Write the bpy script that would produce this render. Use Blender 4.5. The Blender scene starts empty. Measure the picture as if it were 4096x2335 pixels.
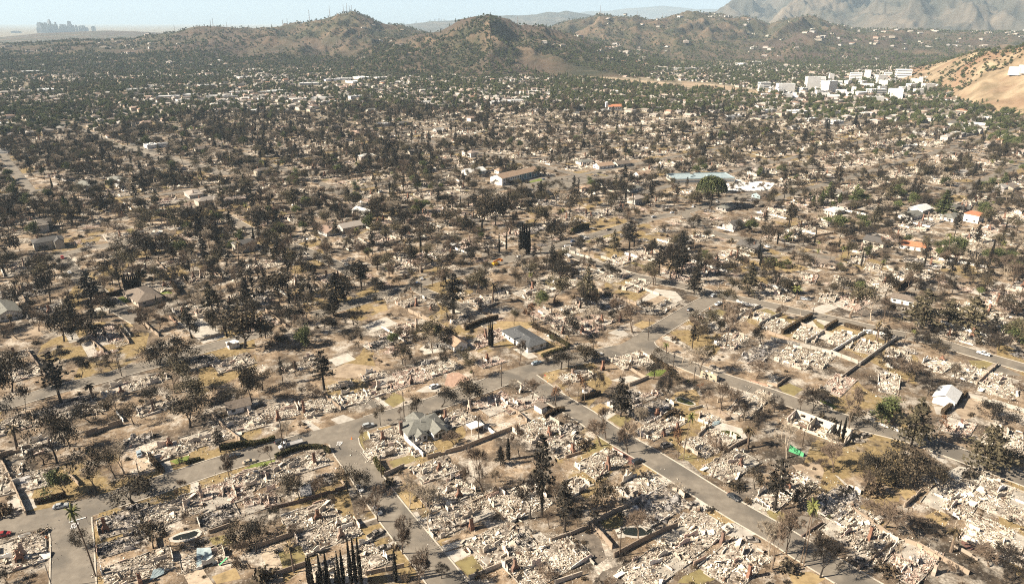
import bpy, math, random
import numpy as np
from mathutils import Vector, Matrix, noise as mnoise
R = math.radians
sc = bpy.context.scene
col = sc.collection
# ------------------------------------------------------------------ camera, sky, sun, exposure
F, CAMH, HORIZ = 2731.0, 150.0, 85.0            # focal length in photo pixels, height in m, horizon row
PITCH = math.atan((1167.5 - HORIZ) / F)
CP, SP = math.cos(PITCH), math.sin(PITCH)
cam_d = bpy.data.cameras.new('camera'); cam = bpy.data.objects.new('camera', cam_d); col.objects.link(cam)
cam_d.sensor_width = 36; cam_d.lens = 36 * F / 4096; cam_d.clip_start = 1; cam_d.clip_end = 120000
cam.location = (0, 0, CAMH); cam.rotation_euler = (math.pi / 2 - PITCH, 0, 0)
sc.camera = cam
SUN_EL, SUN_SHADOW_AZ = R(36), R(13)             # shadows run this far round from +X towards +Y
sd = Vector((-math.cos(SUN_SHADOW_AZ) * math.cos(SUN_EL), -math.sin(SUN_SHADOW_AZ) * math.cos(SUN_EL), math.sin(SUN_EL)))
world = bpy.data.worlds.new('World'); sc.world = world; world.use_nodes = True
wn = world.node_tree; wn.nodes.clear()
sky = wn.nodes.new('ShaderNodeTexSky'); sky.sky_type = 'NISHITA'; sky.sun_disc = False
sky.sun_elevation = SUN_EL; sky.sun_rotation = math.atan2(sd.x, sd.y)
sky.altitude = 300; sky.air_density = 0.25; sky.dust_density = 1.2; sky.ozone_density = 1.0
bg = wn.nodes.new('ShaderNodeBackground'); bg.inputs[1].default_value = 0.05
wo = wn.nodes.new('ShaderNodeOutputWorld')
wn.links.new(sky.outputs[0], bg.inputs[0]); wn.links.new(bg.outputs[0], wo.inputs[0])
sun_d = bpy.data.lights.new('sun', 'SUN'); sun_d.energy = 5.0; sun_d.angle = R(0.53); sun_d.color = (1, .88, .71)
sun = bpy.data.objects.new('sun', sun_d); col.objects.link(sun); sun.rotation_euler = sd.to_track_quat('Z', 'Y').to_euler()
sun.location = (-300, 0, 600)
vs = sc.view_settings; vs.view_transform = 'Standard'; vs.look = 'None'; vs.exposure = 1.4; vs.gamma = 1
sc.render.engine = 'CYCLES'
sc.cycles.use_denoising = False; sc.cycles.filter_width = 1.1
sc.cycles.max_bounces = 4; sc.cycles.diffuse_bounces = 1; sc.cycles.glossy_bounces = 2; sc.cycles.transmission_bounces = 2
sc.cycles.volume_bounces = 1; sc.cycles.transparent_max_bounces = 4
sc.cycles.use_adaptive_sampling = False
HAZE_DENSITY = 5.2e-5

rng = np.random.default_rng(7); random.seed(7)
# ------------------------------------------------------------------ pixel <-> ground
S1, S2 = 2553 / 1024, 2554 / 1366
CROP = {'1': (0, 1400, S1), '2': (1024, 1400, S1), '3': (2048, 1400, S1), '4': (3072, 1400, S1), '5': (0, 1751, S1), '6': (1024, 1751, S1),
        '7': (2048, 1751, S1), '8': (3072, 1751, S1), 'a': (0, 0, S2), 'b': (1366, 0, S2), 'c': (2732, 0, S2), 'd': (0, 700, S2),
        'e': (1366, 700, S2), 'f': (2732, 700, S2), 's': (0, 0, 1.0)}
def px(c, x, y):
    o = CROP[c]; return o[0] + x / o[2], o[1] + y / o[2]
def ground(x, y, z=0.0):
    dx = (x - 2048) / F; dy = -(y - 1167.5) / F
    t = (CAMH - z) / (SP - dy * CP)
    return dx * t, (CP + dy * SP) * t
def W(c, x, y, z=0.0): return ground(*px(c, x, y), z)
def proj(x, y, z=0.0):
    q = z - CAMH; dep = y * CP - q * SP
    return 2048 + F * x / dep, 1167.5 - F * (q * CP + y * SP) / dep
def depth(x, y, z=0.0): return y * CP - (z - CAMH) * SP
def top_z(y, ty):
    dy = (1167.5 - ty) / F
    return CAMH + y * (dy * CP - SP) / (CP + dy * SP)
def rows(txt):
    for l in txt.strip().splitlines():
        l = l.split('#')[0].split()
        if l: yield l
# ------------------------------------------------------------------ materials
MATS = {}
def M(name, stops, scale=1.0, rough=.9, detail=6, src='noise', vary=0.0, metal=0, bump=0, spec=.3, distort=0, scale2=0, mix2=None):
    m = bpy.data.materials.new(name); m.use_nodes = True; nt = m.node_tree; n = nt.nodes; n.clear(); L = nt.links.new
    out = n.new('ShaderNodeOutputMaterial'); b = n.new('ShaderNodeBsdfPrincipled'); L(b.outputs[0], out.inputs[0])
    b.inputs['Roughness'].default_value = rough; b.inputs['Metallic'].default_value = metal; b.inputs['Specular IOR Level'].default_value = spec
    tc = n.new('ShaderNodeTexCoord')
    nz = n.new('ShaderNodeTexNoise'); nz.inputs['Scale'].default_value = scale; nz.inputs['Detail'].default_value = detail
    nz.inputs['Distortion'].default_value = distort; nz.inputs['Roughness'].default_value = .6
    L(tc.outputs['Object'], nz.inputs['Vector'])
    if src == 'noise': fac = nz.outputs['Fac']
    elif src == 'island': fac = n.new('ShaderNodeNewGeometry').outputs['Random Per Island']
    elif src == 'rubble':
        a_ = n.new('ShaderNodeMapRange'); a_.inputs[1].default_value = .34; a_.inputs[2].default_value = .6; L(nz.outputs['Fac'], a_.inputs[0])
        x_ = n.new('ShaderNodeMix'); x_.inputs[0].default_value = .5; L(a_.outputs[0], x_.inputs[2]); L(n.new('ShaderNodeNewGeometry').outputs['Random Per Island'], x_.inputs[3]); fac = x_.outputs[0]
    else: fac = n.new('ShaderNodeObjectInfo').outputs['Random']
    r = n.new('ShaderNodeValToRGB'); e = r.color_ramp.elements
    while len(e) < len(stops): e.new(.5)
    for k, (p, c) in enumerate(stops): e[k].position = p; e[k].color = (*c, 1)
    if len(stops) == 1: e.remove(e[1])
    L(fac, r.inputs[0]); c = r.outputs[0]
    if mix2:
        n2 = n.new('ShaderNodeTexNoise'); n2.inputs['Scale'].default_value = scale2; n2.inputs['Detail'].default_value = 5
        L(tc.outputs['Object'], n2.inputs['Vector'])
        mr = n.new('ShaderNodeMapRange'); mr.inputs[1].default_value = .48; mr.inputs[2].default_value = .62; L(n2.outputs['Fac'], mr.inputs[0])
        mx = n.new('ShaderNodeMix'); mx.data_type = 'RGBA'; L(mr.outputs[0], mx.inputs[0]); L(c, mx.inputs[6]); mx.inputs[7].default_value = (*mix2, 1); c = mx.outputs[2]
    if vary:
        oi = n.new('ShaderNodeObjectInfo'); mr = n.new('ShaderNodeMapRange'); mr.inputs[3].default_value = 1 - vary; mr.inputs[4].default_value = 1 + vary
        L(oi.outputs['Random'], mr.inputs[0]); h = n.new('ShaderNodeHueSaturation'); L(mr.outputs[0], h.inputs['Value']); L(c, h.inputs['Color']); c = h.outputs[0]
    L(c, b.inputs['Base Color'])
    if bump:
        bp = n.new('ShaderNodeBump'); bp.inputs['Strength'].default_value = .6; bp.inputs['Distance'].default_value = bump
        L(nz.outputs['Fac'], bp.inputs['Height']); L(bp.outputs[0], b.inputs['Normal'])
    MATS[name] = m; return m
def g3(v, w=1.0): return (v * (1 + .06 * w), v, v * (1 - .12 * w))
M('asphalt', [(.3, (0.1495, 0.1302, 0.1069)), (.55, (0.1950, 0.1711, 0.1403)), (.75, (0.2470, 0.2182, 0.1794))], .35, .85, 10, scale2=.09, mix2=(.125, .112, .095))
M('concrete', [(.25, (.27, .245, .21)), (.5, (.40, .37, .325)), (.75, (.50, .47, .42))], .35, .9, 8, vary=.12)
M('kerb_stone', [(.3, (.36, .32, .27)), (.7, (.52, .48, .41))], .5)
M('paint_white', [(.35, (.25, .24, .22)), (.6, (.55, .54, .51))], 3)
M('lawn_dry', [(.3, (.17, .13, .07)), (.5, (.30, .22, .115)), (.7, (.36, .28, .15))], .4, .95, 9)
M('lawn_olive', [(.3, (.12, .095, .05)), (.5, (.20, .165, .075)), (.7, (.24, .20, .09))], .35, .95, 9)
M('lawn_green', [(.3, (.07, .085, .02)), (.5, (.13, .165, .035)), (.7, (.19, .22, .06))], .35, .95, 9)
M('bare_earth', [(.3, (.17, .13, .095)), (.5, (.30, .235, .17)), (.7, (.40, .32, .235))], .25, .95, 9)
M('char_earth', [(.3, (.06, .05, .042)), (.5, (.13, .11, .09)), (.7, (.24, .2, .16))], .3, .95, 9)
M('clay_paving', [(.3, (.25, .16, .12)), (.6, (.40, .27, .2))], .8)
M('red_gravel', [(.3, (.10, .055, .045)), (.6, (.19, .10, .08))], 2)
M('tile_paving', [(.3, (.30, .24, .18)), (.6, (.45, .37, .28))], .7)
ASH = [(0, (.012, .010, .009)), (.17, (.03, .025, .02)), (.22, (.17, .085, .05)), (.28, (.14, .11, .085)), (.45, (.33, .275, .215)), (.6, (.54, .475, .39)), (.82, (.68, .625, .54)), (1, (.8, .76, .68))]
M('rubble', ASH, .3, src='rubble', vary=.12)
M('rubble_pink', [(0, (.03, .025, .02)), (.16, (.1, .07, .06)), (.3, (.3, .2, .16)), (.55, (.5, .37, .3)), (.8, (.62, .54, .47)), (1, (.76, .72, .66))], scale=.3, src='rubble', vary=.12)
M('rubble_char', [(0, (.012, .012, .013)), (.4, (.035, .033, .033)), (.6, (.12, .11, .11)), (.78, (.33, .31, .29)), (1, (.68, .65, .62))], scale=.3, src='rubble', vary=.1)
M('ash_bed', [(.3, (.05, .042, .035)), (.46, (.2, .17, .14)), (.58, (.45, .4, .34)), (.72, (.64, .59, .52))], .9, .95, 10, vary=.12)
M('slab', [(.3, (.2, .18, .155)), (.55, (.36, .33, .285)), (.75, (.5, .46, .4))], .3, .9, 8, vary=.15)
M('plaster', [(0, (.52, .45, .37)), (.3, (.66, .61, .53)), (.5, (.6, .43, .35)), (.65, (.72, .7, .65)), (.85, (.4, .34, .28)), (1, (.62, .55, .45))], src='obj', rough=.9)
M('garden_wall', [(0, (.26, .2, .15)), (.4, (.36, .29, .22)), (.7, (.2, .155, .12)), (1, (.45, .39, .32))], src='obj')
M('wall_white', [(.3, (.55, .53, .49)), (.6, (.78, .76, .72))], .5)
M('brick', [(0, (.15, .085, .06)), (.35, (.24, .13, .09)), (.6, (.13, .1, .085)), (.8, (.33, .24, .19)), (1, (.5, .44, .37))], src='obj')
M('soot', [(.3, (.012, .011, .01)), (.7, (.03, .027, .025))], 2)
M('bark_burnt', [(.3, (.022, .018, .015)), (.7, (.06, .048, .038))], 1.5, vary=.3)
M('bark_brown', [(.3, (0.0978, 0.0713, 0.0517)), (.7, (0.1840, 0.1380, 0.1012))], 1.5, vary=.3)
M('bark_pale', [(.3, (.25, .2, .15)), (.7, (.42, .36, .28))], 1.5, vary=.15)
M('leaf_brown', [(0, (0.0230, 0.0187, 0.0130)), (.5, (0.0475, 0.0374, 0.0245)), (.85, (0.0720, 0.0562, 0.0346)), (1, (0.1080, 0.0828, 0.0504))], src='island', vary=.35)
M('leaf_dark', [(0, (0.0126, 0.0112, 0.0091)), (.6, (0.0280, 0.0238, 0.0182)), (1, (0.0595, 0.0476, 0.0315))], src='island', vary=.3)
M('leaf_olive', [(0, (0.0425, 0.0365, 0.0213)), (.6, (0.0850, 0.0723, 0.0425)), (1, (0.1445, 0.1190, 0.0723))], src='island', vary=.3)
M('leaf_green', [(0, (0.0403, 0.0517, 0.0207)), (.5, (0.0747, 0.0920, 0.0345)), (.85, (0.1150, 0.1288, 0.0494)), (1, (0.1725, 0.1667, 0.0690))], src='island', vary=.35)
M('leaf_rust', [(0, (.07, .036, .02)), (.6, (.14, .075, .04)), (1, (.2, .11, .06))], src='island', vary=.2)
M('leaf_black', [(0, (.008, .008, .007)), (.7, (.02, .018, .014)), (1, (.05, .042, .03))], src='island', vary=.3)
M('leaf_hedge', [(0, (.03, .035, .012)), (.5, (.07, .075, .025)), (.8, (.11, .085, .04)), (1, (.16, .11, .06))], src='island', vary=.3)
M('leaf_deadhedge', [(0, (.03, .022, .015)), (.6, (.085, .06, .038)), (1, (.15, .11, .065))], src='island', vary=.3)
M('frond', [(0, (.07, .08, .02)), (.6, (.14, .15, .045)), (1, (.22, .19, .08))], src='island')
M('frond_dead', [(0, (.04, .03, .02)), (.6, (.12, .09, .05)), (1, (.28, .21, .12))], src='island', vary=.3)
M('roof_grey', [(.35, (.13, .13, .115)), (.65, (.19, .19, .17))], 1.2)
M('roof_dark', [(.35, (.06, .063, .068)), (.65, (.10, .105, .11))], 1.2)
M('roof_tan', [(.35, (.24, .17, .12)), (.65, (.34, .245, .175))], 1.2)
M('roof_brown', [(.35, (.13, .105, .085)), (.65, (.2, .165, .135))], 1.2)
M('roof_white', [(.35, (.5, .5, .49)), (.65, (.66, .66, .65))], 1.2)
M('roof_red', [(.35, (.36, .15, .08)), (.65, (.5, .22, .12))], 1.2)
M('roof_mixed', [(0, (0.2100, 0.1820, 0.1540)), (.15, (0.0700, 0.0700, 0.0700)), (.3, (0.1540, 0.1260, 0.1050)), (.45, (0.3500, 0.3290, 0.3010)), (.6, (0.2100, 0.1400, 0.1050)), (.72, (0.1120, 0.1050, 0.0980)), (.85, (0.4340, 0.4200, 0.3920)), (1, (0.2800, 0.1540, 0.0980))], src='obj')
M('wall_mixed', [(0, (0.5040, 0.4824, 0.4320)), (.3, (0.3960, 0.3456, 0.2736)), (.6, (0.5400, 0.5256, 0.5040)), (.8, (0.3240, 0.3024, 0.2880)), (1, (0.4896, 0.3960, 0.3240))], src='obj')
M('glass', [(0, (.02, .025, .03))], rough=.15, spec=.6)
M('window_band', [(.3, (.10, .12, .14)), (.7, (.2, .22, .24))], .3, rough=.3, spec=.5)
M('office_white', [(.3, (.66, .65, .63)), (.7, (.8, .79, .77))], .1, vary=.06)
M('teal_paint', [(0, (.07, .16, .19))])
M('tyre', [(0, (.015, .015, .015))]); M('rim', [(0, (.3, .3, .31))], rough=.4, metal=.6)
for k, c in dict(white=(.72, .72, .71), silver=(.38, .40, .41), grey=(.16, .165, .17), dark=(.03, .033, .038), blue=(.09, .14, .24), paleblue=(.3, .37, .42), red=(.28, .03, .03), tan=(.42, .36, .27), orange=(.62, .2, .03), yellow=(.6, .36, .03)).items():
    M('paint_' + k, [(0, c)], rough=.35, spec=.6)
M('paint_burnt', [(.35, (.06, .05, .045)), (.5, (.28, .25, .22)), (.7, (.5, .46, .4))], .8, rough=.8, detail=9)
M('metal_sheet', [(.3, (.3, .29, .28)), (.7, (.48, .47, .46))], .6, rough=.6, metal=.3)
M('blue_sheet', [(.3, (0.2000, 0.2700, 0.3024)), (.7, (0.3680, 0.4350, 0.4464))], .5, rough=.6)
M('green_screen', [(.3, (0.0640, 0.2880, 0.1280)), (.7, (0.1040, 0.3680, 0.1760))], .8)
M('pole_wood', [(.3, (.045, .034, .026)), (.7, (.10, .075, .055))], 1, vary=.2)
M('pole_metal', [(0, (.16, .15, .14))], rough=.5)
M('water_green', [(.3, (.03, .035, .008)), (.7, (.06, .065, .014))], .3, rough=.08, spec=.5)
M('water_black', [(.3, (.012, .014, .012)), (.7, (.02, .024, .02))], .3, rough=.08, spec=.5)
M('sign_red', [(0, (.4, .03, .03))]); M('cone_orange', [(0, (.75, .2, .03))])
M('insulator', [(0, (.35, .34, .33))])
M('tower_glass', [(.3, (.2, .22, .25)), (.7, (.3, .32, .35))], .01, rough=.4)
M('steel_mast', [(0, (.3, .28, .28))])
M('freeway', [(.3, (.4, .38, .35)), (.7, (.52, .5, .46))], .02)
M('dry_wash', [(.3, (.22, .16, .11)), (.5, (.33, .25, .17)), (.7, (.42, .34, .25))], .012, .95, 10)
M('hill_scrub', [(.34, (0.0280, 0.0304, 0.0152)), (.48, (0.0600, 0.0512, 0.0288)), (.58, (0.0960, 0.0680, 0.0440)), (.7, (0.1600, 0.1120, 0.0704)), (.82, (0.2400, 0.1760, 0.1120))], .007, .95, 12, distort=.5, scale2=.0022, mix2=(0.0680, 0.0480, 0.0360), bump=10)
M('hill_tan', [(.3, (.13, .10, .06)), (.46, (.22, .165, .105)), (.6, (.30, .235, .155)), (.78, (.36, .29, .2))], .02, .95, 12, scale2=.006, mix2=(.2, .12, .075), bump=6)
M('hill_mountain', [(.3, (.03, .032, .024)), (.5, (.062, .056, .043)), (.62, (.11, .09, .068)), (.78, (.19, .155, .115))], .0022, .95, 12, distort=.4, bump=30)

# ground: near burnt ground, per-lot tones, far green suburb
def ground_material():
    m = bpy.data.materials.new('ground_earth'); m.use_nodes = True; nt = m.node_tree; n = nt.nodes; n.clear(); L = nt.links.new
    out = n.new('ShaderNodeOutputMaterial'); b = n.new('ShaderNodeBsdfPrincipled'); L(b.outputs[0], out.inputs[0]); b.inputs['Roughness'].default_value = .95; b.inputs['Specular IOR Level'].default_value = .15
    tc = n.new('ShaderNodeTexCoord')
    def noise(s, d=8, ro=.6):
        z = n.new('ShaderNodeTexNoise'); z.inputs['Scale'].default_value = s; z.inputs['Detail'].default_value = d; z.inputs['Roughness'].default_value = ro; L(tc.outputs['Object'], z.inputs['Vector']); return z.outputs['Fac']
    def ramp(f, st):
        r = n.new('ShaderNodeValToRGB'); e = r.color_ramp.elements
        while len(e) < len(st): e.new(.5)
        for k, (p, c) in enumerate(st): e[k].position = p; e[k].color = (*c, 1)
        L(f, r.inputs[0]); return r.outputs[0]
    def mix(f, a, c):
        x = n.new('ShaderNodeMix'); x.data_type = 'RGBA'; L(f, x.inputs[0]); L(a, x.inputs[6]); L(c, x.inputs[7]); return x.outputs[2]
    def mrange(f, a, c):
        r = n.new('ShaderNodeMapRange'); r.inputs[1].default_value = a; r.inputs[2].default_value = c; L(f, r.inputs[0]); return r.outputs[0]
    dirt = ramp(noise(.22, 10), [(.3, (.07, .05, .033)), (.43, (.16, .115, .076)), (.55, (.25, .187, .127)), (.7, (.37, .29, .208))])
    char = ramp(noise(.5, 10), [(.3, (.022, .018, .015)), (.55, (.065, .052, .04)), (.75, (.15, .12, .09))])
    burnt = mix(mrange(noise(.035, 6), .46, .6), dirt, char)
    ashf = mrange(noise(.09, 9, .7), .5, .62)
    ashc = ramp(noise(1.2, 8), [(.3, (.2, .175, .145)), (.6, (.5, .45, .385))])
    burnt = mix(ashf, burnt, ashc)
    burnt = mix(mrange(noise(.9, 6, .75), .54, .66), burnt, ramp(noise(3, 5), [(.35, (.03, .025, .02)), (.65, (.16, .13, .1))]))
    burnt = mix(mrange(noise(1.3, 5, .75), .58, .68), burnt, ramp(noise(2, 5), [(.3, (.35, .3, .25)), (.65, (.6, .55, .48))]))
    # lots: voronoi cells on the street grid's axes
    mp = n.new('ShaderNodeMapping'); mp.inputs['Rotation'].default_value = (0, 0, R(-38)); mp.inputs['Scale'].default_value = (1 / 21, 1 / 42, 1); L(tc.outputs['Object'], mp.inputs['Vector'])
    v = n.new('ShaderNodeTexVoronoi'); v.distance = 'CHEBYCHEV'; v.inputs['Randomness'].default_value = .35; v.inputs['Scale'].default_value = 1; L(mp.outputs[0], v.inputs['Vector'])
    sep = n.new('ShaderNodeSeparateColor'); L(v.outputs['Color'], sep.inputs[0])
    hs = n.new('ShaderNodeHueSaturation'); L(burnt, hs.inputs['Color'])
    mv = n.new('ShaderNodeMapRange'); mv.inputs[3].default_value = .72; mv.inputs[4].default_value = 1.25; L(sep.outputs[0], mv.inputs[0]); L(mv.outputs[0], hs.inputs['Value']); burnt = hs.outputs[0]
    lf = n.new('ShaderNodeMath'); lf.operation = 'GREATER_THAN'; lf.inputs[1].default_value = .8; L(sep.outputs[1], lf.inputs[0])
    lm = n.new('ShaderNodeMath'); lm.operation = 'MULTIPLY'; L(lf.outputs[0], lm.inputs[0]); L(mrange(noise(.06, 5), .42, .5), lm.inputs[1])
    burnt = mix(lm.outputs[0], burnt, ramp(noise(.6, 9), [(.3, (.12, .09, .045)), (.5, (.23, .17, .085)), (.7, (.31, .24, .13))]))
    # unburnt suburb
    sub = ramp(noise(.05, 12, .75), [(.3, (.05, .05, .028)), (.42, (.12, .10, .062)), (.52, (.23, .19, .135)), (.62, (.36, .32, .26)), (.75, (.5, .47, .42))])
    sp = n.new('ShaderNodeSeparateXYZ'); L(tc.outputs['Object'], sp.inputs[0])
    far = mrange(sp.outputs[1], 1000, 1250)
    L(mix(far, burnt, sub), b.inputs['Base Color'])
    bp = n.new('ShaderNodeBump'); bp.inputs['Distance'].default_value = .25; bp.inputs['Strength'].default_value = .7; L(noise(.8, 8), bp.inputs['Height']); L(bp.outputs[0], b.inputs['Normal'])
    MATS['ground_earth'] = m
ground_material()

# ------------------------------------------------------------------ mesh helpers
class G:
    def __init__(s): s.v = []; s.q = []; s.m = []; s.t = []; s.tm = []; s.n = 0
    def add(s, v, q, m=0):
        v = np.asarray(v, float).reshape(-1, 3); q = np.asarray(q, int).reshape(-1, 4)
        s.v.append(v); s.q.append(q + s.n); s.m.append(np.full(len(q), m)); s.n += len(v); return s
    def tri(s, v, t, m=0):
        v = np.asarray(v, float).reshape(-1, 3); t = np.asarray(t, int).reshape(-1, 3)
        s.v.append(v); s.t.append(t + s.n); s.tm.append(np.full(len(t), m)); s.n += len(v); return s
    def join(s, o, m0=0):
        for v in o.v: s.v.append(v)
        for q, m in zip(o.q, o.m): s.q.append(q + s.n); s.m.append(m + m0)
        for t, m in zip(o.t, o.tm): s.t.append(t + s.n); s.tm.append(m + m0)
        s.n += o.n; return s
    def xf(s, mat):
        a = np.array(mat); s.v = [v @ a[:3, :3].T + a[:3, 3] for v in s.v]; return s
    def mesh(s, name, mats, smooth=False):
        v = np.concatenate(s.v) if s.v else np.zeros((0, 3))
        q = np.concatenate(s.q) if s.q else np.zeros((0, 4), int); t = np.concatenate(s.t) if s.t else np.zeros((0, 3), int)
        me = bpy.data.meshes.new(name); nq, nt_ = len(q), len(t)
        me.vertices.add(len(v)); me.vertices.foreach_set('co', v.astype(np.float32).ravel())
        me.loops.add(nq * 4 + nt_ * 3); me.loops.foreach_set('vertex_index', np.concatenate([q.ravel(), t.ravel()]).astype(np.int32))
        me.polygons.add(nq + nt_)
        me.polygons.foreach_set('loop_start', np.concatenate([np.arange(nq) * 4, nq * 4 + np.arange(nt_) * 3]).astype(np.int32))
        mi = np.concatenate((s.m if s.m else [np.zeros(0, int)]) + (s.tm if s.tm else [np.zeros(0, int)]))
        for m in mats: me.materials.append(MATS[m])
        me.polygons.foreach_set('material_index', mi.astype(np.int32))
        me.polygons.foreach_set('use_smooth', np.full(nq + nt_, bool(smooth)))
        me.update(calc_edges=True); return me
BQ = np.array([[0, 3, 2, 1], [4, 5, 6, 7], [0, 1, 5, 4], [1, 2, 6, 5], [2, 3, 7, 6], [3, 0, 4, 7]])
BV = np.array([[-1, -1, -1], [1, -1, -1], [1, 1, -1], [-1, 1, -1], [-1, -1, 1], [1, -1, 1], [1, 1, 1], [-1, 1, 1]], float)
def boxes(C, Hf, Rm=None):
    C = np.asarray(C, float).reshape(-1, 3); Hf = np.asarray(Hf, float).reshape(-1, 3)
    v = BV[None] * Hf[:, None]
    if Rm is not None: v = np.einsum('nij,nkj->nki', Rm, v)
    v = v + C[:, None]
    q = BQ[None] + (np.arange(len(C)) * 8)[:, None, None]
    return v.reshape(-1, 3), q.reshape(-1, 4)
def box(g, x0, x1, y0, y1, z0, z1, m=0):
    v, q = boxes([((x0 + x1) / 2, (y0 + y1) / 2, (z0 + z1) / 2)], [((x1 - x0) / 2, (y1 - y0) / 2, (z1 - z0) / 2)]); g.add(v, q, m)
def tubes(P0, P1, R0, R1, k=4):
    P0 = np.asarray(P0, float).reshape(-1, 3); P1 = np.asarray(P1, float).reshape(-1, 3); N = len(P0)
    R0 = np.broadcast_to(R0, N); R1 = np.broadcast_to(R1, N)
    d = P1 - P0; d = d / (np.linalg.norm(d, axis=1, keepdims=True) + 1e-9)
    ref = np.where(np.abs(d[:, 2:3]) > .9, [[1., 0, 0]], [[0, 0, 1.]])
    u = np.cross(d, ref); u /= np.linalg.norm(u, axis=1, keepdims=True) + 1e-9; w = np.cross(d, u)
    a = np.arange(k) * 2 * math.pi / k; ring = u[:, None] * np.cos(a)[None, :, None] + w[:, None] * np.sin(a)[None, :, None]
    v = np.concatenate([P0[:, None] + ring * R0[:, None, None], P1[:, None] + ring * R1[:, None, None]], 1)
    i = np.arange(k); j = (i + 1) % k
    q = np.stack([i, j, j + k, i + k], 1)[None] + (np.arange(N) * 2 * k)[:, None, None]
    return v.reshape(-1, 3), q.reshape(-1, 4)
def cyl(g, x, y, z0, z1, r0, r1=None, k=12, m=0, cap=True):
    r1 = r0 if r1 is None else r1
    v, q = tubes([(x, y, z0)], [(x, y, z1)], [r0], [r1], k); g.add(v, q, m)
    if cap:
        a = np.arange(k) * 2 * math.pi / k
        tv = [(x + r1 * math.cos(t), y + r1 * math.sin(t), z1) for t in a] + [(x, y, z1)]
        g.tri(tv, [(i, (i + 1) % k, k) for i in range(k)], m)
def rand_rot(n, rg):
    q = rg.normal(size=(n, 4)); q /= np.linalg.norm(q, axis=1, keepdims=True); w, x, y, z = q.T
    return np.stack([np.stack([1 - 2 * (y * y + z * z), 2 * (x * y - z * w), 2 * (x * z + y * w)], 1), np.stack([2 * (x * y + z * w), 1 - 2 * (x * x + z * z), 2 * (y * z - x * w)], 1),
                     np.stack([2 * (x * z - y * w), 2 * (y * z + x * w), 1 - 2 * (x * x + y * y)], 1)], 1)
def leaves(C, size, rg, asp=1.6):
    C = np.asarray(C, float); N = len(C); s = np.asarray(size) * np.ones(N)
    M3 = rand_rot(N, rg); u = M3[:, :, 0] * s[:, None] * asp * .5; w = M3[:, :, 1] * s[:, None] * .5
    v = np.stack([C - u, C - w, C + u, C + w], 1)   # a rhombus
    return v.reshape(-1, 3), np.arange(N * 4).reshape(-1, 4)
def obj(name, me, parent=None, loc=None, rz=None, scale=None):
    o = bpy.data.objects.new(name, me); col.objects.link(o)
    if parent is not None: o.parent = parent
    if loc is not None: o.location = loc
    if rz is not None: o.rotation_euler = (0, 0, rz)
    if scale is not None: o.scale = scale
    return o
THINGS = []
def thing(o, cat, look, group=None, label=None):
    o['category'] = cat
    if group: o['group'] = group
    if label: o['label'] = label
    else: THINGS.append((o, look))
    return o
def struct(o, kind='structure', label=None):
    o['kind'] = kind
    if label: o['label'] = label
    return o
# value noise on arrays
def vnoise(x, y, seed=0):
    xi = np.floor(x).astype(np.int64); yi = np.floor(y).astype(np.int64); fx = x - xi; fy = y - yi
    fx = fx * fx * (3 - 2 * fx); fy = fy * fy * (3 - 2 * fy)
    def h(a, b):
        n = (a * 374761393 + b * 668265263 + seed * 1442695041) & 0xffffffff; n = ((n ^ (n >> 13)) * 1274126177) & 0xffffffff; n = n ^ (n >> 16); return (n & 0xffff) / 65535.0
    return (h(xi, yi) * (1 - fx) + h(xi + 1, yi) * fx) * (1 - fy) + (h(xi, yi + 1) * (1 - fx) + h(xi + 1, yi + 1) * fx) * fy
def fbm(x, y, o=5, seed=0, ridged=False):
    t = np.zeros_like(x, float); a = .5; s = 0
    for k in range(o):
        n = vnoise(x * 2 ** k + 17.3 * k, y * 2 ** k - 9.1 * k, seed + k)
        if ridged: n = 1 - np.abs(2 * n - 1)
        t += a * n; s += a; a *= .5
    return t / s

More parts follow.
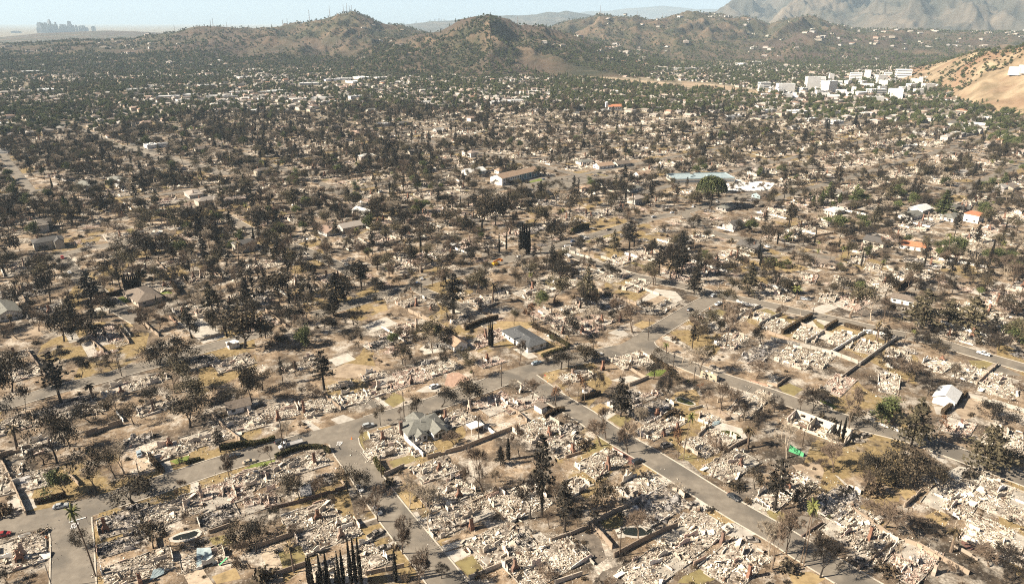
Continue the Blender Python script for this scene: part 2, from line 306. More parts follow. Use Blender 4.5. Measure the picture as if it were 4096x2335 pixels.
# ------------------------------------------------------------------ ground and hills
g = G(); N = 40; e = 36000.0
xs = np.concatenate([-np.geomspace(e, 200, 20), np.linspace(-150, 150, 5), np.geomspace(200, e, 20)]); ys = np.concatenate([[-3000, -500], np.linspace(0, 1500, 12), np.geomspace(2000, e, 20)])
X, Y = np.meshgrid(xs, ys); nx = len(xs); vv = np.stack([X, Y, 0 * X], -1).reshape(-1, 3)
idx = np.arange(len(ys) * nx).reshape(len(ys), nx)
g.add(vv, np.stack([idx[:-1, :-1], idx[:-1, 1:], idx[1:, 1:], idx[1:, :-1]], -1).reshape(-1, 4))
struct(obj('ground', g.mesh('ground', ['ground_earth'])))
HILLS = []
class Hill:
    """A ridge: crest traced as (pixel x, pixel y) at crest distance rc; foot at rf in front and rb behind (numbers or lists along the crest)."""
    def __init__(s, name, crest, rf, rc, rb, mat, relief, wave, seed, nt=90, na=220, pf=1.3):
        s.name = name; c = np.array(crest, float); n = len(c); s.relief, s.wave, s.seed, s.pf = relief, wave, seed, pf
        ex = lambda v: np.interp(np.linspace(0, 1, n), np.linspace(0, 1, np.size(v)), np.atleast_1d(np.asarray(v, float)))
        s.RF, s.RC, s.RB = ex(rf), ex(rc), ex(rb); s.rf, s.rb, s.rc = s.RF.min(), s.RB.max(), float(np.mean(s.RC))
        s.az = np.arctan((c[:, 0] - 2048) / (F * CP + (1167.5 - c[:, 1]) * SP)); k = (1167.5 - c[:, 1]) / F
        el = np.arctan2(-SP + k * CP, np.hypot((c[:, 0] - 2048) / F, CP + k * SP))
        s.cz = np.maximum(CAMH + np.tan(el) * s.RC, 2.0)
        s.a0, s.a1 = s.az[0], s.az[-1]; s.mat = mat; s.nt, s.na = nt, na; HILLS.append(s)
    def rads(s, az): return np.interp(az, s.az, s.RF), np.interp(az, s.az, s.RC), np.interp(az, s.az, s.RB)
    def z(s, x, y):
        az = np.arctan2(x, y); r = np.hypot(x, y); w = s.wave; rf, rc, rb = s.rads(az)
        cz = np.interp(az, s.az, s.cz); warp = (fbm(x / w / 1.5, y / w / 1.5, 3, s.seed + 40) - .5)
        e = np.clip(np.minimum(az - s.a0, s.a1 - az) / .025, 0, 1); e = e * e * (3 - 2 * e)
        rf = rf * (1 + .14 * (fbm(az * rc / w, r * 0 + 1.5, 3, s.seed + 9) - .5))
        t = np.clip(np.where(r < rc, (r - rf) / (rc - rf), (rb - r) / (rb - rc)), 0, 1)
        spur = fbm(az * rc / w + warp * 1.6, r / w / 2.6 + warp, 5, s.seed, True); fine = fbm(x / w * 2.3, y / w * 2.3, 5, s.seed + 3, True)
        rid = .65 * spur + .35 * fine - .55
        return cz * t ** s.pf * (1 + rid * s.relief * 3.4 * (1 - t ** 4)) * e - 3 * (1 - np.clip(t * 30, 0, 1))
    def build(s):
        az = np.linspace(s.a0, s.a1, s.na); rf, rc, rb = s.rads(az); t = np.concatenate([np.linspace(0, 1, s.nt), np.linspace(1, 2, s.nt // 3)[1:]])[:, None]
        Rr = np.where(t <= 1, rf * .9 + (rc - rf * .9) * t, rc + (rb - rc) * (t - 1)); A = np.broadcast_to(az, Rr.shape); X = np.sin(A) * Rr; Y = np.cos(A) * Rr; Z = s.z(X, Y); Z[0] = -3; Z[-1] = -3; Z[:, 0] = -3; Z[:, -1] = -3
        idx = np.arange(A.size).reshape(A.shape); g = G()
        g.add(np.stack([X, Y, Z], -1), np.stack([idx[:-1, :-1], idx[:-1, 1:], idx[1:, 1:], idx[1:, :-1]], -1))
        return struct(obj(s.name, g.mesh(s.name, [s.mat], True)))
H_far = Hill('mountains', [(2200, 80), (2300, 55), (2350, 46), (2440, 44), (2500, 35), (2580, 30), (2650, 24), (2720, 30), (2780, 38), (2855, 36), (2910, 42), (3100, 60), (3300, 84)], 21000, 24000, 27000, 'hill_mountain', .25, 2500, 3, 20, 150)
H_hol = Hill('mountains', [(1500, 115), (1600, 102), (1644, 96), (1697, 91), (1740, 86), (1810, 83), (1895, 67), (1949, 58), (1992, 64), (2045, 62), (2104, 64), (2157, 59), (2200, 51), (2232, 53), (2270, 45), (2318, 53), (2355, 59), (2382, 64), (2450, 76), (2600, 90), (2700, 100)], 9000, 12000, 14000, 'hill_mountain', .55, 800, 5, 50, 260)
H_ver = Hill('mountains', [(2600, 128), (2760, 85), (2870, 62), (2990, 26), (3040, 22), (3070, 2), (3300, -70), (3500, -100), (3700, -150), (3900, -120), (4200, -170), (4600, -100), (5000, 80)], 6300, 9500, 13000, 'hill_mountain', 1.2, 650, 9, 140, 340, 1.05)
H_low = Hill('hills', [(-400, 150), (0, 150), (160, 134), (428, 123), (535, 126), (620, 131), (760, 140), (900, 150)], 6200, 7800, 9000, 'hill_scrub', .5, 700, 11, 40, 140)
H_rgt = Hill('hills', [(2080, 160), (2200, 112), (2275, 83), (2371, 72), (2393, 59), (2436, 62), (2457, 70), (2468, 67), (2500, 72), (2548, 72), (2569, 80), (2623, 78), (2676, 70), (2732, 60), (2780, 56), (2865, 64), (2935, 77), (2988, 77), (3031, 86), (3074, 101), (3159, 80), (3240, 70), (3266, 75), (3320, 99), (3400, 112), (3480, 118), (3590, 116), (3750, 122), (3850, 128), (4096, 130), (4500, 140)], 2950, 4700, 6000, 'hill_scrub', .6, 300, 21, 130, 380, 1.15)
H_lft = Hill('hills', [(-500, 185), (0, 176), (134, 174), (267, 166), (401, 166), (535, 160), (588, 142), (695, 131), (765, 110), (813, 107), (882, 110), (963, 115), (1016, 120), (1096, 110), (1176, 99), (1257, 88), (1366, 55), (1398, 54), (1473, 75), (1526, 101), (1607, 107), (1676, 128), (1760, 145), (1900, 175), (2000, 200)], 2500, 3900, 5000, 'hill_scrub', .62, 280, 31, 130, 380, 1.25)
H_mid = Hill('hills', [(1380, 225), (1526, 176), (1607, 155), (1687, 136), (1756, 128), (1810, 99), (1837, 80), (1879, 72), (1960, 75), (2008, 86), (2083, 102), (2141, 107), (2200, 115), (2275, 139), (2355, 160), (2450, 190), (2550, 215), (2700, 240)], 2080, 2900, 3600, 'hill_scrub', .58, 240, 41, 120, 300, 1.05)
H_tan = Hill('hills', [(3560, 300), (3640, 275), (3720, 262), (3800, 240), (3880, 214), (3960, 203), (4040, 198), (4096, 187), (4300, 170), (4700, 200), (5000, 300)], [2150, 2000, 1560, 1480, 1480], [2500, 2350, 2000, 1900, 1900], 2700, 'hill_tan', .35, 130, 51, 110, 240, .9)
for h in HILLS: h.build()
def land_z(x, y):
    z = np.zeros_like(np.asarray(x, float))
    for h in HILLS:
        az = np.arctan2(x, y); r = np.hypot(x, y); ins = (az > h.a0) & (az < h.a1) & (r > h.rf * .9) & (r < h.rb)
        z = np.where(ins, np.maximum(z, h.z(x, y)), z)
    return z

# ------------------------------------------------------------------ roads with kerbs
ROADS = []
def smooth_line(P, step=3.0):
    P = np.array(P, float); out = []
    for i in range(len(P) - 1):
        p0 = P[max(i - 1, 0)]; p1 = P[i]; p2 = P[i + 1]; p3 = P[min(i + 2, len(P) - 1)]
        n = max(int(np.linalg.norm(p2 - p1) / step), 1)
        for k in range(n):
            t = k / n; m1 = (p2 - p0) * .5 * .6; m2 = (p3 - p1) * .5 * .6
            out.append((2 * t**3 - 3 * t**2 + 1) * p1 + (t**3 - 2 * t**2 + t) * m1 + (-2 * t**3 + 3 * t**2) * p2 + (t**3 - t**2) * m2)
    out.append(P[-1]); return np.array(out)
class Road:
    def __init__(s, pts, width, f0=0, f1=0, kerb=True):
        s.P = smooth_line(pts); s.w = width; d = np.gradient(s.P, axis=0); d /= np.linalg.norm(d, axis=1, keepdims=True); s.d = d; s.n = np.stack([-d[:, 1], d[:, 0]], 1)
        arc = np.concatenate([[0], np.cumsum(np.linalg.norm(np.diff(s.P, axis=0), axis=1))]); s.arc = arc
        h = np.full(len(s.P), width / 2)
        for fl, dist in ((f0, arc), (f1, arc[-1] - arc)):
            if fl: k = np.clip(fl - dist, 0, fl); h = h + fl - np.sqrt(fl * fl - k * k)
        s.h = h; s.kerb = kerb; ROADS.append(s)
    def dist(s, x, y):
        x = np.atleast_1d(x); y = np.atleast_1d(y); out = np.full(len(x), 1e9)
        for i in range(0, len(x), 4000):
            D = np.hypot(x[i:i + 4000, None] - s.P[None, :, 0], y[i:i + 4000, None] - s.P[None, :, 1]) - s.h[None]; out[i:i + 4000] = D.min(1)
        return out
def S(*p): return [ground(*q) for q in p]
RB = Road(S((-300, 2190), (0, 2108), (281, 2048), (602, 1950), (882, 1857), (1156, 1781), (1425, 1705), (1706, 1625), (1950, 1540), (2048, 1500), (2228, 1452), (2400, 1418), (2520, 1388), (2623, 1326), (2732, 1260), (2812, 1213), (2876, 1184)), 10.6)
RA = Road(S((300, 2600), (292, 2335), (290, 2200), (285, 2120), (275, 2050)), 11.0, 0, 9)
RC = Road(S((1365, 1735), (1390, 1801), (1449, 1881), (1525, 1992), (1586, 2072), (1650, 2152), (1714, 2232), (1794, 2335), (1960, 2540)), 10.0, 8, 0)
RD = Road(S((2060, 1475), (2144, 1536), (2228, 1597), (2337, 1661), (2441, 1733), (2594, 1823), (2730, 1907), (2858, 1988), (2971, 2056), (3112, 2136), (3212, 2200), (3313, 2260), (3413, 2320), (3600, 2430)), 10.0, 9, 0)
RE = Road(S((2560, 1372), (2640, 1418), (2730, 1452), (2850, 1500), (2957, 1535), (3072, 1573), (3232, 1629), (3353, 1673), (3473, 1705), (3634, 1745), (3794, 1801), (3954, 1861), (4096, 1915), (4400, 2030)), 9.5, 8, 0)
RF = Road(S((2270, 990), (2296, 1021), (2409, 1064), (2542, 1106), (2732, 1144), (2876, 1182), (3026, 1210), (3213, 1251), (3400, 1293), (3587, 1336), (3748, 1366), (3870, 1405), (4096, 1470), (4500, 1590)), 9.5, 6, 0)
RG = Road(S((1250, 1262), (1420, 1213), (1575, 1165), (1671, 1138), (1740, 1117), (1847, 1090), (1933, 1069), (2077, 1026), (2168, 1006), (2280, 970), (2436, 925), (2596, 876), (2732, 850), (2900, 800), (3050, 765)), 9.5)
RJ = Road(S((-250, 1690), (0, 1625), (150, 1580), (257, 1549), (401, 1516), (521, 1480), (640, 1450), (720, 1425), (802, 1400), (936, 1363), (1080, 1320)), 9.0)
RH = Road(S((1640, 1140), (1690, 1165), (1780, 1200), (1880, 1250), (1960, 1300)), 8.0, 4, 0)
RK = Road(S((-150, 1075), (0, 1045), (160, 1030), (260, 1015), (374, 989), (480, 975), (560, 950)), 9.0)
RL = Road(S((235, 1015), (290, 1085), (350, 1135), (420, 1190), (500, 1250), (560, 1285)), 8.5, 5, 0)
RM = Road(S((900, 865), (989, 914), (1090, 955), (1198, 994), (1330, 1050), (1420, 1100)), 9.0)
RN = Road(S((250, 490), (360, 535), (480, 590), (600, 625), (750, 655), (900, 700)), 14)
RP = Road(S((1950, 790), (2080, 775), (2250, 745), (2400, 715), (2600, 690), (2750, 665)), 10)
RQ = Road(S((2732, 850), (2800, 905), (2900, 945), (2980, 955), (3100, 990), (3180, 1010), (3340, 1035)), 9)
# grid streets behind the traced ones
GA = R(40); gu = np.array([math.cos(GA), math.sin(GA)]); gv = np.array([-math.sin(GA), math.cos(GA)])
def uv(u, v): return gu * u + gv * v
BLK_V, BLK_U = 94.0, 225.0
for k in range(-6, 16):
    seg = []
    for u in np.arange(-600, 1500, 15.0):
        p = uv(u, k * BLK_V + 30); X_, Y_ = proj(*p)
        ok = p[1] > 600 and 600 < p[1] < 1350 and -200 < X_ < 4300
        if ok: seg.append(p)
    if len(seg) > 6: Road(seg, 9.0)
for k in range(-4, 9):
    seg = []
    for v in np.arange(-300, 1500, 15.0):
        p = uv(k * BLK_U + 60, v); X_, Y_ = proj(*p)
        if 600 < p[1] < 1350 and -200 < X_ < 4300: seg.append(p)
    if len(seg) > 6: Road(seg, 9.0)
def road_dist(x, y, skip=None):
    d = np.full(np.size(np.atleast_1d(x)), 1e9)
    for r in ROADS:
        if r is not skip: d = np.minimum(d, r.dist(x, y))
    return d
for i, r in enumerate(ROADS):
    z = .02 + .004 * i; n = len(r.P); g = G()
    lft = r.P + r.n * r.h[:, None]; rgt = r.P - r.n * r.h[:, None]
    v = np.concatenate([np.c_[lft, np.full(n, z)], np.c_[rgt, np.full(n, z)]]); k = np.arange(n - 1)
    g.add(v, np.stack([k + n, k + n + 1, k + 1, k], 1)); struct(obj('road', g.mesh('road', ['asphalt'])))
    if i < 14:
        g = G()
        for side in (1, -1):
            e = r.P + side * r.n * (r.h + .02)[:, None]; o2 = r.P + side * r.n * (r.h + .42)[:, None]
            d = road_dist(e[:, 0], e[:, 1], r); ok = d > .3
            for a in range(n - 1):
                if ok[a] and ok[a + 1]:
                    pts = [(*e[a], 0), (*e[a + 1], 0), (*o2[a + 1], 0), (*o2[a], 0)]; pts += [(p[0], p[1], .17) for p in pts]
                    g.add(pts, BQ[1:] if side < 0 else BQ[1:, ::-1])
        if g.n: struct(obj('kerb', g.mesh('kerb', ['kerb_stone'])))

# ------------------------------------------------------------------ sheets on the ground: lawns, drives, paving
SHEETZ = [.006]
def sheet(name, mat, pts, z=None, soft=True):
    import mathutils.geometry as mg
    P = np.array([p[:2] for p in pts]); Q = []
    for i in range(len(P)):
        a, b = P[i], P[(i + 1) % len(P)]; n = max(int(np.linalg.norm(b - a) / 1.5), 1)
        for k in range(n): Q.append(a + (b - a) * k / n)
    Q = np.array(Q)
    if soft:
        c = Q.mean(0); w = 1 + .05 * (fbm(Q[:, 0] * .4, Q[:, 1] * .4, 3, 5) - .5) * 2; Q = c + (Q - c) * w[:, None]
    if z is None: SHEETZ[0] = .006 + (SHEETZ[0] - .006 + .0011) % .012; z = SHEETZ[0]
    t = mg.tessellate_polygon([[Vector((*q, 0)) for q in Q]]); g = G(); tt = []
    for a, b, c in t:
        if np.cross(Q[b] - Q[a], Q[c] - Q[a]) < 0: a, c = c, a
        tt.append((a, b, c))
    g.tri(np.c_[Q, np.full(len(Q), z)], tt)
    return struct(obj(name, g.mesh(name, [mat])))
SHEETS = '''
driveway concrete 6 1830 1080 2420 900 2480 930 1880 1130
driveway concrete 6 1880 1140 2100 1080 2170 1140 1980 1240
driveway concrete 6 1545 745 1610 735 1655 800 1600 830
path concrete 6 890 880 1195 788 1208 800 950 892
driveway asphalt 6 1080 1010 1270 900 1335 970 1120 1045
driveway concrete 6 1160 1140 1390 1010 1440 1060 1330 1100 1240 1170
lawn lawn_olive 6 1980 1240 2170 1160 2400 1190 2480 1230 2130 1400
lawn lawn_dry 6 1620 820 1690 930 1800 1060 1940 1000 1870 860 1700 770
lawn lawn_dry 6 1410 560 1480 640 1540 720 1650 690 1560 590 1470 540
lawn lawn_olive 6 215 1140 480 1060 550 1240 280 1320
patio tile_paving 6 30 1100 470 990 480 1056 215 1130 60 1180
patio tile_paving 6 60 1185 210 1140 270 1330 150 1360
lawn char_earth 6 1070 1220 1240 1170 1370 1150 1390 1300 1130 1330
lawn char_earth 6 1010 830 1200 800 1230 850 1080 890 1000 850
lawn lawn_olive 2 950 860 1080 790 1190 850 1060 910 1090 1000 1060 1090 960 950
lawn lawn_green 2 -60 1140 190 1090 200 1150 -50 1190
lawn lawn_green 5 2440 300 2553 270 2570 310 2450 340
lawn lawn_green 5 1690 230 1890 170 1880 230 1760 260
driveway concrete 5 1590 210 1680 190 1730 330 1640 350
driveway tile_paving 5 1340 190 1440 170 1560 330 1460 350
driveway concrete 5 70 640 170 540 265 770 130 800
driveway concrete 5 210 620 330 600 370 690 260 730
driveway concrete 5 1900 430 1980 440 2000 600 1900 590
lawn lawn_dry 5 940 1400 1050 1360 1200 1340 1210 1456 950 1456
patio tile_paving 5 1830 1360 2020 1300 2130 1456 1880 1456
lawn lawn_dry 5 2110 1380 2350 1290 2400 1400 2160 1456
lawn lawn_olive 5 2080 1000 2250 960 2330 1040 2150 1100
driveway concrete 2 450 700 510 690 650 790 580 812
driveway concrete 2 740 690 870 640 990 690 830 740
driveway asphalt 2 1040 450 1110 430 1225 560 1165 575
driveway concrete 2 1120 420 1160 420 1330 550 1280 562
patio clay_paving 2 1880 350 1910 230 2020 220 2140 290 1960 370
lawn lawn_olive 2 1280 510 1370 420 1450 450 1490 500 1370 570
driveway concrete 2 1590 410 1700 350 1850 380 1830 410 1650 420
lawn bare_earth 2 760 190 900 130 1200 160 1270 200 1180 250 1000 280 780 270
driveway asphalt 2 1330 760 1420 740 1500 830 1450 850
lawn lawn_dry 2 1190 760 1330 730 1360 790 1240 810
patio concrete 2 1380 970 1540 960 1590 1010 1420 1050
driveway concrete 2 1090 1100 1170 1070 1200 1180 1130 1160
lawn lawn_olive 2 1320 1110 1580 1030 1650 1080 1370 1180
lawn lawn_dry 3 780 580 880 530 980 570 870 640
lawn lawn_olive 3 960 690 1040 640 1200 680 1090 770
driveway concrete 3 880 660 970 600 1040 635 950 690
lawn lawn_olive 3 750 1020 860 870 1000 930 900 1000
garden red_gravel 3 900 1030 1040 955 1250 1090 1180 1140
lawn lawn_dry 3 1170 1190 1340 1140 1480 1220 1280 1270
lawn lawn_dry 3 1580 480 1640 420 1830 390 1880 470 1850 540 1640 500
lawn lawn_olive 3 1650 1080 1710 1020 1850 1060 1800 1110
patio concrete 3 1880 760 2080 720 2300 780 2345 870 2230 915 1900 850
lawn bare_earth 3 1790 620 1980 560 2160 690 1990 660
driveway concrete 3 2085 345 2230 390 2553 480 2553 520 2120 410
lawn lawn_dry 3 310 270 420 200 480 260 400 330 340 330
driveway asphalt 3 640 750 720 730 730 770 680 800
driveway asphalt 3 200 450 270 440 370 540 320 550
lawn lawn_green 3 1320 260 1400 200 1560 190 1480 260
patio concrete 3 980 300 1180 250 1280 280 1140 330
driveway concrete 7 1380 440 1520 380 1620 440 1450 510
driveway concrete 7 1730 690 1850 600 1990 680 1870 762
driveway concrete 7 2070 880 2200 840 2430 960 2300 1010 2150 970
lawn lawn_dry 7 1890 760 2080 700 2240 840 2060 860
driveway concrete 7 2330 650 2480 560 2560 600 2560 710 2430 712
lawn lawn_olive 7 1700 1380 1900 1290 2040 1400 1900 1456 1650 1440
lawn char_earth 7 580 990 760 920 880 1000 940 1200 840 1270 700 1110
lawn char_earth 7 900 1330 1070 1270 1230 1330 1200 1456 800 1456
lawn lawn_olive 7 880 830 1050 770 1110 800 1100 900 920 900
lawn char_earth 7 2200 540 2350 470 2460 540 2420 620 2300 650 2200 580
patio concrete 7 1020 900 1100 860 1130 990 1060 1000
driveway concrete 7 200 970 280 930 380 1020 280 1050
driveway asphalt 8 210 900 330 770 480 800 350 975
lawn lawn_olive 8 -10 720 60 700 260 800 190 870 -10 780
lawn lawn_dry 8 1560 780 1680 720 1850 750 1760 890
driveway concrete 8 1740 360 1900 280 2000 300 1900 440 1780 480
lawn lawn_dry 8 200 1350 420 1330 580 1400 480 1456 250 1456
lawn lawn_dry 8 1280 520 1400 480 1500 560 1400 640
lawn bare_earth 8 240 270 500 230 560 330 520 470 340 400
driveway concrete 8 1960 900 2030 850 2230 950 2180 1000 2000 940
lawn red_gravel 8 1920 1040 1990 950 2160 1020 2120 1120 1990 1110
driveway concrete 8 2050 420 2170 350 2230 380 2100 460
path concrete 8 780 480 860 560 910 570 700 380 660 360
lawn lawn_olive 4 110 370 210 330 350 390 250 460 150 420
driveway concrete 4 -10 380 100 340 60 290 -10 300
path concrete 4 1600 1040 1640 1030 1800 1110 1760 1130
driveway concrete 4 880 690 1000 640 1080 700 960 740
lawn lawn_green 4 490 500 560 490 690 570 640 590
driveway concrete 4 1650 560 1780 560 1730 640 1680 640
lawn bare_earth 4 1850 590 2000 480 2100 520 2130 640 1950 700
driveway asphalt 4 2200 200 2300 150 2553 260 2400 250
lawn lawn_olive 4 2000 100 2280 110 2180 180 2060 190
lawn lawn_olive f 550 1020 620 1000 730 1040 690 1060
lawn lawn_olive f 980 1110 1040 1100 1090 1130 1050 1160
lawn lawn_dry f 1140 1170 1190 1130 1310 1170 1300 1190
driveway concrete f 890 1110 970 1090 1000 1130 920 1150
lawn bare_earth f 600 940 760 880 860 960 800 980
lawn lawn_dry f 840 545 900 540 970 560 900 578
driveway concrete f 1000 1060 1150 1120 1100 1150 1000 1090
lawn lawn_green f 1870 650 1900 635 2000 650 1960 670
lawn lawn_dry f 700 690 860 670 960 700 780 730
driveway concrete f 950 1000 1100 950 1160 990 1040 1040
lawn lawn_dry e 1080 1130 1180 1090 1430 1100 1440 1130 1190 1212
lawn lawn_dry e 1370 1290 1530 1230 1660 1280 1500 1350
driveway concrete e 1280 1300 1370 1290 1470 1360 1400 1375
driveway concrete e 580 1300 700 1200 820 1230 770 1320 620 1340
driveway concrete e 1990 1180 2090 1140 2150 1195 2080 1205
lawn lawn_dry e 2180 1120 2250 1090 2370 1105 2250 1150
yard concrete e 2200 960 2350 850 2500 870 2554 930 2400 1000 2250 1000
lawn bare_earth e 2220 970 2380 900 2480 930 2350 1000
lawn lawn_olive e 1790 890 1870 850 1950 870 1850 910
lawn lawn_dry e 1860 410 2060 370 2090 390 1890 440
lawn lawn_olive e 1790 500 2000 440 2020 465 1850 505
lawn lawn_dry e 230 990 330 970 350 1010 260 1030
yard concrete e 150 1130 330 1060 420 1110 240 1170
yard asphalt b 1200 1395 1450 1330 1850 1310 1890 1335 1700 1420 1330 1430
lawn lawn_green b 1380 1365 1480 1335 1530 1350 1420 1378
yard office_white c 285 1330 690 1368 640 1425 300 1432 330 1390
lawn lawn_green d 850 930 930 905 1000 940 900 965
lawn lawn_green d 1185 870 1270 858 1290 885 1210 890
lawn lawn_olive d 860 520 950 508 960 535 880 545
lawn lawn_dry d 890 1120 960 1100 1000 1130 920 1150
lawn bare_earth d 1760 880 1900 840 1990 880 1800 900
driveway concrete d 1320 1100 1500 1070 1560 1110 1690 1210 1520 1260 1450 1200
lawn bare_earth d 50 1160 350 1130 400 1170 100 1240
lawn bare_earth d 40 520 260 510 270 540 60 560
driveway concrete d 690 1000 850 970 880 1000 720 1030
lawn lawn_green a 1340 950 1560 925 1700 945 1420 975
lawn lawn_green a 1340 655 1450 640 1500 650 1380 660
lawn lawn_green a 2140 620 2350 605 2420 612 2200 630
lawn lawn_green c 1920 915 1980 905 2150 915 2100 935 1930 930
lawn lawn_green a 10 960 120 945 150 960 40 975
yard concrete c 2350 990 2553 1000 2553 1055 2390 1040
yard asphalt a 930 1090 1010 1075 1150 1120 1380 1190 1330 1200 1100 1160
field dry_wash b 1320 530 1500 540 1800 570 2100 590 2400 615 2554 640 2554 665 2300 650 1950 610 1700 590 1450 560
field dry_wash c -5 610 300 640 550 680 650 720 500 700 200 660 -5 650
'''
SHEET_C = []
for l in rows(SHEETS):
    pts = [W(l[2], float(l[i]), float(l[i + 1])) for i in range(3, len(l), 2)]
    sheet(l[0], l[1], pts); SHEET_C.append((np.mean([p[0] for p in pts]), np.mean([p[1] for p in pts]), l[0]))
sheet('freeway', 'freeway', [W('b', *p) for p in ((680, 545), (850, 535), (1010, 505), (1200, 500), (1400, 492), (1700, 488), (2000, 486), (2554, 484), (2554, 492), (2000, 494), (1700, 497), (1420, 503), (1200, 512), (1020, 520), (850, 545), (700, 552))], .05, False)
sheet('freeway', 'freeway', [W('c', *p) for p in ((-5, 484), (300, 480), (700, 470), (700, 478), (300, 489), (-5, 493))], .05, False)
# painted STOP words on two streets
def stop_word(c, x, y, hgt, ang):
    cu = bpy.data.curves.new('road_marking', 'FONT'); cu.body = 'STOP'; cu.size = 1; cu.align_x = 'CENTER'; cu.align_y = 'CENTER'; cu.offset = .015
    o = bpy.data.objects.new('tmp', cu); col.objects.link(o); bpy.context.view_layer.update()
    me = bpy.data.meshes.new_from_object(o.evaluated_get(bpy.context.evaluated_depsgraph_get())); col.objects.unlink(o); bpy.data.objects.remove(o)
    me.materials.clear(); me.materials.append(MATS['paint_white'])
    p = W(c, x, y); m = obj('road_marking', me, None, (*p, .21), ang, (.85, hgt, 1)); return struct(m)
stop_word('5', 742, 880, 3.6, R(20)); stop_word('2', 832, 935, 3.6, R(4))
g = G(); a = np.array(W('5', 688, 842)); b = np.array(W('5', 860, 792)); d = (b - a) / np.linalg.norm(b - a); n = np.array([-d[1], d[0]]) * .2
g.add([(*(a - n), .21), (*(b - n), .21), (*(b + n), .21), (*(a + n), .21)], [[0, 1, 2, 3]]); struct(obj('road_marking', g.mesh('road_marking', ['paint_white'])))

# ------------------------------------------------------------------ tree kinds
def nrm(v): return v / (np.linalg.norm(v) + 1e-9)
def grow(rg, segs, tips, p, d, L, r, dep, maxd, spread, up, nch, lf, jit=.18, n=2, rs=(.86, .74), rc=(.62, .8)):
    for k in range(n):
        d = nrm(d + rg.normal(size=3) * jit + np.array([0, 0, up * .12])); q = p + d * L / n; r2 = r * (rs[0] if k < n - 1 else rs[1])
        segs.append((p, q, r, r2, dep)); p = q; r = r2
        if dep == maxd or (dep == maxd - 1 and k == 0): tips.append(p)
    if dep >= maxd: return
    kk = int(rg.integers(nch[0], nch[1] + 1)); ph = rg.uniform(0, 6.28)
    a = np.cross(d, [0.3, .5, .8]); a = nrm(a); b = np.cross(d, a)
    for i in range(kk):
        an = spread * rg.uniform(.6, 1.25); t = ph + 6.283 * i / kk + rg.normal() * .3
        d2 = nrm(d * math.cos(an) + (a * math.cos(t) + b * math.sin(t)) * math.sin(an) + np.array([0, 0, up]))
        grow(rg, segs, tips, p, d2, L * lf * rg.uniform(.75, 1.2), r * rg.uniform(*rc), dep + 1, maxd, spread, up, nch, lf, jit, n, rs, rc)
def seg_mesh(segs, rmin=.0):
    g = G(); A = [(s[0], s[1], max(s[2], rmin), max(s[3], rmin), s[4]) for s in segs]
    for lv in sorted({s[4] for s in A}):
        s = [x for x in A if x[4] == lv]; k = 6 if lv == 0 else 4 if lv < 3 else 3
        g.add(*tubes([x[0] for x in s], [x[1] for x in s], [x[2] for x in s], [x[3] for x in s], k))
    return g
PROTO = {}
class Proto:
    """trunk + crown meshes of one tree kind, and a joined mesh for small far copies"""
    def __init__(s, kind, wood, crown, mw, mc):
        s.kind = kind; k = len(PROTO.setdefault(kind, []))
        allv = np.concatenate(wood.v + (crown.v if crown else [])); s.h = allv[:, 2].max(); s.w = 2 * np.percentile(np.hypot(allv[:, 0], allv[:, 1]), 93)
        s.tm = wood.mesh(kind + '_trunk', [mw]); s.cm = crown.mesh(kind + '_crown', [mc]) if crown else None
        j = G().join(wood)
        if crown: j.join(crown, 1)
        s.jm = j.mesh(kind + '_whole', [mw, mc] if crown else [mw]); s.far_obj = None; PROTO[kind].append(s)
def clump(C, n, rad, rg, flat=.8):
    C = np.repeat(np.asarray(C), n, 0); return C + rg.normal(size=C.shape) * rad * np.array([1, 1, flat])
def oak(kind, seed, h, spread, maxd, nl, ls, mw, mc, lean=.0, up=.12, keep=.95, rad=.45, trunkf=.2, lsplit=3):
    rg = np.random.default_rng(seed); segs = []; tips = []
    d = nrm(np.array([lean * rg.normal(), lean * rg.normal(), 1.0]))
    grow(rg, segs, tips, np.zeros(3), d, h * trunkf, h * .032, 0, maxd, spread, up, (2, lsplit), .84)
    sc_ = h / max(t[2] for t in tips); segs = [(a * sc_, b * sc_, r, q, l) for a, b, r, q, l in segs]; tips = np.array(tips) * sc_
    wood = seg_mesh(segs, .02); c = None
    if nl:
        tips = tips[rg.random(len(tips)) < keep]; C = clump(tips, nl, rad, rg); c = G(); c.add(*leaves(C, ls * rg.uniform(.6, 1.4, len(C)), rg))
    Proto(kind, wood, c, mw, mc)
for s in range(6): oak('burnt_oak_tree', 10 + s, 8.5, .60, 5, (8, 5, 10, 6, 4, 9)[s], .27, 'bark_burnt', 'leaf_brown', .15, .06, .9, .62, .2)
for s in range(3): oak('burnt_oak_tree', 20 + s, 9.5, .52, 5, (9, 6, 11)[s], .28, 'bark_burnt', 'leaf_dark', .1, .10, .9, .7, .22)
for s in range(3): oak('olive_tree', 30 + s, 11, .45, 5, 9, .28, 'bark_brown', 'leaf_olive', .1, .18, .85, .7, .2)
for s in range(3): oak('green_tree', 40 + s, 9, .58, 5, 14, .34, 'bark_brown', 'leaf_green', .1, .08, .97, .7, .18)
for s in range(2): oak('rust_leaf_tree', 50 + s, 8, .42, 4, 6, .36, 'bark_brown', 'leaf_rust', .1, .18, .8, .45, .2)
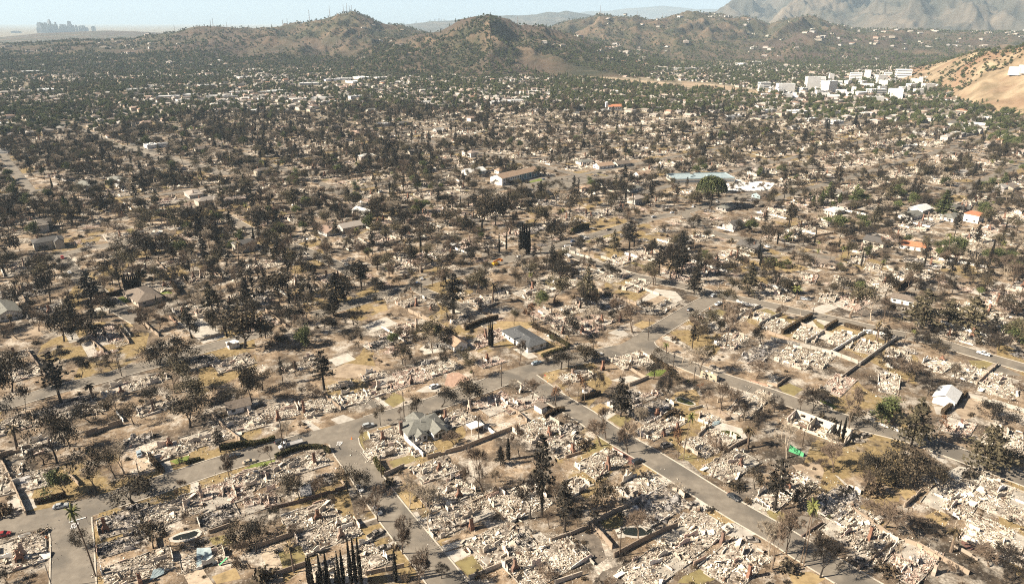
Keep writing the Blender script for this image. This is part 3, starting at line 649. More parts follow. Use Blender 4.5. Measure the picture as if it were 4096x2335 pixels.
def bare(seed, h, spread, mw, up=.16, maxd=6, lf=.8, trunkf=.2, rmin=.05):
    rg = np.random.default_rng(seed); segs = []; tips = []
    grow(rg, segs, tips, np.zeros(3), np.array([0, 0, 1.0]), h * trunkf, h * .03, 0, maxd, spread, up, (2, 3), lf, .16, 2, (.86, .8), (.66, .86))
    tips = np.array(tips); sc_ = h / tips[:, 2].max(); segs = [(a * sc_, b * sc_, r, q, l) for a, b, r, q, l in segs]
    trunk = seg_mesh([s for s in segs if s[4] < 2], .03); fine = [s for s in segs if s[4] >= 2]
    tw = []
    for a, b, r, q, l in fine:
        if l >= maxd - 1:
            for k in range(2):
                p = a + (b - a) * rg.random(); dd = nrm((b - a) + rg.normal(size=3) * .6 * np.linalg.norm(b - a)); tw.append((p, p + dd * rg.uniform(.4, 1.2), .034, .014, 9))
    cr = seg_mesh(fine, rmin); cr.join(seg_mesh(tw))
    Proto('bare_tree', trunk, cr, mw, mw)
for s in range(4): bare(60 + s, 9.0, .5, 'bark_brown')
for s in range(2): bare(70 + s, 8.0, .6, 'bark_burnt', .1)
for s in range(2): bare(80 + s, 11.0, .42, 'bark_pale', .15)
def conifer(kind, seed, h, w, n_wh, droop, mc, sparse, base=.18, ls=.4, power=.8):
    rg = np.random.default_rng(seed); wood = G(); P0 = []; P1 = []; R0 = []; R1 = []; C = []
    zz = np.linspace(0, h, 9); lean = rg.normal(size=2) * .012 * h
    pts = np.c_[lean[0] * (zz / h) ** 2, lean[1] * (zz / h) ** 2, zz]
    wood.add(*tubes(pts[:-1], pts[1:], h * .02 * (1 - zz[:-1] / h * .9), h * .02 * (1 - zz[1:] / h * .9), 6))
    for k in range(n_wh):
        t = base + (1 - base) * (k + rg.random()) / n_wh; z = h * t; L = w / 2 * ((1 - t) / (1 - base)) ** power * rg.uniform(.65, 1.15) + .3
        for j in range(rg.integers(3, 6)):
            if rg.random() < sparse: continue
            a = rg.uniform(0, 6.283); Lj = L * rg.uniform(.6, 1.1); d = np.array([math.cos(a), math.sin(a), rg.uniform(-.25, .25) - droop])
            p = np.array([pts[-1][0] * t * t, pts[-1][1] * t * t, z]); q = p + d * Lj
            P0.append(p); P1.append(q); R0.append(.05 + Lj * .008); R1.append(.015)
            m = max(int(Lj * 5), 3); f = rg.uniform(.25, 1.05, m)
            C.append(p + d * Lj * f[:, None] + rg.normal(size=(m, 3)) * np.array([.28, .28, .14]) * (.6 + .2 * Lj))
    wood.add(*tubes(P0, P1, R0, R1, 3)); C = np.concatenate(C); c = G(); c.add(*leaves(C, ls * rg.uniform(.6, 1.4, len(C)), rg, 2.0))
    Proto(kind, wood, c, 'bark_burnt' if mc != 'leaf_green' else 'bark_brown', mc)
for s in range(2): conifer('cedar_tree', 100 + s, 13, 8.5, 34, .12, 'leaf_dark', .1, .2)
for s in range(2): conifer('cedar_tree', 104 + s, 14, 10, 30, .05, 'leaf_olive', .2, .22, .42)
for s in range(3): conifer('burnt_pine_tree', 110 + s, 17, 5.5, 26, -.05, 'leaf_dark', .3, .35, .45, .45)
for s in range(2): conifer('green_conifer_tree', 120 + s, 14, 7, 36, .05, 'leaf_green', .05, .12, .45)
def cypress(kind, seed, h, w, mc, n=1500):
    rg = np.random.default_rng(seed); wood = G(); wood.add(*tubes([(0, 0, 0)], [(0, 0, h * .95)], [.16], [.03], 5))
    z = rg.uniform(.04, 1, n); r = w / 2 * np.minimum(1, (1 - z) * 1.9 + .04) * np.minimum(1, .55 + z * 3) * np.sqrt(rg.uniform(.25, 1, n)); a = rg.uniform(0, 6.283, n)
    C = np.c_[r * np.cos(a), r * np.sin(a), z * h]; c = G(); c.add(*leaves(C, .3 * rg.uniform(.6, 1.3, n), rg)); Proto(kind, wood, c, 'bark_burnt', mc)
for s in range(2): cypress('cypress_tree', 130 + s, 11, 1.25, 'leaf_black', 1400)
cypress('cypress_tree', 133, 10, .95, 'leaf_black', 700)
for s in range(2): cypress('green_cypress_tree', 135 + s, 9, 2.0, 'leaf_green', 1100)
def palm(kind, seed, h, mc, nf=22, fl=2.4, droop=.9, r=.2):
    rg = np.random.default_rng(seed); wood = G(); zz = np.linspace(0, 1, 9); bx, by = rg.normal(size=2) * .05 * h
    pts = np.c_[bx * zz ** 2, by * zz ** 2, zz * h]; wood.add(*tubes(pts[:-1], pts[1:], r * (1.25 - .4 * zz[:-1]), r * (1.25 - .4 * zz[1:]), 6)); c = G(); top = pts[-1]
    for k in range(nf):
        a = rg.uniform(0, 6.283); el = rg.uniform(-.7, 1.2); L = fl * rg.uniform(.8, 1.1); p = top.copy(); d = np.array([math.cos(a) * math.cos(el), math.sin(a) * math.cos(el), math.sin(el)])
        side = np.array([-math.sin(a), math.cos(a), 0])
        for j in range(5):
            q = p + d * L / 5; wdt = .34 * (1 - (j / 5) ** 2) + .05
            for sg in (-1, 1):
                c.add([p, q, q + side * sg * wdt + d * .18 - np.array([0, 0, .16]), p + side * sg * wdt * .95 - np.array([0, 0, .16])], [[0, 1, 2, 3]])
            p = q; d = nrm(d - np.array([0, 0, droop / 5 * 1.3]))
    Proto(kind, wood, c, 'bark_brown', mc)
palm('palm_tree', 140, 15, 'frond'); palm('palm_tree', 141, 9, 'frond', 26, 2.8, .8, .3)
palm('burnt_palm_tree', 142, 10, 'frond_dead', 20, 2.2, 1.5); palm('burnt_palm_tree', 143, 5.5, 'frond_dead', 24, 2.2, 1.3, .35)
def umbrella(kind, seed, h, w, mc):
    rg = np.random.default_rng(seed); segs = []; tips = []; grow(rg, segs, tips, np.zeros(3), np.array([0, 0, 1.]), h * .5, h * .03, 0, 3, .75, .05, (3, 4), .45)
    n = 4200; a = rg.uniform(0, 6.283, n); r = np.sqrt(rg.random(n)); zz = np.sqrt(np.maximum(1 - r * r, 0)); lump = .75 + .5 * fbm(np.cos(a) * r * 3 + 9, np.sin(a) * r * 3 + 9, 3, 4)
    C = np.c_[w / 2 * r * np.cos(a), w / 2 * r * np.sin(a), h * .52 + h * .5 * zz * lump * rg.uniform(.55, 1, n)]; c = G(); c.add(*leaves(C, .55 * rg.uniform(.6, 1.3, n), rg)); Proto(kind, seg_mesh(segs), c, 'bark_burnt', mc)
umbrella('umbrella_pine_tree', 150, 15, 14, 'leaf_green')
def shrub(kind, seed, h, w, n, mc, ls=.26):
    rg = np.random.default_rng(seed); d = rg.normal(size=(n, 3)); d[:, 2] = np.abs(d[:, 2]); d /= np.linalg.norm(d, axis=1, keepdims=True)
    rr = rg.uniform(.35, 1, n) * (.75 + .5 * fbm(d[:, 0] * 2 + 5, d[:, 1] * 2 + 5, 2, seed)); C = d * rr[:, None] * np.array([w / 2, w / 2, h])
    c = G(); c.add(*leaves(C, ls * rg.uniform(.6, 1.4, n), rg)); k = 22; e = C[rg.integers(0, n, k)]
    wood = G(); wood.add(*tubes(np.zeros((k, 3)) + rg.normal(size=(k, 3)) * [.15, .15, 0], e, .035, .012, 3)); Proto(kind, wood, c, 'bark_burnt', mc)
for s in range(3): shrub('burnt_shrub', 160 + s, 1.5, 2.6, 170, 'leaf_deadhedge' if s else 'leaf_brown')
shrub('burnt_shrub', 164, 1.1, 3.0, 90, 'leaf_dark')
for s in range(2): shrub('green_shrub', 170 + s, 1.4, 2.4, 220, 'leaf_hedge')
TREE_LOOK = {'burnt_oak_tree': ('scorched brown-leaved oak', 'tree'), 'olive_tree': ('tall olive-brown scorched tree', 'tree'), 'green_tree': ('round green leafy tree', 'tree'), 'rust_leaf_tree': ('rust-leaved scorched tree', 'tree'),
    'bare_tree': ('bare leafless tree', 'tree'), 'cedar_tree': ('broad layered scorched cedar', 'conifer'), 'burnt_pine_tree': ('tall thin blackened pine', 'conifer'), 'green_conifer_tree': ('dark green conifer', 'conifer'), 'cypress_tree': ('narrow blackened cypress', 'cypress'),
    'green_cypress_tree': ('narrow green cypress', 'cypress'), 'palm_tree': ('tall green-topped palm', 'palm'), 'burnt_palm_tree': ('burnt palm with drooping dead fronds', 'palm'), 'umbrella_pine_tree': ('umbrella-shaped green pine', 'tree'),
    'burnt_shrub': ('scorched brown shrub', 'shrub'), 'green_shrub': ('rounded green shrub', 'shrub')}
COUNT = {}; TREE_XY = []
def put_tree(kind, x, y, h=None, w=None, k=None, parts=True, rz=None, z=0.0):
    ps = PROTO[kind]; k = random.randrange(len(ps)) if k is None else k; p = ps[k]
    h = h or p.h * random.uniform(.75, 1.2); sz = h / p.h; sx = sz if w is None else min(max(w / p.w, sz * .6), sz * 1.7)
    rz = random.uniform(0, 6.28) if rz is None else rz; sv = (sx, sx, sz); COUNT[kind] = COUNT.get(kind, 0) + 1
    if parts and p.cm:
        o = obj(kind, None, None, (x, y, z), rz, sv); o.empty_display_size = .3
        obj('trunk', p.tm, o); obj('crown', p.cm, o)
    else:
        o = obj(kind, p.jm, None, (x, y, z), rz, sv)
        if p.far_obj is None: p.far_obj = o
    look, cat = TREE_LOOK[kind]; p0 = p.h
    size = 'small ' if h < p0 * .8 else 'large ' if h > p0 * 1.15 else ''
    thing(o, cat, size + look, kind.replace('_', ' ') + 's among the lots'); TREE_XY.append((x, y, sx * p.w / 2)); return o

# ------------------------------------------------------------------ burnt-out houses
def jag_wall(L, h0, rg, th=.22):
    n = max(int(L / .7), 2); xs = np.linspace(0, L, n + 1); hs = np.clip(h0 * (.55 + .9 * fbm(xs * .5 + rg.uniform(0, 99), xs * 0 + 3, 3, 8)), .25, h0 * 1.25)
    gap = (rg.random(n) < .22) & (h0 > 1.3); g = G()
    for i in range(n):
        a, b, ha, hb = xs[i], xs[i + 1], hs[i], hs[i + 1]
        if gap[i]: ha = hb = min(.9, ha)
        v = [(a, -th / 2, 0), (b, -th / 2, 0), (b, th / 2, 0), (a, th / 2, 0), (a, -th / 2, ha), (b, -th / 2, hb), (b, th / 2, hb), (a, th / 2, ha)]; g.add(v, BQ)
    return g
def pieces(rg, n, inside, bx, by, lmin=.25, lmax=1.7, hgt=.5, flat=.55, thin=None):
    x = rg.uniform(-bx, bx, n * 2); y = rg.uniform(-by, by, n * 2); ok = inside(x, y); x, y = x[ok][:n], y[ok][:n]; n = len(x)
    L = lmin + (lmax - lmin) * rg.random(n) ** 2.6; Wd = L * rg.uniform(.2, .9, n); T = rg.uniform(.04, .16, n) + L * .05
    if thin: Wd = np.full(n, thin)
    hz = hgt * fbm(x * .3 + 40, y * .3 + 40, 3, int(rg.integers(99))) * rg.uniform(.5, 1.2, n) + .08
    tilt = rg.normal(size=(n, 2)) * flat; a = rg.uniform(0, 6.283, n); ca, sa = np.cos(a), np.sin(a); o, z = np.ones(n), np.zeros(n)
    Rz = np.stack([np.stack([ca, -sa, z], 1), np.stack([sa, ca, z], 1), np.stack([z, z, o], 1)], 1)
    c, s = np.cos(tilt[:, 0]), np.sin(tilt[:, 0]); Rx = np.stack([np.stack([o, z, z], 1), np.stack([z, c, -s], 1), np.stack([z, s, c], 1)], 1)
    c, s = np.cos(tilt[:, 1]), np.sin(tilt[:, 1]); Ry = np.stack([np.stack([c, z, s], 1), np.stack([z, o, z], 1), np.stack([-s, z, c], 1)], 1)
    return boxes(np.c_[x, y, hz], np.c_[L, Wd, T] / 2, Rz @ Ry @ Rx)
class Ruin:
    def __init__(s, seed, L, Wd, mat):
        rg = np.random.default_rng(seed); s.L, s.W = L, Wd; a, b = L / 2, Wd / 2; cx = rg.uniform(-.1, .3) * L; cy = rg.uniform(-.1, .25) * Wd; sx, sy = rg.choice([-1, 1], 2)
        cut = rg.random() < .75
        def inside(x, y, m=0.0):
            ok = (np.abs(x) < a - m) & (np.abs(y) < b - m)
            if cut: ok &= ~((x * sx > cx - m) & (y * sy > cy - m) & (cy > -.05 * Wd))
            return ok
        def rag(x, y):
            nn = fbm(x * .22 + seed * 3.1, y * .22 + 7, 4, seed); ed = np.minimum(a - np.abs(x), b - np.abs(y)) / 3.0
            return inside(x, y) & (nn + .18 * np.clip(ed, 0, 1) > rg.uniform(.33, .62, x.shape))
        dens = (1.0, .55, .8, 1.1, .65, .9)[seed % 6]; n1 = int(L * Wd * 7.5 * dens); g = G(); g.add(*pieces(rg, n1, rag, a, b, .12, .7, .8, .65)); g.add(*pieces(rg, int(L * Wd * .09 / dens), rag, a, b, 1.0, 3.6, .7, .35)); g.add(*pieces(rg, int(L * Wd * .05), rag, a, b, 2.0, 4.5, .7, .22, .1))
        g.add(*pieces(rg, int(L * Wd * 1.3), lambda x, y: rg.random(x.shape) > (np.maximum(np.abs(x) - a, np.abs(y) - b) / 5), a + 5, b + 5, .12, .55, .1)); s.rubble = g
        # ash bed: a lumpy low heap
        nx, ny = int(L / .9), int(Wd / .9); X, Y = np.meshgrid(np.linspace(-a, a, nx), np.linspace(-b, b, ny)); ins = inside(X, Y, .4)
        Z = np.where(ins, .05 + 1.3 * np.clip(fbm(X * .3 + seed, Y * .3, 4, seed) - .36, 0, 1), -.06); idx = np.arange(X.size).reshape(X.shape)
        bed = G(); bed.add(np.stack([X, Y, Z], -1), np.stack([idx[:-1, :-1], idx[:-1, 1:], idx[1:, 1:], idx[1:, :-1]], -1)); s.bed = bed
        f = G(); box(f, -a + .4, a - .4, -b + .4, b - .4, -.2, .03); s.slab = f
        s.walls = []
        for k in range(int(rg.integers(6, 10))):
            Lw = rg.uniform(1.5, 6); h = rg.choice([.6, .9, 1.4, 2.0, 2.6], p=[.2, .25, .25, .18, .12]); w = jag_wall(Lw, h, rg)
            side = rg.integers(0, 5)
            if side == 0: m = Matrix.Translation((rg.uniform(-a, a - Lw), -b, 0))
            elif side == 1: m = Matrix.Translation((rg.uniform(-a, a - Lw), rg.choice([b, 0]), 0))
            elif side == 2: m = Matrix.Translation((-a, rg.uniform(-b, b - Lw), 0)) @ Matrix.Rotation(R(90), 4, 'Z')
            elif side == 3: m = Matrix.Translation((a if not cut else rg.uniform(-.3, .0) * L, rg.uniform(-b, b - Lw) if b * 2 > Lw else -b, 0)) @ Matrix.Rotation(R(90), 4, 'Z')
            else: m = Matrix.Translation((rg.uniform(-.4, .1) * L, rg.uniform(-.4, 0) * Wd, 0)) @ Matrix.Rotation(rg.uniform(0, 3), 4, 'Z')
            s.walls.append(w.xf(m))
        low = G()
        for (x0, y0, x1, y1) in ((-a, -b, a, -b), (-a, b, a, b), (-a, -b, -a, b), (a, -b, a, b)):
            if rg.random() < .75:
                n = 5
                for i in range(n):
                    if rg.random() < .75:
                        p = np.array((x0, y0)) + (np.array((x1, y1)) - (x0, y0)) * (i + .5) / n; hl = np.abs(np.array((x1 - x0, y1 - y0))) / n / 2 + .11; hh = rg.uniform(.15, .5)
                        box(low, p[0] - hl[0], p[0] + hl[0], p[1] - hl[1], p[1] + hl[1], 0, hh)
        s.low = low; s.mat = mat
        s.me = dict(rubble=g.mesh('rubble', [mat]), ash=bed.mesh('ash_bed', ['ash_bed'], True), slab=f.mesh('slab', ['slab']), foot=low.mesh('footing', ['slab']), walls=[w.mesh('wall', ['plaster']) for w in s.walls])
        j = G().join(f).join(g, 1).join(bed, 2).join(low, 0)
        for w in s.walls: j.join(w, 3)
        s.j = j; s.jm = None; s.far_obj = None
def chimney_mesh(seed, h=5.0):
    rg = np.random.default_rng(seed); g = G(); w = rg.uniform(1.3, 2.0); d = rg.uniform(.8, 1.1); s = rg.uniform(.36, .5); hb = rg.uniform(1.2, 1.9)
    for sx in (-1, 1): box(g, sx * w / 2 - .25, sx * w / 2 + .25, -d / 2, d / 2, 0, hb)        # jambs round the hearth
    box(g, -w / 2 + .25, w / 2 - .25, -d / 2 + .35, d / 2, 0, hb, 1); box(g, -w / 2 - .25, w / 2 + .25, -d / 2, d / 2, hb, hb + .35)
    z0 = hb + .35; b0, b1 = w / 2 + .2, s
    g.add([(-b0, -d / 2, z0), (b0, -d / 2, z0), (b0, d / 2, z0), (-b0, d / 2, z0), (-b1, -.4, z0 + .9), (b1, -.4, z0 + .9), (b1, .4, z0 + .9), (-b1, .4, z0 + .9)], BQ)
    box(g, -b1, b1, -.4, .4, z0 + .9, h - .3); box(g, -b1 - .08, b1 + .08, -.48, .48, h - .3, h - .12); box(g, -b1 + .1, b1 - .1, -.28, .28, h - .12, h, 1)
    return g
CHIM_G = [chimney_mesh(300 + k, 4.6 + .35 * k) for k in range(4)]; CHIM_H = [4.6 + .35 * k for k in range(4)]
CHIMS = [g.mesh('chimney', ['brick', 'soot']) for g in CHIM_G]
RUINS = [Ruin(400 + i, L, w, m) for i, (L, w, m) in enumerate([(20, 15, 'rubble'), (18, 12, 'rubble'), (24, 15, 'rubble'), (16, 13, 'rubble'), (22, 17, 'rubble'), (27, 16, 'rubble'), (14, 9, 'rubble'), (19, 14, 'rubble_pink'), (24, 14, 'rubble_pink'), (20, 13, 'rubble_char'), (25, 12, 'rubble'), (30, 17, 'rubble')])]
for k, r in enumerate(RUINS):
    j = r.j; j.join(G().join(CHIM_G[k % 4]).xf(Matrix.Translation((r.L * .15, r.W * .1, 0))), 4); r.jm = j.mesh('ruin_whole', ['slab', r.mat, 'ash_bed', 'plaster', 'brick', 'soot'])
RUIN_XY = []
def put_ruin(x, y, L, Wd, ang, chim=None, tint=None, k=None):
    c = [r for r in RUINS if (tint is None and 'char' not in r.mat and 'pink' not in r.mat) or (tint and tint in r.mat)]
    r = RUINS[k] if k is not None else min(c, key=lambda r: abs(r.L - L) + abs(r.W - Wd) + random.random() * 5)
    o = obj('house_ruin', None, None, (x, y, 0), ang, (L / r.L, Wd / r.W, 1)); fx = random.choice((0, math.pi)); o.rotation_euler[2] += fx; o.empty_display_size = .5
    obj('foundation', r.me['slab'], o); b = obj('ash_bed', r.me['ash'], o); rb = obj('rubble', r.me['rubble'], o); rb['kind'] = 'stuff'
    if r.low.n: obj('footing', r.me['foot'], o)['kind'] = 'stuff'
    for w in r.me['walls']: obj('wall', w, o)
    n = 0; sx, sy = L / r.L, Wd / r.W
    if chim is None:
        chim = [(random.uniform(-.3, .3) * L, random.uniform(-.35, .35) * Wd, None) for _ in range(random.choice((1, 1, 1, 2)))]; loc = True
    else: loc = False
    for cx, cy, h in chim:
        kk = random.randrange(4); h = h or CHIM_H[kk] * random.uniform(.8, 1.15)
        if not loc:
            dx, dy = cx - x, cy - y; a = -(ang + fx); cx, cy = dx * math.cos(a) - dy * math.sin(a), dx * math.sin(a) + dy * math.cos(a)
        obj('chimney', CHIMS[kk], o, (cx / sx, cy / sy, 0), random.choice((0, math.pi / 2, math.pi)) + random.gauss(0, .05), (1 / sx, 1 / sy, min(max(h / CHIM_H[kk], .5), 1.5))); n += 1
    big = 'large ' if L * Wd > 380 else 'small ' if L * Wd < 190 else ''; tone = {'rubble': 'white ash', 'rubble_pink': 'pinkish', 'rubble_char': 'blackened'}[r.mat]
    ch = {0: 'without chimney', 1: 'with one chimney', 2: 'with two chimneys'}.get(n, 'with three chimneys')
    thing(o, 'house ruin', f'{big}{tone} house ruin {ch}', 'burnt-out houses'); RUIN_XY.append((x, y, max(L, Wd) / 2)); return o
def street_angle(x, y):
    best = (1e9, GA)
    for r in ROADS[:15]:
        d = np.hypot(r.P[:, 0] - x, r.P[:, 1] - y); i = int(d.argmin())
        if d[i] < best[0]: best = (d[i], math.atan2(r.d[i][1], r.d[i][0]))
    return best[1]
# crop, centre x y, length across the slope (along +grid), width, tint, chimneys as x ybase ytop
RUIN_T = '''
5 100 1180 20 17 - 240 1190 1040 200 1230 1110
5 -40 450 16 18 -
5 300 430 16 13 -
5 1240 830 16 13 char 1060 940 790
5 1720 730 19 13 - 1855 700 610
5 2240 560 18 15 pink 2010 590 475
5 2450 420 14 11 -
5 2180 790 13 9 char
5 1230 1060 15 8 char
5 1380 1300 20 12 - 1400 1440 1345
5 2020 1210 13 8 -
1 1710 1010 17 11 - 1695 960 870
1 2080 870 22 12 -
1 2420 730 19 15 -
1 1240 390 18 10 - 1215 440 360
1 640 570 24 9 char
1 320 210 18 15 -
1 90 760 15 14 -
1 1380 900 11 8 char
1 1960 140 20 12 char
1 2330 130 19 15 -
1 1500 300 14 9 -
1 850 620 14 8 -
2 180 630 20 13 - 225 700 600 480 620 500
2 660 560 18 14 -
2 960 490 14 11 -
2 1260 400 16 9 - 1220 400 305
2 1480 290 24 15 pink 1550 340 240
2 1790 190 24 13 -
2 2340 120 14 9 pink 2305 110 35
2 1180 260 12 7 -
2 840 360 11 6 -
2 1340 860 16 12 - 1265 900 810
2 1260 1010 15 9 -
2 1980 690 16 12 - 1890 690 590
2 2400 540 18 14 pink 2130 600 490
2 480 1130 18 12 - 585 1130 1020
2 90 1260 17 13 -
2 1660 990 10 7 -
2 1780 1190 16 12 - 1830 1200 1120
6 1900 560 19 12 - 1915 540 490 2025 590 500
6 540 790 18 12 - 620 810 710 825 880 790
6 730 970 20 12 - 850 1000 890
6 930 1270 22 12 -
6 2010 790 24 12 - 2150 910 800
6 2230 650 20 8 -
6 2420 1060 20 15 -
6 60 650 12 8 pink
6 200 560 11 5 -
6 620 450 14 6 char
3 1190 110 20 14 - 905 200 100 1190 140 65
3 640 270 16 9 - 605 240 200
3 120 530 22 10 pink 95 420 345
3 260 790 19 13 - 370 840 755
3 540 940 18 13 - 605 1020 930
3 560 800 10 6 char
3 1130 500 20 9 char
3 1400 610 22 12 char 1445 650 580
3 1480 770 22 10 - 1645 800 720 1510 850 790
3 1960 920 22 13 - 2065 990 880
3 890 1130 19 12 - 955 1190 1050
3 1960 690 9 7 -
3 2190 1150 22 12 - 2280 1150 1070
3 2380 520 28 11 -
3 2430 60 22 11 char
3 1400 450 11 5 pink
7 1290 480 18 11 - 1145 400 310
7 80 640 19 15 -
7 600 500 12 8 -
7 1440 690 24 13 char 1310 640 580
7 1790 960 25 15 - 2095 1050 930
7 350 1220 27 15 - 30 1330 1200
7 1420 1290 23 12 -
7 2220 1250 22 14 - 2360 1390 1260
7 70 1080 11 8 char
8 700 650 22 11 char
8 300 470 16 10 - 195 500 400
8 830 870 22 12 - 1010 1010 880
8 1090 1090 16 8 -
8 1850 590 24 15 -
8 2340 620 22 18 -
8 1430 1230 22 11 pink 1655 1350 1250
8 2350 1040 18 22 -
8 60 600 14 9 -
4 330 90 24 12 -
4 700 350 22 10 pink
4 1300 110 20 11 -
4 1690 150 16 11 - 1735 100 55
4 2060 250 20 14 -
4 2330 360 24 14 -
4 1200 340 20 9 -
4 1890 770 15 11 pink 1920 760 690
4 2360 900 22 14 -
e 1860 1120 26 16 pink 1945 1100 1040 2085 1090 1030 1800 1180 1120
e 1700 1130 18 12 - 1655 1190 1130
e 560 1130 22 14 pink 565 1170 1060
e 420 1200 18 12 pink
e 310 1260 16 10 char
e 990 950 12 9 -
e 520 950 18 10 - 560 980 920 670 1010 970
e 1150 910 18 10 -
e 1060 960 15 9 char
e 900 1090 14 8 char
e 1830 760 26 12 -
e 2050 760 26 12 -
e 2200 830 22 12 -
e 2400 990 24 10 -
e 1700 690 20 9 -
e 1980 490 18 9 -
e 1140 530 18 9 -
e 600 690 20 10 - 600 730 670
e 460 690 16 9 -
e 940 830 12 8 - 943 840 790
f 440 1050 16 8 -
f 590 1060 14 8 -
f 690 1130 18 12 -
f 930 1190 20 12 -
f 1190 1230 20 12 -
f 1380 1290 18 11 -
f 800 1350 22 10 -
f 1020 1380 20 10 -
f 360 1240 20 12 -
f 1590 1350 18 10 -
f 950 770 18 9 pink 970 800 750
f 1080 930 16 9 -
f 1180 800 18 10 -
f 1300 640 20 10 -
f 1420 690 18 10 -
'''
for l in rows(RUIN_T):
    c = l[0]; x, y = W(c, float(l[1]), float(l[2])); L, w = float(l[3]), float(l[4]); ch = []
    for i in range(6, len(l), 3):
        cx, cy = W(c, float(l[i]), float(l[i + 1])); ty = px(c, 0, float(l[i + 2]))[1]; ch.append((cx, cy, max(top_z(cy, ty), 2.2)))
    a = street_angle(x, y)
    if abs(math.cos(a) * .77 + math.sin(a) * .64) < .6: a += math.pi / 2
    put_ruin(x, y, L * .92, w * .92, a, ch, None if l[5] == '-' else l[5])
NEAR_RUINS = len(RUIN_XY)

# ------------------------------------------------------------------ garden walls and hedges
WALL_XY = []
def wall_line(kind, pts, h, th, mat):
    P = smooth_line(pts, 2.0) if kind == 'hedge' else np.array(pts, float); g = G(); rg = np.random.default_rng(int(abs(P[0, 0] * 7 + P[0, 1] * 13)))
    for i in range(len(P) - 1):
        d = P[i + 1] - P[i]; L = np.linalg.norm(d); d /= L + 1e-9; n = np.array([-d[1], d[0]]) * th / 2; m = max(int(L / 1.6), 1)
        if kind != 'hedge':
            for k in range(m):
                a = P[i] + d * L * k / m; b = P[i] + d * L * (k + 1) / m; hh = h * (1 if rg.random() > .08 else .6) + rg.normal() * .02; e = .0 if k else .1
                a = a - d * e; v = [(*(a - n), -.1), (*(b - n), -.1), (*(b + n), -.1), (*(a + n), -.1)]; v += [(p[0], p[1], hh) for p in v]; g.add(v, BQ)
                if k % 3 == 0:
                    v, q = boxes([(*a, hh / 2)], [(th * .8, th * .8, hh / 2 + .12)]); g.add(v, q)
        else:
            N_ = int(L * 90 * h); t = rg.random(N_); s = rg.uniform(-1, 1, N_); z = rg.random(N_) ** .7; f = rg.random(N_) < .6
            s = np.where(f, np.sign(s) * rg.uniform(.75, 1.05, N_), s); z = np.where(f, z, rg.uniform(.85, 1.08, N_))
            C = np.c_[P[i] + d * L * t[:, None] + n * s[:, None], z * h]; g.add(*leaves(C, .34 * rg.uniform(.6, 1.3, N_), rg))
            a, b = P[i], P[i + 1]; nn = n * .72; v = [(*(a - nn), 0), (*(b - nn), 0), (*(b + nn), 0), (*(a + nn), 0)]; v += [(p[0], p[1], h * .86) for p in v]; g.add(v, BQ)
    c = P.mean(0); g.xf(Matrix.Translation((-c[0], -c[1], 0))); o = obj({'hedge': 'hedge', 'fence': 'fence'}.get(kind, 'garden_wall'), g.mesh(kind, [mat]), None, (*c, 0))
    WALL_XY.append(P)
    tall = np.linalg.norm(P[-1] - P[0]); ln = 'long' if tall > 28 else 'short' if tall < 12 else 'mid-length'
    lk = {'leaf_hedge': 'green', 'leaf_deadhedge': 'scorched brown', 'wall_white': 'white', 'garden_wall': 'brown', 'concrete': 'pale concrete', 'brick': 'red-brown', 'clay_paving': 'orange'}[mat]
    thing(o, 'hedge' if kind == 'hedge' else 'wall', f'{ln} {lk} ' + ('clipped hedge' if kind == 'hedge' else 'boundary wall'), 'hedges of the gardens' if kind == 'hedge' else 'garden walls between lots')
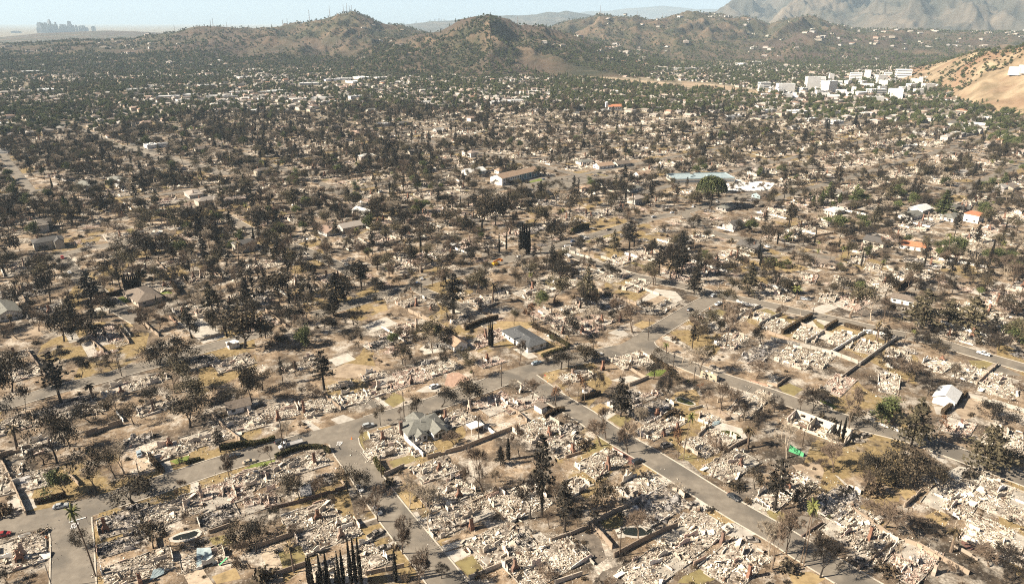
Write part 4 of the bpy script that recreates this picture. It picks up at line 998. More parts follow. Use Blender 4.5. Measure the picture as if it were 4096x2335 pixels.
WALLS = '''
wall garden_wall 1.9 2 1710 1085 2060 990 2553 795
wall wall_white 1.9 2 1480 890 1580 980 1670 1065
wall wall_white 1.4 2 2190 690 2260 760 2390 850
hedge leaf_hedge 2.2 2 1190 1110 1215 1170 1280 1245
wall garden_wall 1.7 2 1290 1255 1480 1165
hedge leaf_hedge 1.7 2 195 1080 330 1025 480 985 600 980 680 990 740 1025
hedge leaf_hedge 1.8 2 -120 960 0 945 120 920 190 890
wall garden_wall 1.8 2 640 440 760 530 850 600
wall concrete .8 2 -40 620 100 740
wall garden_wall 1.8 6 20 1095 470 940
wall brick 1.4 6 160 710 430 650 890 505
wall garden_wall 1.5 6 890 500 845 430
wall garden_wall 1.8 6 1980 395 2070 352
wall garden_wall 1.2 6 2160 655 2400 540 2553 485
wall concrete .7 6 1860 775 1990 880
wall garden_wall 1.7 6 200 1372 510 1265
wall garden_wall 1.5 6 1100 1365 1480 1285
wall garden_wall 1.6 6 2130 1410 2553 1230
wall garden_wall 1.8 7 760 880 1010 750 1180 685
wall garden_wall 1.9 7 790 885 900 990 1000 1105
wall garden_wall 2.0 7 1020 1190 1260 1060 1500 945 1650 885
wall garden_wall 1.5 7 390 1035 580 970 760 895
wall concrete .9 7 550 1012 660 1110 820 1265
wall brick 1.8 7 1815 1275 1930 1215
wall garden_wall 1.6 7 430 1456 700 1365
wall garden_wall 1.2 7 540 200 700 150
wall garden_wall 1.9 5 -40 130 60 320 130 460 265 770
wall garden_wall 1.9 5 20 185 310 105
wall garden_wall 1.3 5 2090 950 2300 875
wall garden_wall 1.4 5 1550 1000 1572 1112
hedge leaf_deadhedge 1.8 5 355 660 520 620 660 585
hedge leaf_deadhedge 1.8 5 1500 200 1560 280 1630 350
hedge leaf_hedge 1.9 5 2200 120 2330 90 2480 70 2553 85
hedge leaf_hedge 1.0 5 1850 260 2000 215
wall garden_wall 2.6 1 870 862 1040 800 1230 742
wall garden_wall 1.8 1 280 25 380 160 480 305
wall garden_wall 1.8 1 2120 660 2240 790 2400 910
wall wall_white 1.4 1 1170 640 1235 720
wall garden_wall 1.5 1 690 1250 790 1350
hedge leaf_deadhedge 2.3 4 1735 640 1850 550 1970 450
wall concrete 1.9 4 1990 465 2180 510 2360 565 2600 640
wall garden_wall 1.6 4 2080 345 2180 250 2290 150
wall garden_wall 1.6 4 895 155 1000 90 1110 5
wall garden_wall 1.6 4 730 285 890 165
wall wall_white .8 4 1110 740 1300 810
wall concrete .7 4 480 510 640 590
wall garden_wall 1.4 4 -10 330 90 365 210 270
wall brick .6 4 280 730 420 790
wall brick .9 8 340 985 440 915 540 850
wall garden_wall 1.4 8 850 725 1050 860 1250 1005
wall garden_wall 1.4 8 1290 1010 1480 1075 1700 1220
wall garden_wall 1.8 8 900 1315 1080 1190 1230 1060
wall garden_wall 1.6 8 1500 1080 1740 1220 2000 1365
wall garden_wall 1.9 8 1360 690 1450 610 1520 545
wall garden_wall 1.2 8 1850 1080 2090 1220
hedge leaf_deadhedge 2.0 3 680 500 780 470 880 440
hedge leaf_deadhedge 1.9 3 320 680 430 620 525 605
wall garden_wall 1.7 3 -40 590 60 640 150 720
wall garden_wall 1.7 3 1170 360 1270 320 1360 280
wall garden_wall 1.5 3 1190 200 1250 240 1330 285
hedge leaf_deadhedge 2.2 3 1380 90 1480 150 1590 230
wall clay_paving .8 3 2380 310 2460 335 2553 362
hedge leaf_deadhedge 1.6 3 1510 690 1580 640 1640 620
wall concrete 1.2 3 1770 600 1830 585 1900 565
wall garden_wall 1.5 3 2130 700 2170 690 2050 610
wall garden_wall 1.6 3 2120 1030 2230 960 2350 900
wall garden_wall 1.6 3 1860 860 1930 800
wall concrete 1.9 f 360 1105 480 1030 580 985
wall concrete 1.9 f 570 1125 650 1080 740 1045
hedge leaf_deadhedge 2.4 f 740 1190 840 1130 960 1065
hedge leaf_deadhedge 2.4 f 1060 1165 1105 1135 1150 1110
wall concrete 1.9 f 920 1255 1060 1175
wall wall_white 1.9 f 1110 1335 1230 1260 1360 1180
wall concrete 1.9 f 1320 1425 1460 1320 1600 1225
wall wall_white 1.6 f 1350 1175 1480 1195 1600 1230
wall concrete 1.9 f 660 1235 870 1280 1110 1335 1330 1420
hedge leaf_deadhedge 2.0 f 1205 1130 1280 1150 1360 1170
hedge leaf_deadhedge 2.0 f 1420 1175 1490 1190 1560 1220
wall wall_white 1.6 f 400 945 480 975 570 990
hedge leaf_deadhedge 3.6 f 1600 870 1650 830 1700 790
wall wall_white 1.8 f 1900 635 2000 650 2300 700
wall garden_wall 1.5 f 900 500 1000 460 1120 440
wall garden_wall 1.9 e 500 1020 620 1080 780 1150
hedge leaf_deadhedge 2.4 e 920 1160 1040 1110 1170 1075
hedge leaf_deadhedge 2.2 e 1430 1140 1520 1180 1600 1220
hedge leaf_hedge 1.8 e 1560 1220 1640 1250 1700 1285
hedge leaf_hedge 1.5 e 1500 1360 1580 1330 1700 1300
wall garden_wall 1.6 e 1690 640 1800 670 1900 690
wall concrete 1.9 e 1650 560 1740 590 1860 630
wall concrete 1.9 e 1940 620 2050 655
wall garden_wall 1.2 e 2120 860 2260 800
hedge leaf_hedge 4.0 e 1720 440 1790 410 1850 400
wall garden_wall 1.6 e 980 970 1060 1010 1170 960
wall brick 1.5 e 1740 1065 1850 1105 1960 1160
wall clay_paving 1.5 d 1270 1070 1330 1120
wall garden_wall 1.8 d 1070 1110 1130 1160 1190 1210
wall garden_wall 1.8 d 880 1140 930 1210 970 1265
wall garden_wall 1.8 d 690 1250 780 1330
wall garden_wall 1.8 d 160 900 210 980
wall garden_wall 1.6 d 1500 1240 1680 1190
hedge leaf_deadhedge 3 d 1290 830 1340 900
hedge leaf_deadhedge 2.5 d 730 920 850 905 920 880
'''
for l in rows(WALLS):
    wall_line(l[0], [W(l[3], float(l[i]), float(l[i + 1])) for i in range(4, len(l), 2)], float(l[2]), 1.3 if l[0] == 'hedge' else .28, l[1])

# ------------------------------------------------------------------ intact houses
def gable(g, x0, x1, y0, y1, ze, zr, ov=.5, m=0, axis='x', th=.18):
    if axis == 'y':
        t = G(); gable(t, y0, y1, x0, x1, ze, zr, ov, m, 'x', th); t.v = [np.c_[v[:, 1], v[:, 0], v[:, 2]] for v in t.v]; t.q = [q[:, ::-1] for q in t.q]; g.join(t); return
    ym = (y0 + y1) / 2; sl = (zr - ze) / (ym - y0); zo = ze - ov * sl
    for sg, ya in ((1, y0 - ov), (-1, y1 + ov)):
        v = [(x0 - ov, ya, zo), (x1 + ov, ya, zo), (x1 + ov, ym, zr), (x0 - ov, ym, zr)]; v = v + [(a, b, c + th) for a, b, c in v]; g.add(v, BQ if sg > 0 else BQ[:, ::-1], m)
def hip(g, x0, x1, y0, y1, ze, zr, ov=.6, m=0):
    x0 -= ov; x1 += ov; y0 -= ov; y1 += ov; ym = (y0 + y1) / 2; r = (y1 - y0) / 2
    a = [(x0, y0, ze), (x1, y0, ze), (x1, y1, ze), (x0, y1, ze)]; b = [(p[0], p[1], ze + .15) for p in a]; t = [(x0 + r, ym, zr), (x1 - r, ym, zr)]
    g.add(a + b, BQ[[0, 2, 3, 4, 5]], m); g.add([b[0], b[1], t[1], t[0]], [[0, 1, 2, 3]], m); g.add([b[2], b[3], t[0], t[1]], [[0, 1, 2, 3]], m); g.tri([b[1], b[2], t[1]], [[0, 1, 2]], m); g.tri([b[3], b[0], t[0]], [[0, 1, 2]], m)
def wall_box(g, x0, x1, y0, y1, h, zr=None, m=0, axis='x'):
    box(g, x0, x1, y0, y1, -.1, h, m)
    if zr:
        if axis == 'x':
            ym = (y0 + y1) / 2
            for x in (x0, x1): g.tri([(x, y0, h), (x, y1, h), (x, ym, zr)], [[0, 1, 2]] if x == x1 else [[1, 0, 2]], m)
        else:
            xm = (x0 + x1) / 2
            for y in (y0, y1): g.tri([(x0, y, h), (x1, y, h), (xm, y, zr)], [[0, 1, 2]] if y == y0 else [[1, 0, 2]], m)
HOUSE_XY = []
def windows(o, L, Wd, h, n_l, n_w, wm='glass', z=1.0, wh=1.2, frame='wall_white', door=True):
    for (side, n, ln) in ((-1, n_l, L), (1, n_l, L), (-2, n_w, Wd), (2, n_w, Wd)):
        for k in range(n):
            t = (k + .5) / n * ln - ln / 2; dd = door and side == -1 and k == n // 2; w2 = .5 if dd else .7; za, zb = (.05, 2.05) if dd else (z, z + wh)
            nm = 'door' if dd else 'window'; g = G(); gg = G()
            if abs(side) == 1:
                y = side * Wd / 2; a, b = sorted((y + .01 * side, y + .05 * side)); box(g, t - w2 - .1, t + w2 + .1, a, b, za - .1, zb + .1); a, b = sorted((y + .052 * side, y + .07 * side)); box(gg, t - w2, t + w2, a, b, za, zb)
            else:
                s = side // 2; x = s * L / 2; a, b = sorted((x + .01 * s, x + .05 * s)); box(g, a, b, t - w2 - .1, t + w2 + .1, za - .1, zb + .1); a, b = sorted((x + .052 * s, x + .07 * s)); box(gg, a, b, t - w2, t + w2, za, zb)
            f = obj(nm, g.mesh(nm, [frame]), o); obj('pane' if nm == 'window' else 'panel', gg.mesh('pane', [wm if nm == 'window' else 'roof_brown']), f)
def house(c, x, y, L, Wd, h, zr, roof, rm, wm, label, ang=None, nl=4, nw=2, name='house', cat='house', xy=None, vents=2, door=True):
    p = xy if xy else W(c, x, y); a = street_angle(*p) if ang is None else ang
    o = obj(name, None, None, (*p, 0), a); g = G(); gr = G()
    if roof == 'hip': wall_box(g, -L / 2, L / 2, -Wd / 2, Wd / 2, h); hip(gr, -L / 2, L / 2, -Wd / 2, Wd / 2, h + .002, zr)
    elif roof == 'gable': wall_box(g, -L / 2, L / 2, -Wd / 2, Wd / 2, h, zr - .02); gable(gr, -L / 2, L / 2, -Wd / 2, Wd / 2, h + .01, zr)
    else:
        wall_box(g, -L / 2, L / 2, -Wd / 2, Wd / 2, h); box(gr, -L / 2 - .3, L / 2 + .3, -Wd / 2 - .3, Wd / 2 + .3, h + .002, h + .4)
    obj('wall', g.mesh('wall', [wm]), o); r = obj('roof', gr.mesh('roof', [rm]), o)
    for k in range(vents):
        v = G(); box(v, -.2, .2, -.2, .2, -.3, .5); obj('vent', v.mesh('vent', ['metal_sheet']), r, (random.uniform(-.3, .3) * L, random.uniform(-.1, .1) * Wd, h + (zr - h) * .75 if roof != 'flat' else h + .4))
    if nl: windows(o, L, Wd, h, nl, nw, door=door)
    thing(o, cat, '', None, label); HOUSE_XY.append((*p, max(L, Wd) / 2)); return o
# white house with the grey roof
hp = W('2', 1665, 800); ha = street_angle(*hp); o = obj('house', None, None, (*hp, 0), ha); g = G(); gr = G()
wall_box(g, -8, 7, -4.5, 4.5, 3.0); hip(gr, -8, 7, -4.5, 4.5, 3.002, 5.2, .6); wall_box(g, 1.0, 6.5, -8.5, -4.5, 3.0, 4.5, 0, 'y'); gable(gr, 1.0, 6.5, -9.0, -1.0, 3.01, 4.52, .45, 0, 'y')
wall_box(g, -5.5, -1.2, -7.0, -4.5, 2.7, 3.8, 0, 'y'); gable(gr, -5.5, -1.2, -7.2, -2.0, 2.71, 3.82, .4, 0, 'y'); wall_box(g, -4, 3, 4.5, 7.5, 2.9, 4.3, 0, 'y'); gable(gr, -4, 3, 2, 7.7, 2.91, 4.32, .4, 0, 'y')
obj('wall', g.mesh('wall', ['wall_white']), o); r = obj('roof', gr.mesh('roof', ['roof_grey']), o)
for vx, vy in ((-3, 1.5), (2, 2), (4, -3), (-1, -1)): v = G(); cyl(v, 0, 0, 4.0, 5.9, .15, k=8); obj('vent', v.mesh('vent', ['metal_sheet']), r, (vx, vy, 0))
g = G(); box(g, -.6, .6, -.5, .5, 0, 6.0); box(g, -.7, .7, -.6, .6, 6.0, 6.25); obj('chimney', g.mesh('chimney', ['brick']), o, (-8.6, 1.0, 0))
for k, (x0, z0, z1) in enumerate(((1.6, .8, 2.3), (3.1, .2, 2.3), (4.6, .8, 2.3))): g = G(); box(g, x0, x0 + 1.1, -8.56, -8.51, z0, z1); obj('window', g.mesh('window', ['glass']), o)
for k in range(4): g = G(); zt = 3.3 + (.9 if k in (1, 2) else .3); box(g, 2.0 + k * .95, 2.75 + k * .95, -8.56, -8.51, 2.8, zt); obj('window', g.mesh('window', ['glass']), o)
for x0 in (-4.9, -2.6): g = G(); box(g, x0, x0 + 1.0, -7.06, -7.01, .8, 2.2); obj('window', g.mesh('window', ['glass']), o)
for x0 in (-7.5, -.6): g = G(); box(g, x0, x0 + 1.2, -4.56, -4.51, .8, 2.2); obj('window', g.mesh('window', ['glass']), o)
thing(o, 'house', '', None, 'surviving white house with grey shingle roof, gables and brick chimney'); HOUSE_XY.append((*hp, 10))
house('e', 1362, 1245, 23, 11, 2.9, 4.6, 'hip', 'roof_dark', 'wall_white', 'low white house with dark hip roof beside dry yellow lawns', nl=5, vents=3)
house('e', 858, 1283, 10, 7, 3.0, 5.2, 'gable', 'roof_tan', 'wall_white', 'white garage with tan gable roof on a concrete yard', nl=2, nw=1, name='garage', cat='garage')
house('4', 1772, 505, 11, 8, 3.2, 5.2, 'gable', 'roof_white', 'wall_white', 'white gabled garage beside a scorched clipped hedge', ang=street_angle(*W('4', 1772, 505)) + R(90), nl=2, nw=0, name='garage', cat='garage', vents=0)
house('1', 2382, 590, 9, 6, 2.8, 4.6, 'gable', 'roof_brown', 'wall_white', 'grey gable-roofed garage behind scorched oaks', nl=2, nw=1, name='garage', cat='garage', vents=0)
house('d', 1070, 925, 24, 13, 2.9, 5.6, 'hip', 'roof_brown', 'wall_mixed', 'brown hip-roofed house beside a black cypress row and green lawn', nl=5)
house('d', 40, 1040, 22, 12, 3.2, 5.6, 'gable', 'roof_grey', 'wall_white', 'white house with grey roof and white gable under burnt trees', nl=4)
house('f', 1645, 950, 12, 8, 3.0, 4.8, 'hip', 'roof_brown', 'wall_white', 'white house with brown hip roof beside layered cedars', nl=3)
house('f', 1050, 675, 16, 9, 2.6, 4.6, 'hip', 'roof_brown', 'wall_mixed', 'low brown-roofed pavilion among white ash ruins', nl=3)
house('f', 2172, 345, 13, 11, 6.2, 7.2, 'flat', 'roof_red', 'wall_white', 'two-storey white house with orange tiled roof edge', nl=4, vents=0)
house('f', 1130, 285, 16, 10, 3, 4.8, 'hip', 'roof_white', 'wall_mixed', 'pale-roofed house beside narrow green cypresses')
house('f', 1240, 240, 24, 11, 3, 5.0, 'hip', 'roof_brown', 'wall_mixed', 'brown-roofed house below the green conifers')
house('f', 1700, 320, 20, 11, 3, 5, 'gable', 'roof_grey', 'wall_white', 'grey gabled house beneath a pale-roofed neighbour')
house('f', 1770, 275, 18, 12, 3.4, 5.6, 'gable', 'roof_white', 'wall_white', 'white-roofed house above its grey gabled neighbour')
house('f', 2005, 330, 18, 10, 3, 5, 'hip', 'roof_grey', 'wall_white', 'white house with grey hip roof near the two-storey house')
house('f', 1710, 545, 16, 11, 3, 4.8, 'gable', 'roof_red', 'wall_white', 'white house with orange tiled roof behind green tree')
house('f', 575, 165, 13, 9, 3, 5.2, 'gable', 'roof_brown', 'blue_sheet', 'pale blue cottage with brown gable roof')
house('f', 320, 255, 16, 9, 2.6, 4.2, 'hip', 'roof_grey', 'wall_mixed', 'low grey-roofed bungalow beneath the umbrella pine')
house('e', 170, 295, 20, 11, 3, 5.4, 'gable', 'roof_white', 'wall_white', 'pale gable-roofed house at the edge of the burnt wood')
house('e', 1520, 145, 10, 8, 4.6, 5.2, 'flat', 'roof_brown', 'wall_mixed', 'boxy tan two-storey building below the school yard', vents=0)
house('e', 1840, 115, 18, 11, 3, 5, 'hip', 'roof_tan', 'wall_mixed', 'tan-roofed house across the road from the school yard')
house('e', 1960, 70, 18, 11, 3, 5.4, 'gable', 'roof_brown', 'wall_mixed', 'brown gabled house among green garden trees')
house('e', 2260, 10, 20, 11, 3, 5.4, 'gable', 'roof_tan', 'wall_white', 'tan-roofed house by a green hedge')
house('e', 2180, 115, 16, 10, 3, 5, 'hip', 'roof_grey', 'wall_white', 'small grey-roofed white house among scorched trees')
house('b', 990, 1300, 22, 14, 3.6, 6.4, 'gable', 'roof_white', 'wall_white', 'white church hall with pale roof beside the school')
house('b', 1190, 1295, 10, 8, 3.4, 5.8, 'hip', 'roof_tan', 'wall_white', 'small white pavilion with tan roof behind the school')
house('b', 1960, 1255, 20, 12, 3.4, 6, 'gable', 'roof_tan', 'wall_white', 'tan gable-roofed white house below dark oaks')
house('b', 2090, 1240, 18, 11, 3.2, 5.8, 'gable', 'roof_brown', 'wall_mixed', 'brown gable-roofed house with long white wall')
house('b', 1820, 1225, 18, 11, 3.2, 5.4, 'hip', 'roof_grey', 'wall_white', 'grey hip-roofed house beside the rubble lot')
house('d', 660, 95, 26, 12, 3, 5.4, 'gable', 'roof_grey', 'wall_white', 'grey-roofed white house amid dark burnt trees')
house('d', 500, 30, 26, 12, 3, 5.2, 'hip', 'roof_brown', 'wall_mixed', 'brown hip-roofed house beyond the burnt grove')
house('d', 880, 50, 22, 11, 3, 5.2, 'hip', 'roof_grey', 'wall_white', 'grey hip-roofed house between burnt oaks')
house('d', 910, 85, 14, 9, 3, 5.6, 'gable', 'roof_white', 'wall_white', 'small white gabled cottage between burnt oaks')
house('3', 285, 605, 4.5, 3, 2.6, 3.0, 'flat', 'roof_brown', 'wall_white', 'small white flat-roofed shed standing in pinkish rubble', nl=0, name='shed', cat='shed', vents=0)
house('3', 758, 430, 4.2, 3, 2.3, 3.2, 'gable', 'roof_brown', 'wall_white', 'small white shed beside a scorched hedge', nl=0, name='shed', cat='shed', vents=0)
house('e', 815, 548, 7, 5, 2.6, 3.2, 'flat', 'roof_white', 'wall_mixed', 'tiny pale shed alone on bare ground', nl=1, name='shed', cat='shed', vents=0)
house('d', 1745, 1285, 5, 4, 2.4, 3, 'flat', 'roof_white', 'wall_white', 'small white cube shed near the sparse oak', nl=0, name='shed', cat='shed', vents=0)
# school with the long tan roof
def school():
    p = W('b', 1280, 1352); a = math.atan2(W('b', 1450, 1325)[1] - W('b', 1200, 1385)[1], W('b', 1450, 1325)[0] - W('b', 1200, 1385)[0])
    o = obj('school', None, None, (*p, 0), a); g = G(); gr = G(); wall_box(g, -24, 2, -8, 8, 7.2, 10.2); gable(gr, -24, 2, -8, 8, 7.21, 10.25, .7); wall_box(g, 2.01, 36, -5, 9, 6.4, 9.0); gable(gr, 2.8, 36, -5, 9, 6.41, 9.05, .7)
    obj('wall', g.mesh('wall', ['wall_white']), o); obj('roof', gr.mesh('roof', ['roof_tan']), o)
    for k in range(7):
        for z in (1.2, 4.4): w = G(); box(w, -22 + k * 3.4, -20 + k * 3.4, -8.06, -8.01, z, z + 1.5); obj('window', w.mesh('window', ['glass']), o)
    for k in range(8): w = G(); box(w, 4 + k * 4, 7.2 + k * 4, -5.06, -5.01, .6, 5.6); obj('panel', w.mesh('panel', ['teal_paint' if k % 2 == 0 else 'window_band']), o)
    thing(o, 'school', '', None, 'long two-storey white school with tan gabled roof and blue wall'); HOUSE_XY.append((*p, 36))
school()
def flat_block(c, x, y, L, Wd, h, label, ang=None, floors=2, wm='office_white', rm='roof_white', name='office_building', cat='building', bands=True, xy=None, look=None):
    p = xy if xy else W(c, x, y); a = GA if ang is None else ang; z0 = 0.0; o = obj(name, None, None, (*p, z0), a); g = G(); box(g, -L / 2, L / 2, -Wd / 2, Wd / 2, -2, h); obj('wall', g.mesh('wall', [wm]), o)
    g = G(); box(g, -L / 2 + .5, L / 2 - .5, -Wd / 2 + .5, Wd / 2 - .5, h, h + .12, 0)
    for (x0, x1, y0, y1) in ((-L / 2, L / 2, -Wd / 2, -Wd / 2 + .4), (-L / 2, L / 2, Wd / 2 - .4, Wd / 2), (-L / 2, -L / 2 + .4, -Wd / 2 + .4, Wd / 2 - .4), (L / 2 - .4, L / 2, -Wd / 2 + .4, Wd / 2 - .4)): box(g, x0, x1, y0, y1, h + .001, h + .9)
    for k in range(3): xx = random.uniform(-.35, .35) * L; yy = random.uniform(-.3, .3) * Wd; box(g, xx - 1.5, xx + 1.5, yy - 1, yy + 1, h + .12, h + 1.6)
    obj('roof', g.mesh('roof', [rm]), o)
    if bands:
        for f in range(floors):
            z = h * (f + .35) / floors; g = G(); hh = h / floors * .42; box(g, -L / 2 + 1, L / 2 - 1, -Wd / 2 - .06, Wd / 2 + .06, z, z + hh); box(g, -L / 2 - .06, L / 2 + .06, -Wd / 2 + 1, Wd / 2 - 1, z + .02, z + hh - .02); obj('window', g.mesh('window_band', ['window_band']), o)
    thing(o, cat, look or '', 'flat-roofed buildings' if look else None, label)
    HOUSE_XY.append((*p, max(L, Wd) / 2)); return o
flat_block('c', 125, 1352, 62, 27, 4.5, 'low hall with wide pale blue-grey flat roof behind the umbrella pine', floors=1, rm='blue_sheet', wm='wall_mixed', name='hall', ang=R(5))
# office campus at the foot of the dry hill: x, y of base, width px, height px
CAMPUS = [(605, 660, 110, 40, 2), (760, 690, 130, 60, 3), (960, 670, 130, 90, 5), (1000, 640, 120, 60, 5), (1085, 690, 140, 80, 6), (1105, 608, 50, 50, 4), (1285, 605, 95, 55, 5), (1375, 590, 45, 60, 5), (1475, 605, 100, 40, 3), (1640, 595, 120, 70, 4), (1370, 660, 130, 30, 2), (1480, 650, 90, 45, 3), (1440, 715, 130, 45, 3), (1580, 745, 130, 75, 5), (1300, 720, 160, 28, 2), (1080, 735, 230, 22, 2),
    (1180, 705, 80, 30, 2), (1430, 755, 120, 30, 2), (1700, 670, 90, 40, 3), (1740, 640, 90, 45, 3), (1830, 670, 100, 40, 3), (1560, 620, 70, 25, 2), (1650, 690, 80, 35, 2), (1900, 600, 90, 50, 3), (1800, 575, 110, 35, 2), (1970, 620, 90, 40, 3), (2000, 670, 90, 30, 2), (890, 690, 110, 30, 2), (1230, 640, 60, 35, 2), (1760, 700, 80, 30, 2), (1530, 570, 70, 25, 2), (1920, 660, 70, 28, 2), (1340, 635, 90, 25, 2)]
_r = random.Random(5)
for _ in range(28): _x = _r.uniform(560, 2040); CAMPUS.append((_x, 705 - (_x - 600) / 1450 * 60 + _r.uniform(-45, 45), _r.uniform(35, 90), _r.uniform(16, 42), _r.choice((1, 2, 2, 3))))
CDESC = ['low', 'wide', 'tall', 'stepped', 'square', 'narrow', 'terraced', 'long']
for i, (x, y, w, hp_, fl) in enumerate(CAMPUS):
    p = W('c', x, y); sc_ = depth(*p) / F / S2; L_ = w * sc_ * random.uniform(.65, .95); num = ['', 'one', 'two', 'three', 'four', 'five', 'six'][fl]
    flat_block('c', x, y, L_, L_ * random.uniform(.4, .75), hp_ * sc_ * 1.0, None, random.choice((0, R(5), R(-20), R(35))), fl, bands=i % 3 == 0, look=f'{num}-storey white office block' + (' with broad front' if w > 110 else ' with narrow front' if w < 75 else ''))
# white sheds and shops far off: crop, x, y, width px, height px
SHOPS = [('a', 1260, 735, 160, 22), ('a', 1450, 720, 130, 20), ('a', 1620, 735, 130, 26), ('a', 1730, 742, 90, 28), ('a', 1800, 700, 170, 18), ('a', 2000, 700, 130, 18), ('a', 1040, 680, 150, 20), ('a', 1190, 660, 110, 20), ('a', 1540, 655, 100, 26), ('a', 1850, 585, 140, 14), ('a', 2330, 635, 180, 20), ('a', 2480, 605, 120, 16), ('a', 2240, 755, 130, 22), ('a', 2400, 745, 120, 18), ('a', 2460, 775, 100, 20), ('a', 1950, 750, 120, 18),
    ('a', 2070, 690, 120, 14), ('a', 1380, 760, 110, 16), ('a', 260, 550, 150, 26), ('a', 60, 545, 110, 14), ('a', 340, 680, 180, 12), ('a', 40, 940, 100, 22), ('a', 350, 890, 90, 26), ('a', 1050, 1080, 120, 26), ('a', 1130, 1105, 110, 24), ('a', 1220, 1100, 90, 28), ('a', 1430, 800, 90, 14), ('a', 1950, 840, 150, 16), ('a', 2100, 840, 100, 14), ('a', 30, 1145, 90, 30),
    ('b', 110, 745, 110, 36), ('b', 1180, 775, 160, 20), ('b', 1300, 765, 130, 16), ('b', 640, 780, 100, 26), ('b', 20, 600, 110, 20), ('b', 150, 590, 150, 18), ('b', 300, 590, 120, 14), ('b', 90, 620, 120, 14), ('b', 2230, 520, 80, 14), ('b', 2340, 520, 90, 16), ('b', 2500, 525, 90, 18), ('b', 320, 945, 110, 20), ('c', 370, 895, 110, 42), ('c', 640, 840, 110, 14), ('c', 850, 845, 140, 22), ('c', 960, 905, 90, 16),
    ('c', 40, 525, 110, 18), ('c', 2080, 965, 60, 26), ('c', 2230, 950, 150, 30), ('c', 1140, 925, 100, 20), ('c', 1690, 1110, 110, 18), ('c', 430, 490, 70, 22), ('c', 550, 475, 60, 18)]
for c, x, y, w, hp_ in SHOPS:
    p = W(c, x, y); sc_ = depth(*p) / F / S2; L_ = w * sc_
    flat_block(c, x, y, L_, min(L_ * random.uniform(.4, .7), 45), max(hp_ * sc_ * .7, 4), None, random.choice((GA, GA - R(90), R(5), R(20))), 1 if hp_ < 24 else 2, wm='office_white' if random.random() < .7 else 'wall_mixed', name='commercial_building', look='pale flat-roofed commercial building' + (' with long front' if w > 125 else ''), bands=hp_ > 18)
# church with the orange roof and bell tower
p = W('b', 2040, 825); o = obj('church', None, None, (*p, 0), R(12)); g = G(); wall_box(g, -13, 13, -6, 6, 7, 10.4); obj('wall', g.mesh('wall', ['office_white']), o); g = G(); gable(g, -13, 13, -6, 6, 7.01, 10.5, .6); obj('roof', g.mesh('roof', ['roof_red']), o)
g = G(); box(g, -17, -13.02, -2, 2, 0, 14); hip(g, -17, -13.02, -2, 2.1, 14, 16, .2); obj('bell_tower', g.mesh('bell_tower', ['office_white']), o)
for k in range(6): w = G(); box(w, -11 + k * 4, -9.6 + k * 4, -6.06, -6.01, 2.5, 5.6); obj('window', w.mesh('window', ['window_band']), o)
thing(o, 'church', '', None, 'white church with orange tiled roof and square bell tower'); HOUSE_XY.append((*p, 24))
# white water tanks on the dry hill
for x, y in ((2480, 590), (2550, 590)):
    q = px('c', x, y); X_, Y_ = ground(*q); k = 1700 / math.hypot(X_, Y_); X_, Y_ = X_ * k, Y_ * k; z = float(land_z(np.array([X_]), np.array([Y_]))[0]); g = G(); cyl(g, 0, 0, -3, 11, 13, k=24); cyl(g, 0, 0, 11.01, 11.6, 13.2, 12.8, k=24)
    o = obj('water_tank', g.mesh('water_tank', ['office_white']), None, (X_, Y_, z)); thing(o, 'tank', 'round white water tank on the dry hillside', 'water tanks on the dry hill')
# distant city towers
def tower(x, ytop, w, dist, ybase=128, grp='towers of the far city centre', look='far hazy'):
    az = math.atan((x - 2048) / (F * CP + (1167.5 - 110) * SP)); X_, Y_ = math.sin(az) * dist, math.cos(az) * dist; h = top_z(Y_, ytop); Wm = w * depth(X_, Y_, h / 2) / F
    o = obj('skyscraper', None, None, (X_, Y_, 0), random.uniform(-.3, .3)); g = G(); d = Wm * .8; t = random.uniform(.72, .9); box(g, -Wm / 2, Wm / 2, -d / 2, d / 2, -2, h * t); obj('shaft', g.mesh('shaft', ['tower_glass']), o)
    g = G(); u = random.uniform(.5, .8); box(g, -Wm / 2 * u, Wm / 2 * u, -d / 2 * u, d / 2 * u, h * t + .01, h * .97); box(g, -2, 2, -2, 2, h * .97, h); obj('crown_storeys', g.mesh('crown', ['tower_glass']), o)
    thing(o, 'skyscraper', f'{look} {"tall" if ytop < 90 else "lower"} {"slim" if w < 11 else "broad"} skyscraper', grp)
for x, yt, w in ((160, 89, 16), (172, 91, 10), (184, 90, 12), (201, 77, 10), (208, 95, 12), (224, 88, 11), (247, 97, 14), (258, 97, 14), (280, 84, 14), (290, 100, 12), (306, 100, 8), (324, 102, 14), (334, 101, 10), (343, 110, 14), (373, 104, 13), (152, 108, 12), (215, 108, 14), (272, 104, 12), (60, 124, 30), (240, 112, 10), (192, 108, 10)): tower(x, yt, w, 11800)
for x, yt, w in ((1665, 84, 6), (1722, 76, 6), (1741, 75, 5), (1757, 73, 8), (1766, 76, 6), (1776, 74, 8), (1784, 79, 6), (1808, 80, 5)): tower(x, yt, w, 20000, 95, 'towers of the far western business district', 'very faint')
